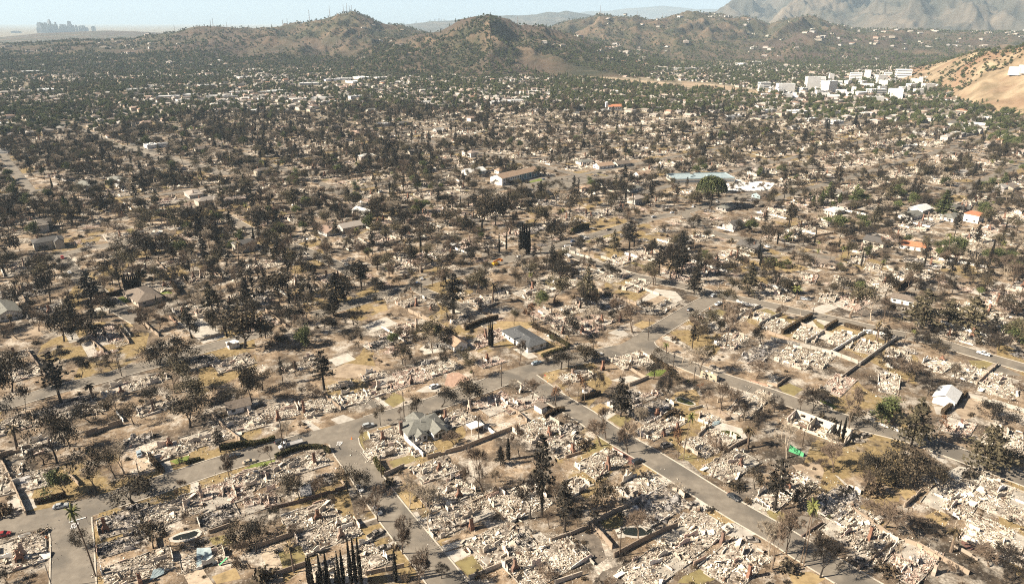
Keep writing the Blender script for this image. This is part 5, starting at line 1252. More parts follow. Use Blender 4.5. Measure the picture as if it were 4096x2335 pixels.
# radio masts on the ridges
def mast(hill, x, hm):
    az = math.atan((x - 2048) / (F * CP + (1167.5 - 70) * SP)); r = hill.rc * .995; X_, Y_ = math.sin(az) * r, math.cos(az) * r; z = float(hill.z(np.array([X_]), np.array([Y_]))[0]); g = G(); w = 2.2
    P = [(-w, -w, -4), (w, -w, -4), (0, w, -4)]; g.add(*tubes(P, [(p[0] * .15, p[1] * .15, hm) for p in P], .55, .3, 4))
    Q = [[(p[0] * (1 - .85 * t), p[1] * (1 - .85 * t), -4 + (hm + 4) * t) for p in P] for t in np.linspace(0, 1, 9)]
    for a, b in zip(Q[:-1], Q[1:]): g.add(*tubes([a[0], a[1], a[2]], [b[1], b[2], b[0]], .22, .22, 3))
    thing(obj('radio_mast', g.mesh('radio_mast', ['steel_mast']), None, (X_, Y_, z)), 'mast', f'{"tall" if hm > 45 else "short"} lattice radio mast on the ridge', 'radio masts on the ridges')
for x, hm in ((690, 35), (838, 28), (848, 40), (902, 25), (1128, 30), (1147, 34), (1237, 60), (1320, 55), (1376, 45), (1390, 48), (1400, 36), (1410, 42), (1425, 30)): mast(H_lft, x, hm)
for x, hm in ((2400, 55), (2548, 40), (2650, 30), (2762, 35)): mast(H_rgt, x, hm)
for x, hm in ((2070, 30),): mast(H_mid, x, hm)

# ------------------------------------------------------------------ vehicles
def wheel_meshes(r=.34, w=.24):
    t = G(); cyl(t, 0, 0, -w / 2, w / 2, r, k=14); cyl(t, 0, 0, -w / 2 - .001, -w / 2, r * .99, k=14); ri = G(); cyl(ri, 0, 0, w / 2 + .002, w / 2 + .03, r * .6, k=10)
    m = Matrix.Rotation(R(90), 4, 'X'); return t.xf(m).mesh('tyre', ['tyre']), ri.xf(m).mesh('rim', ['rim'])
WHEEL = wheel_meshes(); WHEEL_B = wheel_meshes(.5, .3)
def loft(g, st, m=0):
    """st: (x, zb, zt, hw, chamfer) stations -> closed body with rounded shoulders"""
    rings = [np.array([(x, -hw, zb), (x, -hw, zb + (zt - zb) * .6), (x, -hw + c, zt - c * .3), (x, -hw * .45, zt), (x, hw * .45, zt), (x, hw - c, zt - c * .3), (x, hw, zb + (zt - zb) * .6), (x, hw, zb)]) for x, zb, zt, hw, c in st]
    n = 8; v = np.concatenate(rings); q = []
    for i in range(len(rings) - 1):
        for j in range(n): q.append((i * n + j, i * n + (j + 1) % n, (i + 1) * n + (j + 1) % n, (i + 1) * n + j))
    q = np.array(q)[:, ::-1]; g.add(v, q, m)
    for r, fl in ((rings[0], 1), (rings[-1], -1)):
        c = r.mean(0); g.tri(np.vstack([r, c]), [((i + 1) % n, i, n) if fl < 0 else (i, (i + 1) % n, n) for i in range(n)], m)
def cabin(g, gg, a0, a1, b0, b1, z0, z1, hw, tw):
    """glass house: base x a0..a1, roof x b0..b1"""
    v = [(a0, -hw, z0), (a1, -hw, z0), (a1, hw, z0), (a0, hw, z0), (b0, -tw, z1), (b1, -tw, z1), (b1, tw, z1), (b0, tw, z1)]; gg.add(v, BQ[2:])
    v = [(b0 - .02, -tw - .02, z1), (b1 + .02, -tw - .02, z1), (b1 + .02, tw + .02, z1), (b0 - .02, tw + .02, z1), (b0 + .12, -tw + .1, z1 + .07), (b1 - .12, -tw + .1, z1 + .07), (b1 - .12, tw - .1, z1 + .07), (b0 + .12, tw - .1, z1 + .07)]; g.add(v, BQ)
    for s in (-1, 1):
        for (xa, xb) in ((a0, b0), (a1, b1), ((a0 + a1) / 2, (b0 + b1) / 2)): g.add(*tubes([(xa, s * (hw + .01), z0)], [(xb, s * (tw + .01), z1)], [.05], [.045], 4))
def car_meshes(kind, paint):
    g = G(); gg = G(); L = 4.7
    if kind == 'sedan':
        loft(g, [(-2.35, .35, .75, .78, .1), (-2.2, .25, .98, .88, .12), (-1.5, .22, 1.02, .92, .12), (0, .22, .98, .93, .1), (1.2, .22, .95, .92, .12), (2.1, .25, .82, .88, .15), (2.35, .35, .66, .75, .12)]); cabin(g, gg, -1.75, .95, -1.15, .2, .97, 1.42, .82, .64); wb = 1.4
    elif kind == 'suv':
        loft(g, [(-2.35, .4, .95, .82, .1), (-2.25, .3, 1.1, .92, .12), (-1, .28, 1.12, .95, .1), (1.1, .28, 1.08, .95, .12), (2.15, .3, .98, .9, .15), (2.35, .4, .8, .8, .12)]); cabin(g, gg, -2.2, 1.05, -1.95, .35, 1.08, 1.68, .86, .72); wb = 1.42
    elif kind == 'hatch':
        loft(g, [(-2.0, .4, .85, .78, .1), (-1.85, .28, 1.0, .85, .1), (0, .25, 1.0, .87, .1), (1.2, .25, .96, .86, .12), (2.0, .35, .72, .76, .12)]); cabin(g, gg, -1.8, .95, -1.4, .25, .98, 1.48, .8, .66); wb = 1.25
    elif kind == 'pickup':
        loft(g, [(-2.85, .45, 1.0, .85, .05), (-2.8, .42, 1.02, .93, .05), (-.7, .4, 1.02, .95, .06), (1.2, .4, 1.08, .96, .1), (2.6, .42, 1.02, .92, .15), (2.85, .5, .85, .84, .12)]); cabin(g, gg, -.75, 1.25, -.6, .65, 1.05, 1.75, .88, .74); box(gg, -2.65, -.95, -.78, .78, 1.02, 1.035); wb = 1.75
        for s in (-1, 1): box(g, -2.75, -.8, s * .87 - .06, s * .87 + .06, 1.0, 1.22)
        box(g, -2.8, -2.7, -.85, .85, 1.0, 1.22)
    return g.mesh('body', [paint]), gg.mesh('glass', ['glass' if 'burnt' not in paint else 'soot']), wb
CARS = {}; CAR_XY = []
def put_wheels(o, wb, hw=.86, wm=WHEEL, z=.34, axles=None):
    for x in (axles or (-wb, wb)):
        for s in (-1, 1): t = obj('wheel', wm[0], o, (x, s * hw, z), 0 if s < 0 else math.pi); obj('rim', wm[1], t)
CAR_N = {'sedan': 'sedan', 'suv': 'SUV', 'hatch': 'hatchback', 'pickup': 'pickup truck'}
def car(c, x, y, kind, paint, dirn=None, off=0, label=None, where='parked on the asphalt'):
    p = W(c, x, y); a = (street_angle(*p) if dirn is None else R(dirn)) + off
    k = (kind, paint); CARS[k] = CARS.get(k) or car_meshes(kind, 'paint_' + paint); b, gl, wb = CARS[k]; burnt = paint == 'burnt'
    o = obj({'pickup': 'pickup_truck'}.get(kind, 'burnt_car' if burnt else 'parked_car'), None, None, (*p, -.08 if burnt else float(.0) + .1 * (road_dist(np.array([p[0]]), np.array([p[1]]))[0] < 0)), a); obj('body', b, o); obj('windows', gl, o)
    if not burnt:
        put_wheels(o, wb)
        for s in (-1, 1):
            hl = G(); box(hl, -.05, .05, -.16, .16, -.06, .06); xf = {'sedan': 2.2, 'suv': 2.27, 'hatch': 1.86, 'pickup': 2.76}[kind]; obj('headlight', hl.mesh('headlight', ['insulator']), o, (xf, s * .62, .72 if kind in ('sedan', 'hatch') else .88)); obj('tail_light', hl.mesh('tail_light', ['sign_red']), o, (-xf - .12 if kind != 'hatch' else -1.96, s * .62, .8))
    pn = {'paleblue': 'pale blue', 'burnt': 'burnt-out ash-grey', 'dark': 'black'}.get(paint, paint)
    thing(o, 'truck' if kind == 'pickup' else 'car', f'{pn} {CAR_N[kind]}', 'cars left on the streets and drives', label); CAR_XY.append((*p, 3)); return o
for a in '''1 1392 1042 sedan paleblue 1.57 d|5 610 690 sedan silver 0 r|5 40 975 hatch red 0 r|5 2490 250 sedan tan 0 d|5 2340 190 sedan dark 0 r|2 255 925 suv dark 0 r|2 1122 765 suv silver 0 r|2 1778 372 suv white 0.1 d|6 1215 735 sedan silver 0 r|6 1040 515 hatch white 0 r|6 1275 1105 sedan burnt 1.4 d|6 1655 1255 hatch burnt 0 r|3 240 140 sedan paleblue 0 r|3 860 50 sedan white 0 r|3 590 765 hatch burnt 1.2 d|3 640 785 sedan burnt 1.2 d|3 1540 955 suv burnt 1.3 d|7 1250 245 suv dark 1.4 d|7 1790 675 sedan burnt 1.6 d|7 2210 602 sedan dark 0 r|7 2390 1025 hatch burnt .8 d|4 1030 628 sedan burnt 1.2 d|4 965 860 suv burnt .9 d|4 900 915 sedan burnt .6 d|e 1335 612 sedan white 0 r|e 570 818 hatch blue 0 r|e 415 865 hatch grey 0 r|e 760 712 suv white .2 d|e 600 780 hatch white 1.2 d|e 1995 414 sedan dark 0 r|e 1730 502 hatch blue 0 r|e 1830 478 suv white 0 r|e 1795 465 sedan silver 0 r|e 1100 472 pickup white .5 d|e 2475 285 sedan white 0 r|e 2335 320 suv silver 0 r|d 1190 440 pickup white .3 d|d 522 735 sedan white 0 r|d 470 625 suv red 0 r|d 2200 1048 suv white 1.2 d|d 785 185 sedan white .2 d|d 1340 408 suv white .2 d|f 1400 1182 suv white .9 d|f 50 1012 sedan dark 0 r|f 265 968 pickup white 0 r|f 230 908 suv silver 0 r|f 905 932 suv white .3 d|f 930 935 hatch grey .3 d|f 880 965 sedan burnt .3 d|f 345 825 sedan burnt .5 d|f 630 540 sedan white 0 r|f 505 530 sedan dark 0 r|f 75 240 suv white .4 d|f 255 205 pickup white .4 d|3 2015 180 sedan burnt .3 d|8 930 1240 hatch burnt .3 d|f 60 130 suv white 0 d|e 1510 35 hatch blue .3 d|e 420 120 pickup white .5 d|e 295 130 suv white .5 d|e 150 208 suv white .2 d|e 45 680 suv silver .5 d|e 450 515 hatch tan .5 d|e 1465 1410 sedan paleblue 0 r|e 1915 1348 sedan silver 0 r'''.split('|'):
    c, x, y, kd, pt, off, wh = a.split(); car(c, float(x), float(y), kd, pt, None, float(off), where='road' if wh == 'r' else 'drive')
car('6', 1190, 970, 'pickup', 'burnt', None, 1.75, 'burnt-out pickup truck on a short asphalt drive')
car('4', 2145, 45, 'pickup', 'white', None, math.pi, 'white pickup truck parked on the street below the bushes')
def truck_base(name, c, x, y, off, cabpaint='paint_white'):
    p = W(c, x, y); a = street_angle(*p) + off; o = obj(name, None, None, (*p, .1), a); g = G(); gg = G(); loft(g, [(1.2, .6, 1.9, 1.0, .1), (2.3, .55, 1.9, 1.02, .1), (2.6, .55, 1.5, 1.02, .15), (3.6, .55, 1.35, .98, .2), (3.75, .65, 1.1, .9, .15)]); cabin(g, gg, 1.25, 2.75, 1.35, 2.2, 1.75, 2.55, .98, .85); obj('cab', g.mesh('cab', [cabpaint]), o); obj('windows', gg.mesh('windows', ['glass']), o)
    CAR_XY.append((*p, 5)); return o
o = truck_base('flatbed_truck', '2', 330, 965, math.pi); g = G(); box(g, -5.2, 1.0, -1.25, 1.25, 1.05, 1.25); box(g, -5.2, 1.0, -1.3, -1.2, 1.25, 1.4); box(g, -5.2, 1.0, 1.2, 1.3, 1.25, 1.4); box(g, .85, 1.0, -1.25, 1.25, 1.25, 2.3); obj('flat_bed', g.mesh('flat_bed', ['metal_sheet']), o); g = G(); box(g, -4.8, 1.5, -.5, .5, .55, 1.04); obj('chassis', g.mesh('chassis', ['tyre']), o)
put_wheels(o, 0, .98, WHEEL_B, .5, (-3.6, 2.9)); thing(o, 'truck', '', None, 'white flatbed tow truck with long empty bed parked beside curved hedge')
p = W('3', 1970, 285); o = obj('motorhome', None, None, (*p, .05), street_angle(*p)); g = G(); loft(g, [(-4.0, .5, 3.0, 1.15, .15), (-3.9, .45, 3.15, 1.22, .15), (2.6, .45, 3.2, 1.22, .15), (3.6, .5, 3.0, 1.2, .2), (4.0, .55, 2.3, 1.1, .2)]); obj('body', g.mesh('body', ['paint_tan']), o)
for xx in (-3, -1.2, .6): 
    for s in (-1, 1): w = G(); a, b = sorted((s * 1.225, s * 1.25)); box(w, xx, xx + 1.1, a, b, 1.6, 2.3); obj('window', w.mesh('window', ['glass']), o)
w = G(); box(w, 3.72, 3.95, -.95, .95, 1.5, 2.35); obj('windscreen', w.mesh('windscreen', ['glass']), o)
for xx in (-2.2, 0.4): w = G(); box(w, xx, xx + 1, -.4, .4, 3.15, 3.45); obj('roof_unit', w.mesh('roof_unit', ['paint_white']), o)
put_wheels(o, 0, 1.1, WHEEL_B, .5, (-2.5, 2.6)); thing(o, 'motorhome', '', None, 'cream motorhome parked on the street below bare trees'); CAR_XY.append((*p, 5))
o = truck_base('bucket_truck', 'e', 1690, 612, math.pi); g = G(); box(g, -3.6, 1.0, -1.2, 1.2, .9, 1.8); obj('service_body', g.mesh('service_body', ['paint_white']), o); g = G(); g.add(*tubes([(-1, 0, 1.8), (-1, 0, 3.0), (-4.5, 0, 9.5)], [(-1, 0, 3.0), (-4.5, 0, 9.5), (3.5, 0, 7.0)], [.4, .28, .2], [.35, .24, .16], 6)); obj('boom', g.mesh('boom', ['paint_white']), o); g = G(); box(g, 3.2, 4.2, -.5, .5, 6.0, 7.1); obj('bucket', g.mesh('bucket', ['paint_white']), o)
put_wheels(o, 0, .98, WHEEL_B, .5, (-2.4, 2.9)); thing(o, 'truck', '', None, 'white bucket truck with raised folding boom on the street')
p = W('e', 1155, 675); o = obj('boom_lift', None, None, (*p, .1), street_angle(*p)); g = G(); box(g, -2.2, 2.2, -1.2, 1.2, .5, 1.2); box(g, -2.8, 1.0, -1.1, 1.1, 1.2, 2.2); obj('chassis', g.mesh('chassis', ['paint_yellow']), o); g = G(); g.add(*tubes([(-2, 0, 2.6), (-2.2, 0, 3.0)], [(4.5, 0, 3.0), (4, 0, 3.7)], .35, .28, 6)); obj('boom', g.mesh('boom', ['paint_orange']), o); g = G(); box(g, 4.2, 5.6, -.8, .8, 1.8, 3.0); obj('basket', g.mesh('basket', ['paint_orange']), o)
put_wheels(o, 0, 1.15, WHEEL_B, .5, (-1.5, 1.5)); thing(o, 'lift', '', None, 'orange boom lift with yellow chassis on the burnt street'); CAR_XY.append((*p, 4))

# ------------------------------------------------------------------ poles, lamp, signs, pools, tarps
def pole(c, x, yb, yt, arms=1):
    p = W(c, x, yb); h = min(max(top_z(p[1], px(c, 0, yt)[1]), 7), 15); o = obj('utility_pole', None, None, (*p, 0), street_angle(*p) + math.pi / 2); g = G(); cyl(g, 0, 0, -.3, h, .2, .13, 8); obj('post', g.mesh('post', ['pole_wood']), o)
    for k in range(arms):
        z = h - .5 - k * .9; g = G(); box(g, -1.3, 1.3, -.19, -.05, z - .08, z + .08); a = obj('crossarm', g.mesh('crossarm', ['pole_wood']), o)
        g = G()
        for t in (-1.2, -.6, .6, 1.2): cyl(g, t, -.12, z + .08, z + .3, .06, .05, 6)
        obj('insulators', g.mesh('insulators', ['insulator']), a)
    if random.random() < .4: g = G(); cyl(g, .36, 0, h - 2.6, h - 1.7, .22, k=8); obj('transformer', g.mesh('transformer', ['insulator']), o)
    thing(o, 'pole', 'wooden utility pole', 'utility poles')
for a in '2 283 1045 640|2 1478 665 410|2 2447 365 140|6 1255 390 140|2 2222 880 660|3 1592 325 -20|3 722 540 320|3 1813 305 170|3 560 195 0|7 1072 1180 900|5 1400 420 310|4 340 955 790|8 1035 470 260|e 1880 1372 1200|e 2292 1232 1075|e 680 822 720|e 598 880 760|f 965 1072 985|f 1440 1232 1060|d 2312 1217 1030|d 890 1456 1340|f 855 700 560|e 2315 200 60|d 1790 860 700|1 1215 260 50|4 1860 320 130|8 2520 1190 960|3 2310 700 500|e 1850 640 560|d 590 960 860'.split('|'):
    v = a.split(); pole(v[0], float(v[1]), float(v[2]), float(v[3]), random.choice((1, 1, 2)))
p = W('5', 525, 1500); o = obj('street_lamp', None, None, (*p, 0), R(150)); g = G(); cyl(g, 0, 0, 0, 9.2, .16, .09, 8); obj('post', g.mesh('post', ['pole_metal']), o); g = G(); g.add(*tubes([(0, 0, 9.0), (.8, 0, 9.6)], [(.8, 0, 9.6), (2.0, 0, 9.8)], .07, .06, 6)); obj('arm', g.mesh('arm', ['pole_metal']), o); g = G(); box(g, 1.8, 2.6, -.18, .18, 9.7, 9.9); obj('lamp_head', g.mesh('lamp_head', ['insulator']), o); thing(o, 'street lamp', '', None, 'grey steel street lamp at the kerb of the STOP-marked street')
def stop_sign(c, x, y, lab):
    p = W(c, x, y); o = obj('stop_sign', None, None, (*p, 0), R(-60)); g = G(); cyl(g, 0, 0, 0, 2.9, .04, k=6); obj('post', g.mesh('post', ['pole_metal']), o); g = G(); cyl(g, 0, 0, -.02, .02, .42, k=8); g.xf(Matrix.Translation((0, -.06, 2.5)) @ Matrix.Rotation(R(90), 4, 'X')); obj('plate', g.mesh('plate', ['sign_red']), o); thing(o, 'sign', '', None, lab)
stop_sign('5', 878, 850, 'red stop sign on a post beside the leaning palm'); stop_sign('3', 330, 300, 'red stop sign on the dry verge at the curved corner')
def cone(c, x, y):
    p = W(c, x, y); g = G(); box(g, -.3, .3, -.3, .3, 0, .06); cyl(g, 0, 0, .06, 1.0, .24, .05, 10); thing(obj('traffic_cone', g.mesh('traffic_cone', ['cone_orange']), None, (*p, .0)), 'cone', 'orange traffic cone on the verge', 'traffic cones')
for a in (('2', 955, 885), ('3', 357, 322), ('5', 465, 1000), ('e', 520, 855), ('f', 200, 1000)): cone(*a)
def pool(c, pts, wat, lab, rim=.7):
    P = smooth_line([W(c, *q) for q in pts + [pts[0]]], .8)[:-1]; ctr = P.mean(0); o = obj('swimming_pool', None, None, (*ctr, 0)); Q = P - ctr; n = len(Q); out = Q * (1 + rim / np.linalg.norm(Q, axis=1, keepdims=True)); k = np.arange(n); k2 = (k + 1) % n
    g = G(); g.add(np.concatenate([np.c_[Q, np.full(n, .12)], np.c_[out, np.full(n, .12)]]), np.stack([k, k2, k2 + n, k + n], 1)[:, ::-1]); g.add(np.concatenate([np.c_[out, np.full(n, .12)], np.c_[out, np.full(n, -.1)]]), np.stack([k, k2, k2 + n, k + n], 1)[:, ::-1]); g.add(np.concatenate([np.c_[Q, np.full(n, .12)], np.c_[Q, np.full(n, -.05)]]), np.stack([k, k2, k2 + n, k + n], 1)); obj('coping', g.mesh('coping', ['concrete']), o)
    g = G(); g.tri(np.vstack([np.c_[Q, np.full(n, .045)], [0, 0, .045]]), [(a, b, n) for a, b in zip(k, k2)]); obj('water', g.mesh('water', [wat]), o); thing(o, 'pool', '', None, lab)
pool('3', [(2060, 805), (2140, 800), (2240, 825), (2285, 860), (2270, 885), (2200, 875), (2110, 850), (2060, 825)], 'water_green', 'oval pool of dark green water on a pale concrete terrace')
pool('3', [(1640, 480), (1690, 475), (1740, 495), (1800, 520), (1820, 540), (1780, 550), (1710, 530), (1650, 510)], 'water_green', 'curved garden pool of dark water beside dry lawn and bare tree')
pool('5', [(1720, 995), (1790, 965), (1880, 945), (1940, 925), (1980, 940), (1960, 975), (1880, 1005), (1780, 1020), (1725, 1015)], 'water_black', 'kidney-shaped pool of black water with pale coping', 1.1)
pool('7', [(1090, 900), (1250, 890), (1400, 910), (1380, 960), (1250, 980), (1120, 960)], 'water_black', 'oval pool of black water shaded by a dark bare tree', .9)
def tarp(name, mat, c, pts, zs, lab, cat):
    P = [W(c, *q) for q in pts]; n = 10; g = G(); a = [np.array((*p, z)) for p, z in zip(P, zs)]; u = np.linspace(0, 1, n); U, V = np.meshgrid(u, u)
    Q = sum(w[..., None] * q for w, q in zip(((1 - U) * (1 - V), U * (1 - V), U * V, (1 - U) * V), a)); ctr = Q.reshape(-1, 3).mean(0); ctr[2] = 0; Q = Q - ctr; Q[..., 2] += .25 * (fbm(U * 5 + 3, V * 5, 3, 9) - .4)
    idx = np.arange(n * n).reshape(n, n); q = np.stack([idx[:-1, :-1], idx[:-1, 1:], idx[1:, 1:], idx[1:, :-1]], -1).reshape(-1, 4); T = Q.copy(); T[..., 2] -= .06; g.add(Q, q); g.add(T, q[:, ::-1])
    thing(obj(name, g.mesh(name, [mat]), None, ctr), cat, '', None, lab)
tarp('roof_sheet', 'blue_sheet', '5', [(1490, 1430), (1640, 1360), (1650, 1310), (1540, 1350)], [.3, .4, 1.6, 1.5], 'pale blue roof sheet slumped over the ruin with brick chimney', 'sheet')
tarp('roof_sheet', 'blue_sheet', '5', [(1960, 1300), (2130, 1240), (2110, 1130), (1970, 1130)], [.3, .4, 1.5, 1.4], 'large pale blue sheet sagging across a small ruin near the play slide', 'sheet')
tarp('roof_sheet', 'metal_sheet', '5', [(180, 480), (320, 440), (300, 400), (170, 430)], [.3, .3, 1.2, 1.1], 'bent grey metal sheet lying on rubble below the brown wall', 'sheet')
tarp('roof_sheet', 'metal_sheet', '6', [(440, 590), (560, 570), (550, 500), (450, 540)], [.2, .2, 2.0, 2.0], 'grey shed wall panel leaning beside the brown bushy tree', 'sheet')
tarp('roof_sheet', 'blue_sheet', '3', [(1970, 770), (2060, 740), (2080, 720), (2010, 730)], [.2, .2, 1.0, 1.0], 'blue sheet fallen beside the roofless wall shell', 'sheet')
tarp('fence_screen', 'green_screen', '4', [(205, 1005), (350, 1065), (352, 1062), (208, 1001)], [.05, .05, 1.5, 2.9], 'bright green mesh screen draped on a fence below bare trees', 'screen')
# patio cover
p = W('2', 2185, 800); o = obj('patio_cover', None, None, (*p, 0), street_angle(*p)); g = G(); box(g, -3, 3, -2.2, 2.2, 2.6, 2.8); obj('roof', g.mesh('roof', ['wall_white']), o)
for xx in (-2.8, 2.8):
    for yy in (-2, 2): g = G(); box(g, xx - .08, xx + .08, yy - .08, yy + .08, 0, 2.6); obj('post', g.mesh('post', ['wall_white']), o)
thing(o, 'patio cover', '', None, 'white flat patio cover on posts behind the grey-roofed house'); HOUSE_XY.append((*p, 3))
# burnt white shell with arched openings
p = W('4', 510, 800); o = obj('burnt_house_shell', None, None, (*p, 0), street_angle(*p)); a = 11
def pierced(L, h, openings, th=.25):
    g = G(); xs = sorted({0, L, *[o_[0] for o_ in openings], *[o_[1] for o_ in openings]})
    for x0, x1 in zip(xs[:-1], xs[1:]):
        op = [o_ for o_ in openings if o_[0] <= x0 and o_[1] >= x1]
        if not op: box(g, x0, x1, 0, th, 0, h)
        else:
            if op[0][2] > 0: box(g, x0, x1, 0, th, 0, op[0][2])
            if op[0][3] < h: box(g, x0, x1, 0, th, op[0][3], h)
    return g
for (L, h, ops, x, y, rz) in ((22, 3.4, [(2, 4, 1, 2.3), (6, 7.2, 0, 2.2), (9, 11, 1, 2.3), (14, 16, 1, 2.3), (18, 20, 1, 2.3)], -11, 3.5, 0), (22, 1.1, [(5, 6.2, 0, 1.1), (12, 15, .3, 1.1)], -11, -4.5, 0), (8, 3.4, [(3, 5, 1, 2.3)], -11, -4.5, 90), (8, 3.4, [(2, 3, 0, 2.2)], -3, -4.5, 90), (8, 3.2, [(3, 5, 1, 2.2)], 4, -4.5, 90), (8, 3.4, [(3, 5, 1, 2.3)], 11, -4.5, 90)): obj('wall', pierced(L, h, ops).mesh('wall', ['plaster']), o, (x, y, 0), R(rz))
r_ = RUINS[6]; rb = obj('rubble', r_.me['rubble'], o, (0, -.5, 0), 0, (1.4, .8, .7)); rb['kind'] = 'stuff'; thing(o, 'house shell', '', None, 'roofless burnt white house shell with window openings beside columnar cacti'); HOUSE_XY.append((*p, 11)); RUIN_XY.append((*p, 11))
# swing and slide set
p = W('5', 2190, 1270); o = obj('play_slide', None, None, (*p, 0), R(30)); g = G(); g.add([(0, -.3, .3), (2.4, -.3, 1.9), (2.4, .3, 1.9), (0, .3, .3), (0, -.3, .2), (2.4, -.3, 1.8), (2.4, .3, 1.8), (0, .3, .2)], BQ); obj('chute', g.mesh('chute', ['green_screen']), o); g = G(); g.add(*tubes([(2.4, -.4, 0), (2.4, .4, 0)], [(2.4, -.4, 2.1), (2.4, .4, 2.1)], .05, .05, 5)); obj('ladder', g.mesh('ladder', ['pole_metal']), o); thing(o, 'slide', '', None, 'small green play slide standing in a burnt back garden')

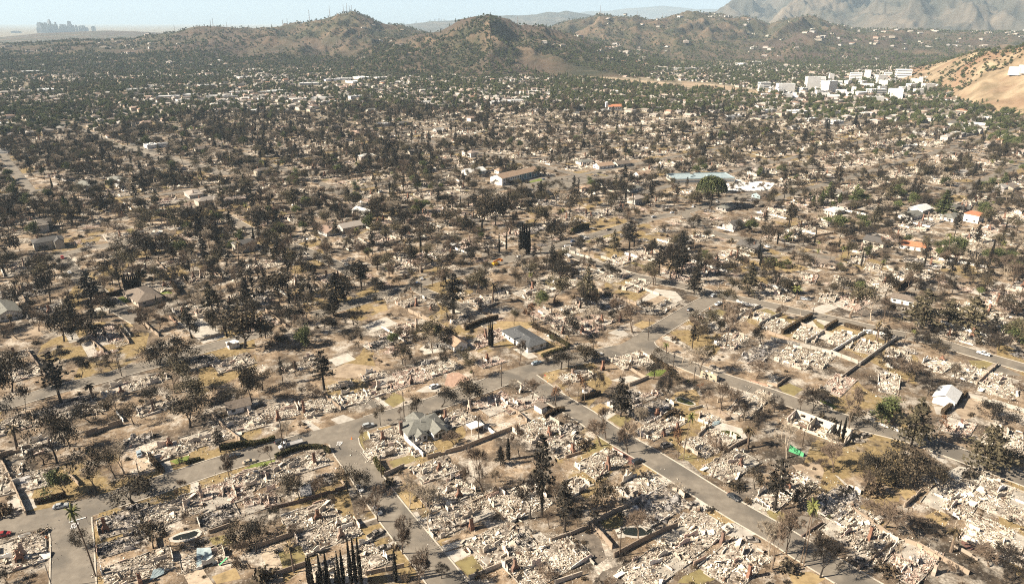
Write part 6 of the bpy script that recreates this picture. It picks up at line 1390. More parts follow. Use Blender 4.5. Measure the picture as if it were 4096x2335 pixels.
# ------------------------------------------------------------------ trees traced from the photograph: crop kind base-x base-y top-y [width]
KN = dict(oak='burnt_oak_tree', bare='bare_tree', cedar='cedar_tree', pine='burnt_pine_tree', cyp='cypress_tree', palm='palm_tree', dpalm='burnt_palm_tree', rust='rust_leaf_tree', euc='olive_tree', green='green_tree', gcon='green_conifer_tree', gcyp='green_cypress_tree', umb='umbrella_pine_tree', shrub='burnt_shrub', gshrub='green_shrub')
TREES = '''
1 oak 15 600 60 400|1 oak 280 690 320 300|1 pine 610 525 20 220|1 oak 570 1130 610 560|1 bare 440 1140 930 240|1 oak 1895 770 430 480|1 oak 1340 745 510 260|1 oak 1545 580 330 300|1 euc 1740 430 110 380|1 euc 1960 490 220 360|1 oak 2510 530 90 200|1 oak 1120 195 30 260|1 oak 1590 150 -80 280|1 oak 1830 150 -90 320|1 dpalm 930 485 330|1 dpalm 180 1005 740 140|1 green 660 1450 1130 300
1 oak 970 1410 950 360|1 bare 1240 1235 910 260|1 oak 1150 1280 930 200|1 oak 810 275 60 180|1 pine 2200 1015 800 150|1 bare 2290 1285 990 200|1 oak 120 420 -20 220|1 oak 2380 300 130 200|1 oak 2280 520 380 280|1 oak 2420 540 390 200|1 oak 900 720 500 260|1 oak 1030 640 470 220|1 bare 1160 620 420 180|1 oak 700 960 640 300|1 oak 560 900 650 300
5 oak 1325 645 365 540|5 oak 1180 560 400 300|5 bare 1870 615 400 130|5 palm 955 1380 670 130|5 oak 915 1075 880 200|5 oak 800 1080 900 160|5 bare 1460 990 850 180|5 oak 2430 1090 840 340|5 oak 2553 1150 800 260|5 bare 2500 1300 1000 200|5 oak 1530 1100 740 170|5 shrub 420 940 905 200|5 shrub 40 760 640 200|5 bare 1790 260 150 160|5 oak 60 1450 1300 200
2 pine 680 395 0 190|2 bare 370 480 290 200|2 oak 60 400 190 240|2 oak 1245 755 545 200|2 oak 1620 640 415 220|2 oak 1850 565 370 290|2 oak 2125 510 260 240|2 euc 1490 155 -60 140|2 oak 1865 190 10 170|2 euc 2170 265 -10 190|2 bare 300 855 715 140|2 bare 170 1155 935 220|2 oak 920 1410 1130 260|2 bare 560 470 350 200|2 oak 400 260 130 230|2 bare 520 420 330 180|2 pine 270 330 60 60|2 bare 1070 900 740 80|2 bare 1440 670 560 90|2 bare 2230 760 640 90|2 bare 1970 940 800 200
6 oak 1015 565 235 160|6 bare 2262 545 70 320|6 cedar 2440 275 80 110|6 cyp 2515 215 0 60|6 bare 1530 712 330 190|6 bare 1725 935 440 250|6 bare 1217 832 430 140|6 bare 1462 1155 750 200|6 bare 1610 1520 1080 270|6 bare 1070 735 560 200|6 shrub 1330 465 385 120|6 oak 440 625 345 230|6 bare 660 612 370 200|6 bare 290 662 470 140|6 dpalm 380 1340 1090 200|6 bare 360 640 480 120|6 oak 300 560 340 200|6 bare 1660 690 470 180|6 oak 2390 440 330 150|6 bare 750 680 560 120|6 bare 1850 1400 1250 160|6 shrub 80 1420 1280 220|6 shrub 1390 1100 1045 90|6 oak 150 860 690 160|6 bare 380 950 850 140|6 oak 200 800 680 130|6 bare 2205 500 250 160
6 cyp 550 1470 1165 34|6 cyp 568 1480 1180 34|6 cyp 530 1460 1190 34|6 cyp 655 1480 1145 40|6 cyp 632 1560 1320 36|6 cyp 720 1470 1115 36|6 cyp 700 1580 1310 36|6 cyp 725 1570 1290 36|6 cyp 755 1600 1365 36|6 cyp 815 1560 1285 38|6 cyp 835 1460 1120 30|6 cyp 875 1440 1105 38|6 cyp 955 1460 995 40|6 cyp 1000 1450 990 40|6 cyp 1050 1470 985 38|6 cyp 1395 1440 1115 44
3 oak 485 190 -10 190|3 oak 730 115 -70 260|3 bare 640 195 30 150|3 rust 655 495 235 170|3 bare 575 465 270 110|3 rust 440 575 355 175|3 bare 205 485 250 190|3 cedar 1085 660 265 240|3 bare 835 415 165 130|3 oak 1410 290 95 220|3 bare 1532 512 225 200|3 bare 1885 255 -60 260|3 bare 2435 275 70 300|3 bare 2080 600 320 210|3 bare 2160 690 350 230|3 bare 2260 705 490 170|3 bare 2450 795 580 170|3 bare 935 885 530 160|3 bare 885 955 690 290|3 bare 1150 1025 670 180|3 bare 1285 882 550 190|3 palm 1708 1092 610 100|3 rust 1650 1085 790 140|3 bare 1990 1275 870 220|3 bare 75 1085 760 170
3 dpalm 2350 980 760 130|3 oak 2420 1385 1110 170|3 bare 1950 590 380 150|3 bare 2050 520 350 180|3 shrub 720 960 880 160|3 bare 2320 680 500 200|3 oak 1590 330 160 230|3 rust 1880 390 320 110|3 shrub 1650 640 590 120|3 bare 30 380 280 120|3 bare 2510 600 440 160|3 bare 545 720 620 110
7 pine 298 790 -40 210|7 bare 186 805 320 190|7 pine 525 938 415 190|7 bare 655 885 695 130|7 oak 950 765 345 340|7 bare 1258 1032 720 290|7 bare 1252 405 265 140|7 bare 1650 560 440 300|7 bare 2560 1180 830 260|7 bare 425 650 400 100|7 oak 440 600 430 160|7 bare 60 620 500 100|7 bare 370 900 740 140|7 bare 1120 1230 1120 120|7 oak 1100 640 430 180|7 shrub 1980 720 690 120|7 shrub 2350 640 590 90|7 bare 300 1400 1280 300|7 shrub 2250 500 440 160
8 bare 180 1155 650 110|8 palm 328 1245 640 100|8 palm 352 1280 655 160|8 bare 520 1390 940 210|8 bare 1160 885 590 420|8 bare 990 800 640 240|8 bare 1420 900 760 330|8 bare 1600 960 830 280|8 bare 950 600 320 140|8 oak 1010 430 110 330|8 oak 1250 480 50 420|8 oak 1480 420 120 300|8 bare 650 340 40 270|8 oak 1660 490 210 210|8 shrub 1990 385 290 150|8 dpalm 1822 1135 900 140|8 bare 2200 1280 1080 320|8 bare 2380 1240 1040 260|8 bare 2460 1400 1180 260|8 pine 62 722 200 220|8 bare 40 1312 860 240|8 oak 1120 480 180 260|8 oak 1370 500 210 260|8 shrub 1050 560 420 200|8 oak 320 720 470 230|8 oak 480 560 420 260|8 shrub 780 560 490 170|8 bare 1000 1180 1030 160|8 bare 1270 1270 1040 150|8 shrub 1200 1340 1260 220|8 oak 850 330 120 260|8 shrub 200 1320 1220 180|8 bare 560 330 210 160
4 green 1250 740 410 340|4 cedar 1425 965 465 330|4 cedar 2165 1200 750 420|4 rust 1700 830 640 180|4 bare 1240 250 60 320|4 bare 1390 310 90 340|4 bare 1590 455 290 210|4 oak 1750 405 290 140|4 bare 800 805 380 300|4 bare 440 630 365 260|4 bare 322 600 435 160|4 bare 185 1075 680 270|4 cyp 645 905 685 26|4 cyp 692 905 695 26|4 cyp 742 885 655 30|4 shrub 535 680 620 80|4 shrub 642 720 665 80|4 oak 2230 690 495 380|4 oak 2400 1155 980 300|4 oak 2300 1130 1010 200|4 green 1130 740 520 200|4 bare 960 350 230 160|4 oak 1850 250 130 200|4 oak 1450 240 120 200|4 oak 870 770 590 200|4 bare 640 960 850 240|4 oak 900 850 770 110|4 shrub 1300 960 900 150|4 bare 2450 450 330 260|4 bare 60 620 440 180|4 oak 500 520 360 260
e pine 838 1035 725 170|e oak 712 738 565 160|e oak 880 712 620 110|e euc 1012 885 680 140|e oak 1088 855 685 190|e euc 1590 965 680 230|e oak 1300 830 690 110|e cyp 1335 597 385 26|e cyp 1352 597 350 28|e cyp 1384 592 365 28|e cyp 1402 590 385 26|e cyp 1368 594 375 26|e cyp 1180 582 425 14|e cyp 1233 562 425 14|e oak 1705 305 100 150|e cyp 1105 1285 1085 16|e cyp 1118 1288 1075 16|e cyp 1130 1284 1085 16|e oak 1640 1452 1290 190|e oak 1815 1395 1265 150|e rust 1440 1125 940 140|e bare 2172 1175 940 180|e bare 1792 725 600 120|e pine 2152 565 340 130|e pine 2372 745 520 140
e oak 1050 400 110 190|e oak 1150 390 100 180|e oak 1240 400 130 170|e oak 980 330 120 160|e oak 800 380 230 210|e oak 700 420 240 190|e oak 380 370 230 180|e oak 280 350 150 150|e oak 500 500 370 150|e oak 680 480 350 170|e bare 830 490 320 140|e oak 120 250 110 150|e oak 530 620 510 100|e bare 100 520 370 150|e euc 1440 380 190 190|e oak 1530 390 230 150|e oak 1570 540 310 110|e oak 1640 490 360 140|e oak 1380 180 70 140|e bare 1520 500 400 120|e oak 560 150 10 120|e oak 720 170 80 110|e bare 1100 600 480 130|e oak 2020 250 110 120|e pine 2310 240 40 50|e oak 1930 110 10 150|e green 1870 110 30 120|e oak 130 1290 1140 150|e bare 460 1420 1250 150|e bare 680 1350 1200 140|e euc 940 1400 1260 170|e euc 1290 1120 960 100|e oak 1420 1100 970 100
e bare 1330 1420 1210 100|e oak 970 1250 1140 120|e oak 1780 1000 800 100|e bare 90 1120 980 160|e oak 760 1370 1270 130|e oak 250 880 750 190|e oak 110 860 650 210|e oak 40 900 700 180|e pine 150 860 640 160|e dpalm 1130 960 800 70|e dpalm 1490 590 550 80|e palm 2430 1330 1250 60|e bare 2480 700 470 120|e pine 2540 760 540 130|e pine 2500 780 560 60|e oak 2400 1400 1260 200|e bare 2550 1400 1240 140|e oak 1550 1400 1330 90|e bare 2060 770 690 80|e bare 1740 1080 980 60|e oak 550 840 750 140|e oak 440 830 740 110|e bare 340 600 470 120|e bare 180 640 500 110|e bare 650 590 490 110|e bare 130 650 480 60|e oak 790 660 600 60
d oak 380 965 670 210|d cedar 690 965 715 180|d oak 480 1245 960 260|d oak 720 1210 1000 240|d oak 465 425 225 140|d oak 1080 660 420 200|d oak 1180 640 440 190|d oak 1000 600 450 160|d oak 1270 660 520 120|d oak 1830 1295 940 310|d oak 2080 915 690 260|d dpalm 2212 1035 855 90|d cedar 2520 960 725 170|d oak 1330 1425 1185 330|d oak 1180 1420 1240 220|d pine 1550 705 470 60|d oak 660 695 585 180|d oak 880 600 500 180|d oak 1400 800 650 180|d euc 1200 820 720 140|d bare 1330 860 670 190|d bare 1040 1110 970 130|d oak 2300 800 640 190|d oak 2420 1060 940 110|d oak 2330 1010 880 130|d oak 60 600 380 200|d oak 160 320 120 190|d oak 300 340 150 160|d oak 90 200 20 190|d gcyp 500 290 150 40|d gcyp 520 290 170 36
d oak 1430 450 200 150|d oak 1050 280 140 110|d bare 880 480 370 160|d bare 1700 680 540 150|d bare 1930 620 470 170|d oak 2150 480 360 120|d oak 1960 400 240 200|d oak 1480 530 400 130|d oak 2040 1250 1080 140|d bare 2350 1160 1030 110|d oak 2120 1210 1130 100|d bare 1500 930 800 110|d oak 1440 950 850 100|d bare 1980 920 820 90|d oak 150 1000 840 160|d bare 270 960 800 160|d bare 810 910 740 150|d oak 600 900 800 120|d oak 340 590 510 120|d oak 470 760 650 100|d oak 2470 700 560 110|d oak 2260 700 520 120|d bare 2170 640 440 120|d bare 1770 830 660 100|d bare 2460 700 470 80|d oak 120 1420 1290 260|d oak 440 1410 1310 200|d oak 840 1400 1310 130|d oak 720 1420 1350 180|d oak 540 1230 1100 120|d bare 250 1100 960 80
d cyp 935 862 745 16|d cyp 950 862 735 16|d cyp 965 860 748 16|d cyp 980 858 730 16|d cyp 995 858 742 16|d cyp 1010 856 728 16|d cyp 1025 854 735 16|d cyp 1040 852 730 16|d cyp 1055 850 738 16|d dpalm 1960 1090 1020 90|d dpalm 1670 1150 1100 90|d oak 1900 1150 1040 100|d bare 2130 1180 1080 130|d palm 1400 220 190 60|d oak 2060 480 330 120
f umb 200 245 -5 215|f gcyp 970 235 148 40|f gcyp 1033 222 115 36|f gcyp 1018 225 150 30|f gcyp 1172 210 128 32|f gcon 1290 205 65 90|f green 1350 215 95 150|f gcon 1940 305 110 170|f oak 545 550 335 150|f bare 910 485 295 120|f palm 755 537 450 60|f palm 980 695 545 50|f palm 850 935 835 110|f palm 1005 560 480 50|f oak 320 765 615 170|f cedar 490 905 650 160|f euc 1250 1065 770 290|f oak 1510 905 690 150|f bare 1405 1085 865 170|f cedar 1770 1155 850 270|f cedar 2140 1165 900 320|f cedar 1980 1110 920 270|f bare 320 1285 920 270|f oak 590 1275 1105 140|f euc 130 1460 1215 180|f green 1690 515 435 120|f green 1310 395 285 190|f green 1130 385 300 130|f palm 1980 610 440 80|f green 2360 660 540 200|f green 2470 650 560 160|f bare 2190 705 465 180|f bare 2440 860 635 270|f green 2220 290 190 150|f gcon 2270 320 240 70
f oak 40 760 560 150|f pine 95 810 640 120|f oak 1450 440 360 120|f oak 800 380 210 100|f gcyp 800 290 210 40|f pine 790 385 200 80|f oak 80 390 280 90|f pine 110 400 300 80|f bare 230 430 340 60|f oak 660 860 740 110|f oak 730 850 760 110|f bare 1500 1110 910 170|f bare 1650 1250 1090 140|f oak 110 1240 1090 150|f oak 1330 870 770 140|f cyp 575 680 560 18|f cyp 1165 540 475 20|f palm 1180 620 530 50|f cyp 2280 700 480 22|f dpalm 800 905 870 70|f oak 1700 620 560 130|f bare 1650 830 700 160|f oak 870 740 670 60|f oak 940 700 650 50|f bare 2360 1310 1150 160|f bare 2220 1190 1040 200|f oak 1860 1290 1180 200|f bare 1750 1260 1140 160|f oak 1950 1340 1260 170|f bare 1560 1440 1300 220|f pine 1505 1280 1120 80|f dpalm 1450 1240 1080 50|f bare 740 1080 960 90|f bare 880 1050 950 70|f shrub 2210 1260 1210 50|f oak 2430 1020 880 200|f bare 2120 830 750 130|f bare 1930 800 730 150|f bare 2330 930 800 130
f green 1080 370 310 90|f gshrub 640 670 600 110|f gshrub 770 690 630 100|f gshrub 740 690 640 80|f green 2050 590 440 160|f green 1960 560 460 150|f oak 1600 570 490 120|f oak 300 130 30 140|f oak 440 150 110 60|f oak 640 230 150 100|f bare 590 130 60 80|f oak 1540 1090 950 70|f oak 540 240 170 60|f oak 1560 90 20 130|f oak 850 120 20 180|f oak 760 130 60 90|f gcon 1090 180 50 90|f oak 980 180 100 120|f gcon 2400 60 -20 160|f green 2330 120 10 130
'''
for a in TREES.replace('\n', '|').split('|'):
    v = a.split()
    if not v: continue
    c, kd, bx, by, ty = v[0], KN[v[1]], *map(float, v[2:5]); x, y = W(c, bx, by); h = top_z(y, px(c, 0, ty)[1]); wm = float(v[5]) / CROP[c][2] * depth(x, y) / F if len(v) > 5 else None
    h = max(h, .8); kk = None
    if v[1] == 'palm': kk = 0 if h > 9 else 1
    if v[1] == 'cedar': kk = random.choice((2, 3)) if c in 'f4' else random.choice((0, 1))
    put_tree(kd, x, y, h, wm, kk, parts=by / CROP[c][2] + CROP[c][1] > 900)

# ------------------------------------------------------------------ scatter over the rest of the burnt blocks
def clear(x, y, r=1.0, road=1.0, ruins=0.6, houses=1.0):
    if road is not None and road_dist(np.array([x]), np.array([y]))[0] < road: return False
    for X_, Y_, q in HOUSE_XY:
        if (x - X_) ** 2 + (y - Y_) ** 2 < (q * houses + r) ** 2: return False
    for X_, Y_, q in CAR_XY:
        if (x - X_) ** 2 + (y - Y_) ** 2 < (q + r) ** 2: return False
    if ruins:
        for X_, Y_, q in RUIN_XY:
            if abs(X_ - x) < 30 and (x - X_) ** 2 + (y - Y_) ** 2 < (q * ruins + r) ** 2: return False
    return True
KEEP_OFF = [c for c in SHEET_C if c[2] in ('yard', 'field')]
# burnt / unburnt limit as a row of the photograph
def burn_row(X_): return np.interp(X_, [-400, 0, 500, 1000, 1366, 2000, 2700, 3200, 3700, 4096, 4500], [610, 590, 540, 470, 425, 430, 470, 490, 545, 620, 640])
lots = []
for bv in range(-6, 22):
    for side in (0, 1):
        v = bv * BLK_V + 30 + (27 if side == 0 else 67)
        for u in np.arange(-900, 1800, 21.0):
            if ((u - 60) % BLK_U) < 10: continue
            q = uv(u + random.uniform(-2, 2), v + random.uniform(-3, 3)); X_, Y_ = proj(*q)
            if -250 < X_ < 4350 and 380 < Y_ < 2420 and q[1] > 100: lots.append((float(q[0]), float(q[1]), X_, Y_))
lots.sort(key=lambda t: t[1])
far_ruins = []; far_houses = []; n_near_house = 0
for x, y, X_, Y_ in lots:
    br = burn_row(X_) + 90 * (float(fbm(np.array([x / 130.]), np.array([y / 130.]), 3, 77)[0]) - .5)
    if any((x - c[0]) ** 2 + (y - c[1]) ** 2 < 25 ** 2 for c in KEEP_OFF): continue
    near = Y_ > 1380
    if Y_ < br or (Y_ < 1000 and random.random() < .05):
        if clear(x, y, 4, 6, .9): far_houses.append((x, y)); HOUSE_XY.append((x, y, 8)) if y < 900 else None
        continue
    if not clear(x, y, 13 if near else 5, 7, 1.0): continue
    L, w = random.uniform(16, 27), random.uniform(11, 18)
    if near: L, w = L * .7, w * .75
    if len(RUIN_XY) < 300: put_ruin(x, y, L, w, GA + random.choice((0, math.pi / 2)) + random.gauss(0, .03), None, random.choice((None, None, None, None, 'pink', 'char')))
    else: far_ruins.append((x, y)); RUIN_XY.append((x, y, 9))
# a drive and a pale path on the mid-distance lots
for x, y, X_, Y_ in lots:
    if 560 < Y_ < 1400 and random.random() < .75:
        c = np.array((x, y)) + gu * random.uniform(-9, 9) + gv * random.uniform(-12, 12); a_, b_ = (random.uniform(1.5, 2.4), random.uniform(5, 10)) if random.random() < .6 else (random.uniform(3, 6), random.uniform(3, 6))
        if clear(*c, 0, 3, 0, .6): sheet('driveway', random.choice(('concrete', 'concrete', 'bare_earth', 'char_earth', 'char_earth', 'lawn_olive')), [c - gu * a_ - gv * b_, c + gu * a_ - gv * b_, c + gu * a_ + gv * b_, c - gu * a_ + gv * b_])
# lot walls between the mid-distance lots
nw = 0
for x, y, X_, Y_ in lots:
    if 820 < Y_ < 1380 and random.random() < .5 and nw < 110:
        a = np.array((x, y)) + gu * 10; L = random.uniform(10, 30); s = -gv * L / 2
        if clear(*a, 1, 4, 0) and clear(*(a + s), 1, 3, 0) and clear(*(a - s), 1, 3, 0): wall_line('wall', [a + s, a - s], random.uniform(1.2, 1.9), .26, random.choice(('garden_wall', 'garden_wall', 'concrete', 'wall_white'))); nw += 1
def density(X_, Y_, x, y):
    """denser groves to the left and in the middle distance, thin on the right"""
    d = np.interp(X_, [-400, 800, 1700, 2600, 4400], [1.25, 1.15, .9, .55, .7]); d *= np.interp(Y_, [380, 520, 700, 900, 1200, 1400], [.5, .6, .72, .72, .6, .5])
    return d * float(np.clip(fbm(np.array([x / 60.]), np.array([y / 60.]), 3, 91)[0] * 2.6 - .5, .15, 1.5))
SC = {}
MIX = [('burnt_oak_tree', .38), ('bare_tree', .32), ('olive_tree', .13), ('burnt_pine_tree', .05), ('cedar_tree', .06), ('cypress_tree', .025), ('burnt_palm_tree', .025), ('palm_tree', .01), ('green_tree', .04), ('burnt_shrub', .03)]
kinds, wts = zip(*MIX)
GMIX = [('green_tree', .58), ('olive_tree', .14), ('green_conifer_tree', .12), ('green_cypress_tree', .05), ('palm_tree', .03), ('bare_tree', .05), ('burnt_oak_tree', .03)]
gk, gw = zip(*GMIX)
CAP = {'burnt_oak_tree': 300, 'bare_tree': 210, 'burnt_shrub': 90, 'green_tree': 300, 'olive_tree': 260, 'green_conifer_tree': 150, 'cedar_tree': 150, 'burnt_pine_tree': 150}
cand = []
tries = 38000
U = rng.random((tries, 2))
# even over ground area between 290 m and 1350 m in front of the camera
yy = np.sqrt(290 ** 2 + U[:, 1] * (1350 ** 2 - 290 ** 2)); xx = (U[:, 0] * 2 - 1) * (yy * .77 + 70)
rd = road_dist(xx, yy)
TX = np.array(TREE_XY)
for x, y, dr in sorted(zip(xx, yy, rd), key=lambda t: t[1]):
    if dr < 1.5: continue
    X_, Y_ = proj(x, y)
    if Y_ > 1400 or Y_ < 400 or (2910 < X_ < 3600 and 1190 < Y_ < 1480): continue
    br0 = burn_row(X_)
    if random.random() > density(X_, Y_, x, y) * (.78 if Y_ > br0 else .62): continue
    if any((x - c[0]) ** 2 + (y - c[1]) ** 2 < 22 ** 2 for c in KEEP_OFF): continue
    if y < 520 and (np.hypot(TX[:, 0] - x, TX[:, 1] - y) < TX[:, 2] * .8 + 1).any(): continue
    if y < 700 and not clear(x, y, 1, None, .35, 1.0): continue
    br = burn_row(X_) + 80 * (float(fbm(np.array([x / 130.]), np.array([y / 130.]), 3, 77)[0]) - .5)
    kd = random.choices(kinds, wts)[0] if Y_ > br - 20 else random.choices(gk, gw)[0]
    p = random.randrange(len(PROTO[kd])); h = PROTO[kd][p].h * random.uniform(.5, 1.35)
    if kd in ('palm_tree',) and h > 12: h *= .75
    if COUNT.get(kd, 0) < CAP.get(kd, 120): put_tree(kd, float(x), float(y), h, None, p, parts=y < 420)
    else: SC.setdefault((kd, p), []).append((x, y, 0.0, h / PROTO[kd][p].h))
# small growth among the nearest lots
n_s = 0
for _ in range(2600):
    Y_ = random.uniform(1380, 2380); X_ = random.uniform(-60, 4160); x, y = ground(X_, Y_)
    if n_s > 330: break
    if not clear(x, y, .6, .6, .55): continue
    if (np.hypot(TX[:, 0] - x, TX[:, 1] - y) < 1.5).any(): continue
    r = random.random(); n_s += 1
    if r < .62: put_tree('burnt_shrub', x, y, random.uniform(.5, 1.5))
    elif r < .9: put_tree('bare_tree', x, y, random.uniform(2.0, 4.5), None, random.choice((0, 1, 2, 3, 4, 5)))
    else: put_tree('green_shrub', x, y, random.uniform(.5, 1.2))

# ------------------------------------------------------------------ far suburb houses
HOUSE_P = []
def far_house(seed):
    rg = random.Random(seed); L, w = rg.uniform(13, 19), rg.uniform(9, 12); h = rg.choice((3, 3, 3.2, 5.6)); g = G(); wall_box(g, -L / 2, L / 2, -w / 2, w / 2, h, h + 2.2 if seed % 2 else None, 0)
    if seed % 2: gable(g, -L / 2, L / 2, -w / 2, w / 2, h + .01, h + 2.3, .6, 1)
    else: hip(g, -L / 2, L / 2, -w / 2, w / 2, h + .002, h + 2.2, .6, 1)
    if seed % 3 == 0: wall_box(g, L / 2 - 6, L / 2 - .5, -w / 2 - 4, -w / 2 - .01, h - .2, h + 1.6, 0, 'y'); gable(g, L / 2 - 6, L / 2 - .5, -w / 2 - 4.2, 0, h - .19, h + 1.62, .4, 1, 'y')
    for k in range(4): t = -L / 2 + (k + .6) * L / 4.4; box(g, t, t + 1.2, -w / 2 - .05, -w / 2 - .01, .9, 2.1, 2); box(g, t, t + 1.2, w / 2 + .01, w / 2 + .05, .9, 2.1, 2)
    box(g, -L / 2 + 3, -L / 2 + 3.8, 1, 1.8, h, h + 3.4, 3); HOUSE_P.append([g.mesh('far_house', ['wall_mixed', 'roof_mixed', 'glass', 'brick']), None])
for s in range(6): far_house(s)
HS = {}
cnt = 0
far_houses.sort(key=lambda p: p[1])
for x, y in far_houses:
    k = random.randrange(6); a = GA + random.choice((0, math.pi / 2)) + random.gauss(0, .04)
    if cnt < 290:
        o = obj('house', HOUSE_P[k][0], None, (x, y, 0), a); cnt += 1; HOUSE_P[k][1] = HOUSE_P[k][1] or o
        thing(o, 'house', ('gable-roofed' if k % 2 else 'hip-roofed') + ' suburban house' + (' with front wing' if k % 3 == 0 else ''), 'surviving suburban houses')
    else: HS.setdefault(k, []).append((x, y, 0.0, 1.0, a))
# points over the farther flats and slopes
def far_points(n, ymin, ymax, half=.80):
    u = rng.random((n, 2)); y = np.sqrt(ymin ** 2 + u[:, 1] * (ymax ** 2 - ymin ** 2)); x = (u[:, 0] * 2 - 1) * y * half; return x, y
shop_xy = np.array([(a, b, c) for a, b, c in HOUSE_XY if b > 1000])
def shop_front(x, y): dx = np.abs(x[:, None] - shop_xy[None, :, 0]); dy = y[:, None] - shop_xy[None, :, 1]; return ~((dx < shop_xy[None, :, 2] * .9) & (dy > -110) & (dy < 0) & ((shop_xy[None, :, 0] < 300) | (dy > -45))).any(1)
def free_of_shops(x, y, m=1.0): return (np.hypot(x[:, None] - shop_xy[None, :, 0], y[:, None] - shop_xy[None, :, 1]) > shop_xy[None, :, 2] * m).all(1)
wash = np.array([W('b', x, y) for x, y in ((1320, 530), (1800, 565), (2554, 645))] + [W('c', x, y) for x, y in ((0, 630), (300, 655), (620, 705))])
def in_wash(x, y): d = np.abs(y - np.interp(x, wash[:, 0], wash[:, 1])); return (x > wash[0, 0]) & (x < wash[-1, 0]) & (d < 120)
for (n, y0, y1, kind) in ((9500, 1250, 2600, 'flat'), (32000, 1250, 2700, 'tree'), (46000, 2600, 5200, 'hill'), (40000, 1480, 2600, 'tan'), (1300, 2300, 5000, 'hillhouse')):
    x, y = far_points(n, y0, y1); z = land_z(x, y); zc = np.maximum(z, 0)
    X_ = 2048 + F * x / (y * CP + CAMH * SP); ok = free_of_shops(x, y, .7) & shop_front(x, y) & ~in_wash(x, y)
    dn = fbm(x / 160, y / 160, 4, 55); hill = z > 2.5
    if kind == 'flat':
        gu_, gv_ = x * math.cos(GA) + y * math.sin(GA), -x * math.sin(GA) + y * math.cos(GA); gu_ = np.round(gu_ / 21) * 21; gv_ = np.round(gv_ / 36) * 36; x, y = gu_ * math.cos(GA) - gv_ * math.sin(GA), gu_ * math.sin(GA) + gv_ * math.cos(GA)
        _, first = np.unique(np.c_[gu_, gv_], axis=0, return_index=True); msk = np.zeros(n, bool); msk[first] = True; ok &= msk & ~hill & (dn < .62) & (y < 2600)
        for i in np.flatnonzero(ok): HS.setdefault(int(rng.integers(6)), []).append((x[i], y[i], 0.0, rng.uniform(.75, 1.05), GA + rng.choice((0, math.pi / 2))))
    elif kind == 'hillhouse':
        ok &= hill & (fbm(x / 300, y / 300, 3, 66) > .5) & (np.abs(np.arctan2(x, y) - H_tan.a0) > 0)
        for i in np.flatnonzero(ok): HS.setdefault(int(rng.integers(6)), []).append((x[i], y[i], z[i] - .5, rng.uniform(1, 1.6), rng.uniform(0, 6.28)))
    else:
        tanh_ = (np.arctan2(x, y) > H_tan.a0 + .01) & (np.hypot(x, y) > H_tan.rf) & (np.hypot(x, y) < H_tan.rb) & hill
        if kind == 'tree': ok &= ~tanh_ & (rng.random(n) < np.where(hill, .9, np.clip(dn * 2.0 - .35, .15, 1)))
        if kind == 'hill': ok &= rng.random(n) < np.clip(fbm(x / 300, y / 300, 4, 12) * 3.2 - .9, .1, 1) * np.clip(1.6 - zc / 90, .3, 1)
        if kind == 'tan': ok &= tanh_ & (rng.random(n) < np.clip(dn * 4 - 1.1, .15, .9))
        for i in np.flatnonzero(ok):
            kd = random.choices(gk, gw)[0] if kind != 'tan' else random.choice(('green_shrub', 'green_shrub', 'burnt_shrub', 'green_tree')); p = random.randrange(len(PROTO[kd])); s = rng.uniform(.7, 1.25)
            if kind == 'hill': s *= 1.0
            if kd.endswith('shrub'): s *= 2.2
            if kd == 'palm_tree': s *= .7
            SC.setdefault((kd, p), []).append((x[i], y[i], zc[i] - .3 * (z[i] > 0), s))
for _ in range(5200):
    y = math.sqrt(random.uniform(290 ** 2, 1200 ** 2)); x = random.uniform(-1, 1) * (y * .77 + 60); X_, Y_ = proj(x, y)
    if Y_ > 1400 or (2910 < X_ < 3600 and 1190 < Y_ < 1480) or road_dist(np.array([x]), np.array([y]))[0] < 1: continue
    kd, s_ = random.choice((('burnt_shrub', (.8, 1.8)), ('burnt_shrub', (.8, 1.8)), ('bare_tree', (.3, .6)))); p = random.randrange(len(PROTO[kd])); SC.setdefault((kd, p), []).append((x, y, 0.0, random.uniform(*s_)))
# geometry-node fields for what nobody could count
def field(name, pts, sources, label):
    P = np.array([p[:4] for p in pts], float); rot = np.array([p[4] if len(p) > 4 else random.uniform(0, 6.283) for p in pts])
    me = bpy.data.meshes.new(name); me.vertices.add(len(P)); me.vertices.foreach_set('co', P[:, :3].astype(np.float32).ravel())
    for nm, d in (('rz', rot), ('sz', P[:, 3])): a = me.attributes.new(nm, 'FLOAT', 'POINT'); a.data.foreach_set('value', d.astype(np.float32))
    o = obj(name, me); struct(o, 'stuff', label); ng = bpy.data.node_groups.new(name, 'GeometryNodeTree'); ng.interface.new_socket('Geometry', in_out='INPUT', socket_type='NodeSocketGeometry'); ng.interface.new_socket('Geometry', in_out='OUTPUT', socket_type='NodeSocketGeometry')
    n = ng.nodes; L = ng.links.new; gi = n.new('NodeGroupInput'); go = n.new('NodeGroupOutput'); ip = n.new('GeometryNodeInstanceOnPoints'); oi = n.new('GeometryNodeObjectInfo'); oi.inputs['Object'].default_value = sources; oi.transform_space = 'ORIGINAL'
    a1 = n.new('GeometryNodeInputNamedAttribute'); a1.data_type = 'FLOAT'; a1.inputs[0].default_value = 'rz'; a2 = n.new('GeometryNodeInputNamedAttribute'); a2.data_type = 'FLOAT'; a2.inputs[0].default_value = 'sz'
    cx = n.new('ShaderNodeCombineXYZ'); L(a1.outputs[0], cx.inputs[2]); er = n.new('FunctionNodeEulerToRotation'); L(cx.outputs[0], er.inputs[0]); L(er.outputs[0], ip.inputs['Rotation']); L(a2.outputs[0], ip.inputs['Scale'])
    L(gi.outputs[0], ip.inputs['Points']); L(oi.outputs['Geometry'], ip.inputs['Instance']); L(ip.outputs[0], go.inputs[0]); m = o.modifiers.new('field', 'NODES'); m.node_group = ng; return o
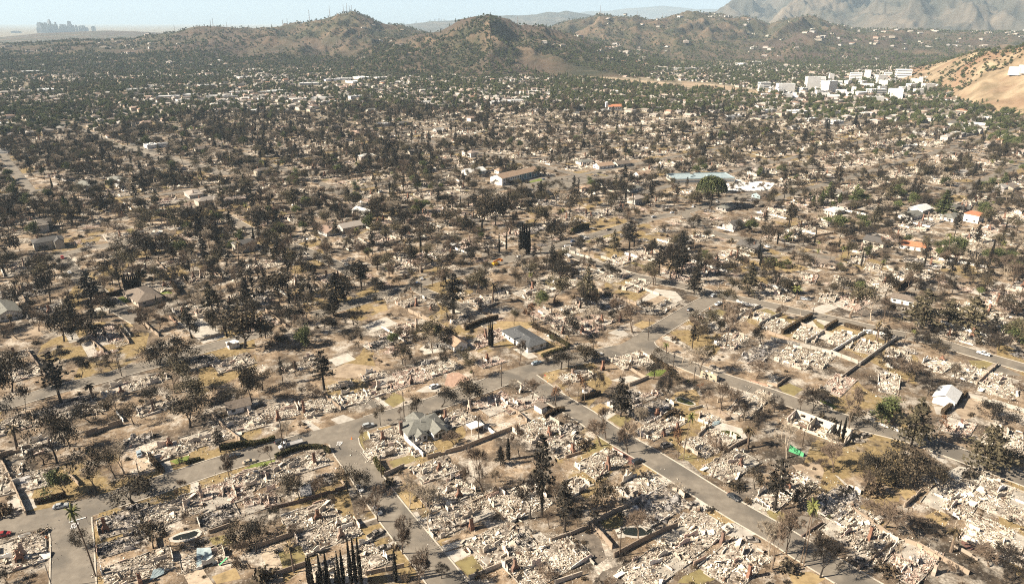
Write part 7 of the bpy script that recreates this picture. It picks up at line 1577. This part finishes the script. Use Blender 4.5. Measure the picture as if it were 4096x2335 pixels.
for (kd, p), pts in SC.items():
    pr = PROTO[kd][p]
    if pr.far_obj is None:
        x, y, z, s = pts.pop(0); put_tree(kd, float(x), float(y), pr.h * s, None, p, False, z=float(z))
        if not pts: continue
    look = TREE_LOOK[kd][0]; field('distant_' + kd.replace('_tree', '_trees').replace('shrub', 'shrubs'), pts, pr.far_obj, f'mass of far {look}s across the suburb and slopes')
for k, pts in HS.items():
    if HOUSE_P[k][1] is None: continue
    field('distant_houses', pts, HOUSE_P[k][1], 'mass of far suburban roofs among trees')
deb = {}
for _ in range(2600):
    y = math.sqrt(random.uniform(290 ** 2, 1250 ** 2)); x = random.uniform(-1, 1) * (y * .77 + 60); X_, Y_ = proj(x, y)
    if Y_ > 1420 or Y_ < burn_row(X_) - 20 or not clear(x, y, 3, 4, 0): continue
    if (2910 < X_ < 3600 and 1190 < Y_ < 1480) or any((x - c[0]) ** 2 + (y - c[1]) ** 2 < 25 ** 2 for c in KEEP_OFF): continue
    deb.setdefault(random.choice((1, 3, 6, 7, 9)), []).append((x, y, 0.0, random.uniform(.3, .65), GA + random.choice((0, math.pi / 2)) + random.gauss(0, .1)))
DEB_O = {}
for c in bpy.data.objects:
    if c.name.startswith('rubble') and c.parent:
        for k in deb:
            if c.data == RUINS[k].me['rubble']: DEB_O.setdefault(k, c)
for k, pts in deb.items():
    if k in DEB_O: field('loose_debris', pts, DEB_O[k], 'pale broken debris strewn over the burnt yards')
by_k = {}
for i, (x, y) in enumerate(far_ruins): by_k.setdefault(i % 6, []).append((x, y, 0.0, random.uniform(.8, 1.15), GA + random.choice((0, math.pi / 2, math.pi, -math.pi / 2))))
for k, pts in by_k.items():
    x, y, z, s, a = pts.pop(0); o = obj('house_ruin', RUINS[k].jm, None, (x, y, 0), a, (s, s, s)); thing(o, 'house ruin', 'far white ash house ruin', 'burnt-out houses')
    if pts: field('distant_ruins', pts, o, 'mass of far white house ruins between burnt trees')

# ------------------------------------------------------------------ haze
m = bpy.data.materials.new('haze'); m.use_nodes = True; nt = m.node_tree; nt.nodes.clear(); pv = nt.nodes.new('ShaderNodeVolumePrincipled'); mo = nt.nodes.new('ShaderNodeOutputMaterial'); nt.links.new(pv.outputs[0], mo.inputs['Volume'])
pv.inputs['Color'].default_value = (.62, .82, 1.0, 1); pv.inputs['Density'].default_value = HAZE_DENSITY; pv.inputs['Anisotropy'].default_value = 0
MATS['haze'] = m; g = G(); box(g, -37000, 37000, -4000, 37000, -6, 1000); o = obj('haze', g.mesh('haze', ['haze'])); struct(o, 'stuff')

# ------------------------------------------------------------------ labels: what it looks like and which landmark it is by
LM = [('the grey-gabled white house', hp), ('the flatbed tow truck', W('2', 330, 960)), ('the kidney-shaped pool', W('5', 1850, 970)), ('the green oval pool', W('3', 2170, 840)), ('the cream motorhome', W('3', 1970, 285)), ('the green mesh screen', W('4', 280, 1000)), ('the white gabled garage', W('4', 1772, 505)), ('the roofless white shell', W('4', 510, 800)),
      ('the twin tall palms', W('8', 340, 1260)), ('the leaning palm', W('5', 955, 1380)), ('the burnt pickup truck', W('6', 1190, 970)), ('the dark-roofed house', W('e', 1362, 1245)), ('the orange boom lift', W('e', 1155, 675)), ('the bucket truck', W('e', 1690, 612)), ('the tan-roofed school', W('b', 1280, 1352)), ('the umbrella pine', W('f', 200, 245)), ('the black cypress clump', W('e', 1370, 595)),
      ('the brown-roofed house', W('d', 1070, 925)), ('the grey-roofed garage', W('1', 2382, 590)), ('the white pickup truck', W('4', 2145, 45)), ('the two-storey house', W('f', 2172, 345)), ('the orange-roofed church', W('b', 2040, 825)), ('the office campus', W('c', 1200, 680)), ('the far shopping strip', W('a', 1100, 1100)), ('the white commercial row', W('a', 1620, 735)),
      ('the pale sycamore', W('f', 320, 1285)), ('the layered cedars', W('f', 1980, 1120)), ('the black cypress row', W('6', 750, 1480)), ('the black shaded pool', W('7', 1250, 935)), ('the grey-roofed tree-shaded house', W('d', 40, 1040)), ('the sparse wide oak', W('d', 1830, 1295)), ('the tiny pale shed', W('e', 815, 548)), ('the pale blue cottage', W('f', 575, 165)), ('the green park lawn', W('a', 1500, 950))]
LP = np.array([p for _, p in LM]); ORD = ['nearest to', 'second nearest to', 'third nearest to', 'fourth nearest to', 'fifth nearest to', 'sixth nearest to', 'seventh nearest to', 'eighth nearest to']
bucket = {}
for o, look in THINGS:
    x, y = o.location[:2]; d = np.hypot(LP[:, 0] - x, LP[:, 1] - y); i = int(d.argmin()); bucket.setdefault((look, i), []).append((d[i], o))
for (look, i), L_ in bucket.items():
    L_.sort(key=lambda t: t[0])
    if 'mast' in look or 'skyscraper' in look or 'tank' in look or 'cone' in look:
        for _, o in L_: o['label'] = look if len(look.split()) > 3 else look + ' standing far off'
        continue
    for k, (d, o) in enumerate(L_):
        if k >= 8:
            dd = np.hypot(LP[:, 0] - o.location[0], LP[:, 1] - o.location[1]); j = int(np.argsort(dd)[1]); t = f'{look} between {LM[i][0]} and {LM[j][0]}'
            o['label'] = t if len(t.split()) <= 16 else f'{look} farther out from {LM[i][0]}'
        else: o['label'] = f'{look} {ORD[k]} {LM[i][0]}'
print('OBJECTS', len(bpy.data.objects), 'trees', COUNT, 'ruins', len(RUIN_XY), 'far ruins', len(far_ruins), 'far houses', len(far_houses), 'field pts', sum(map(len, SC.values())), sum(map(len, HS.values())))
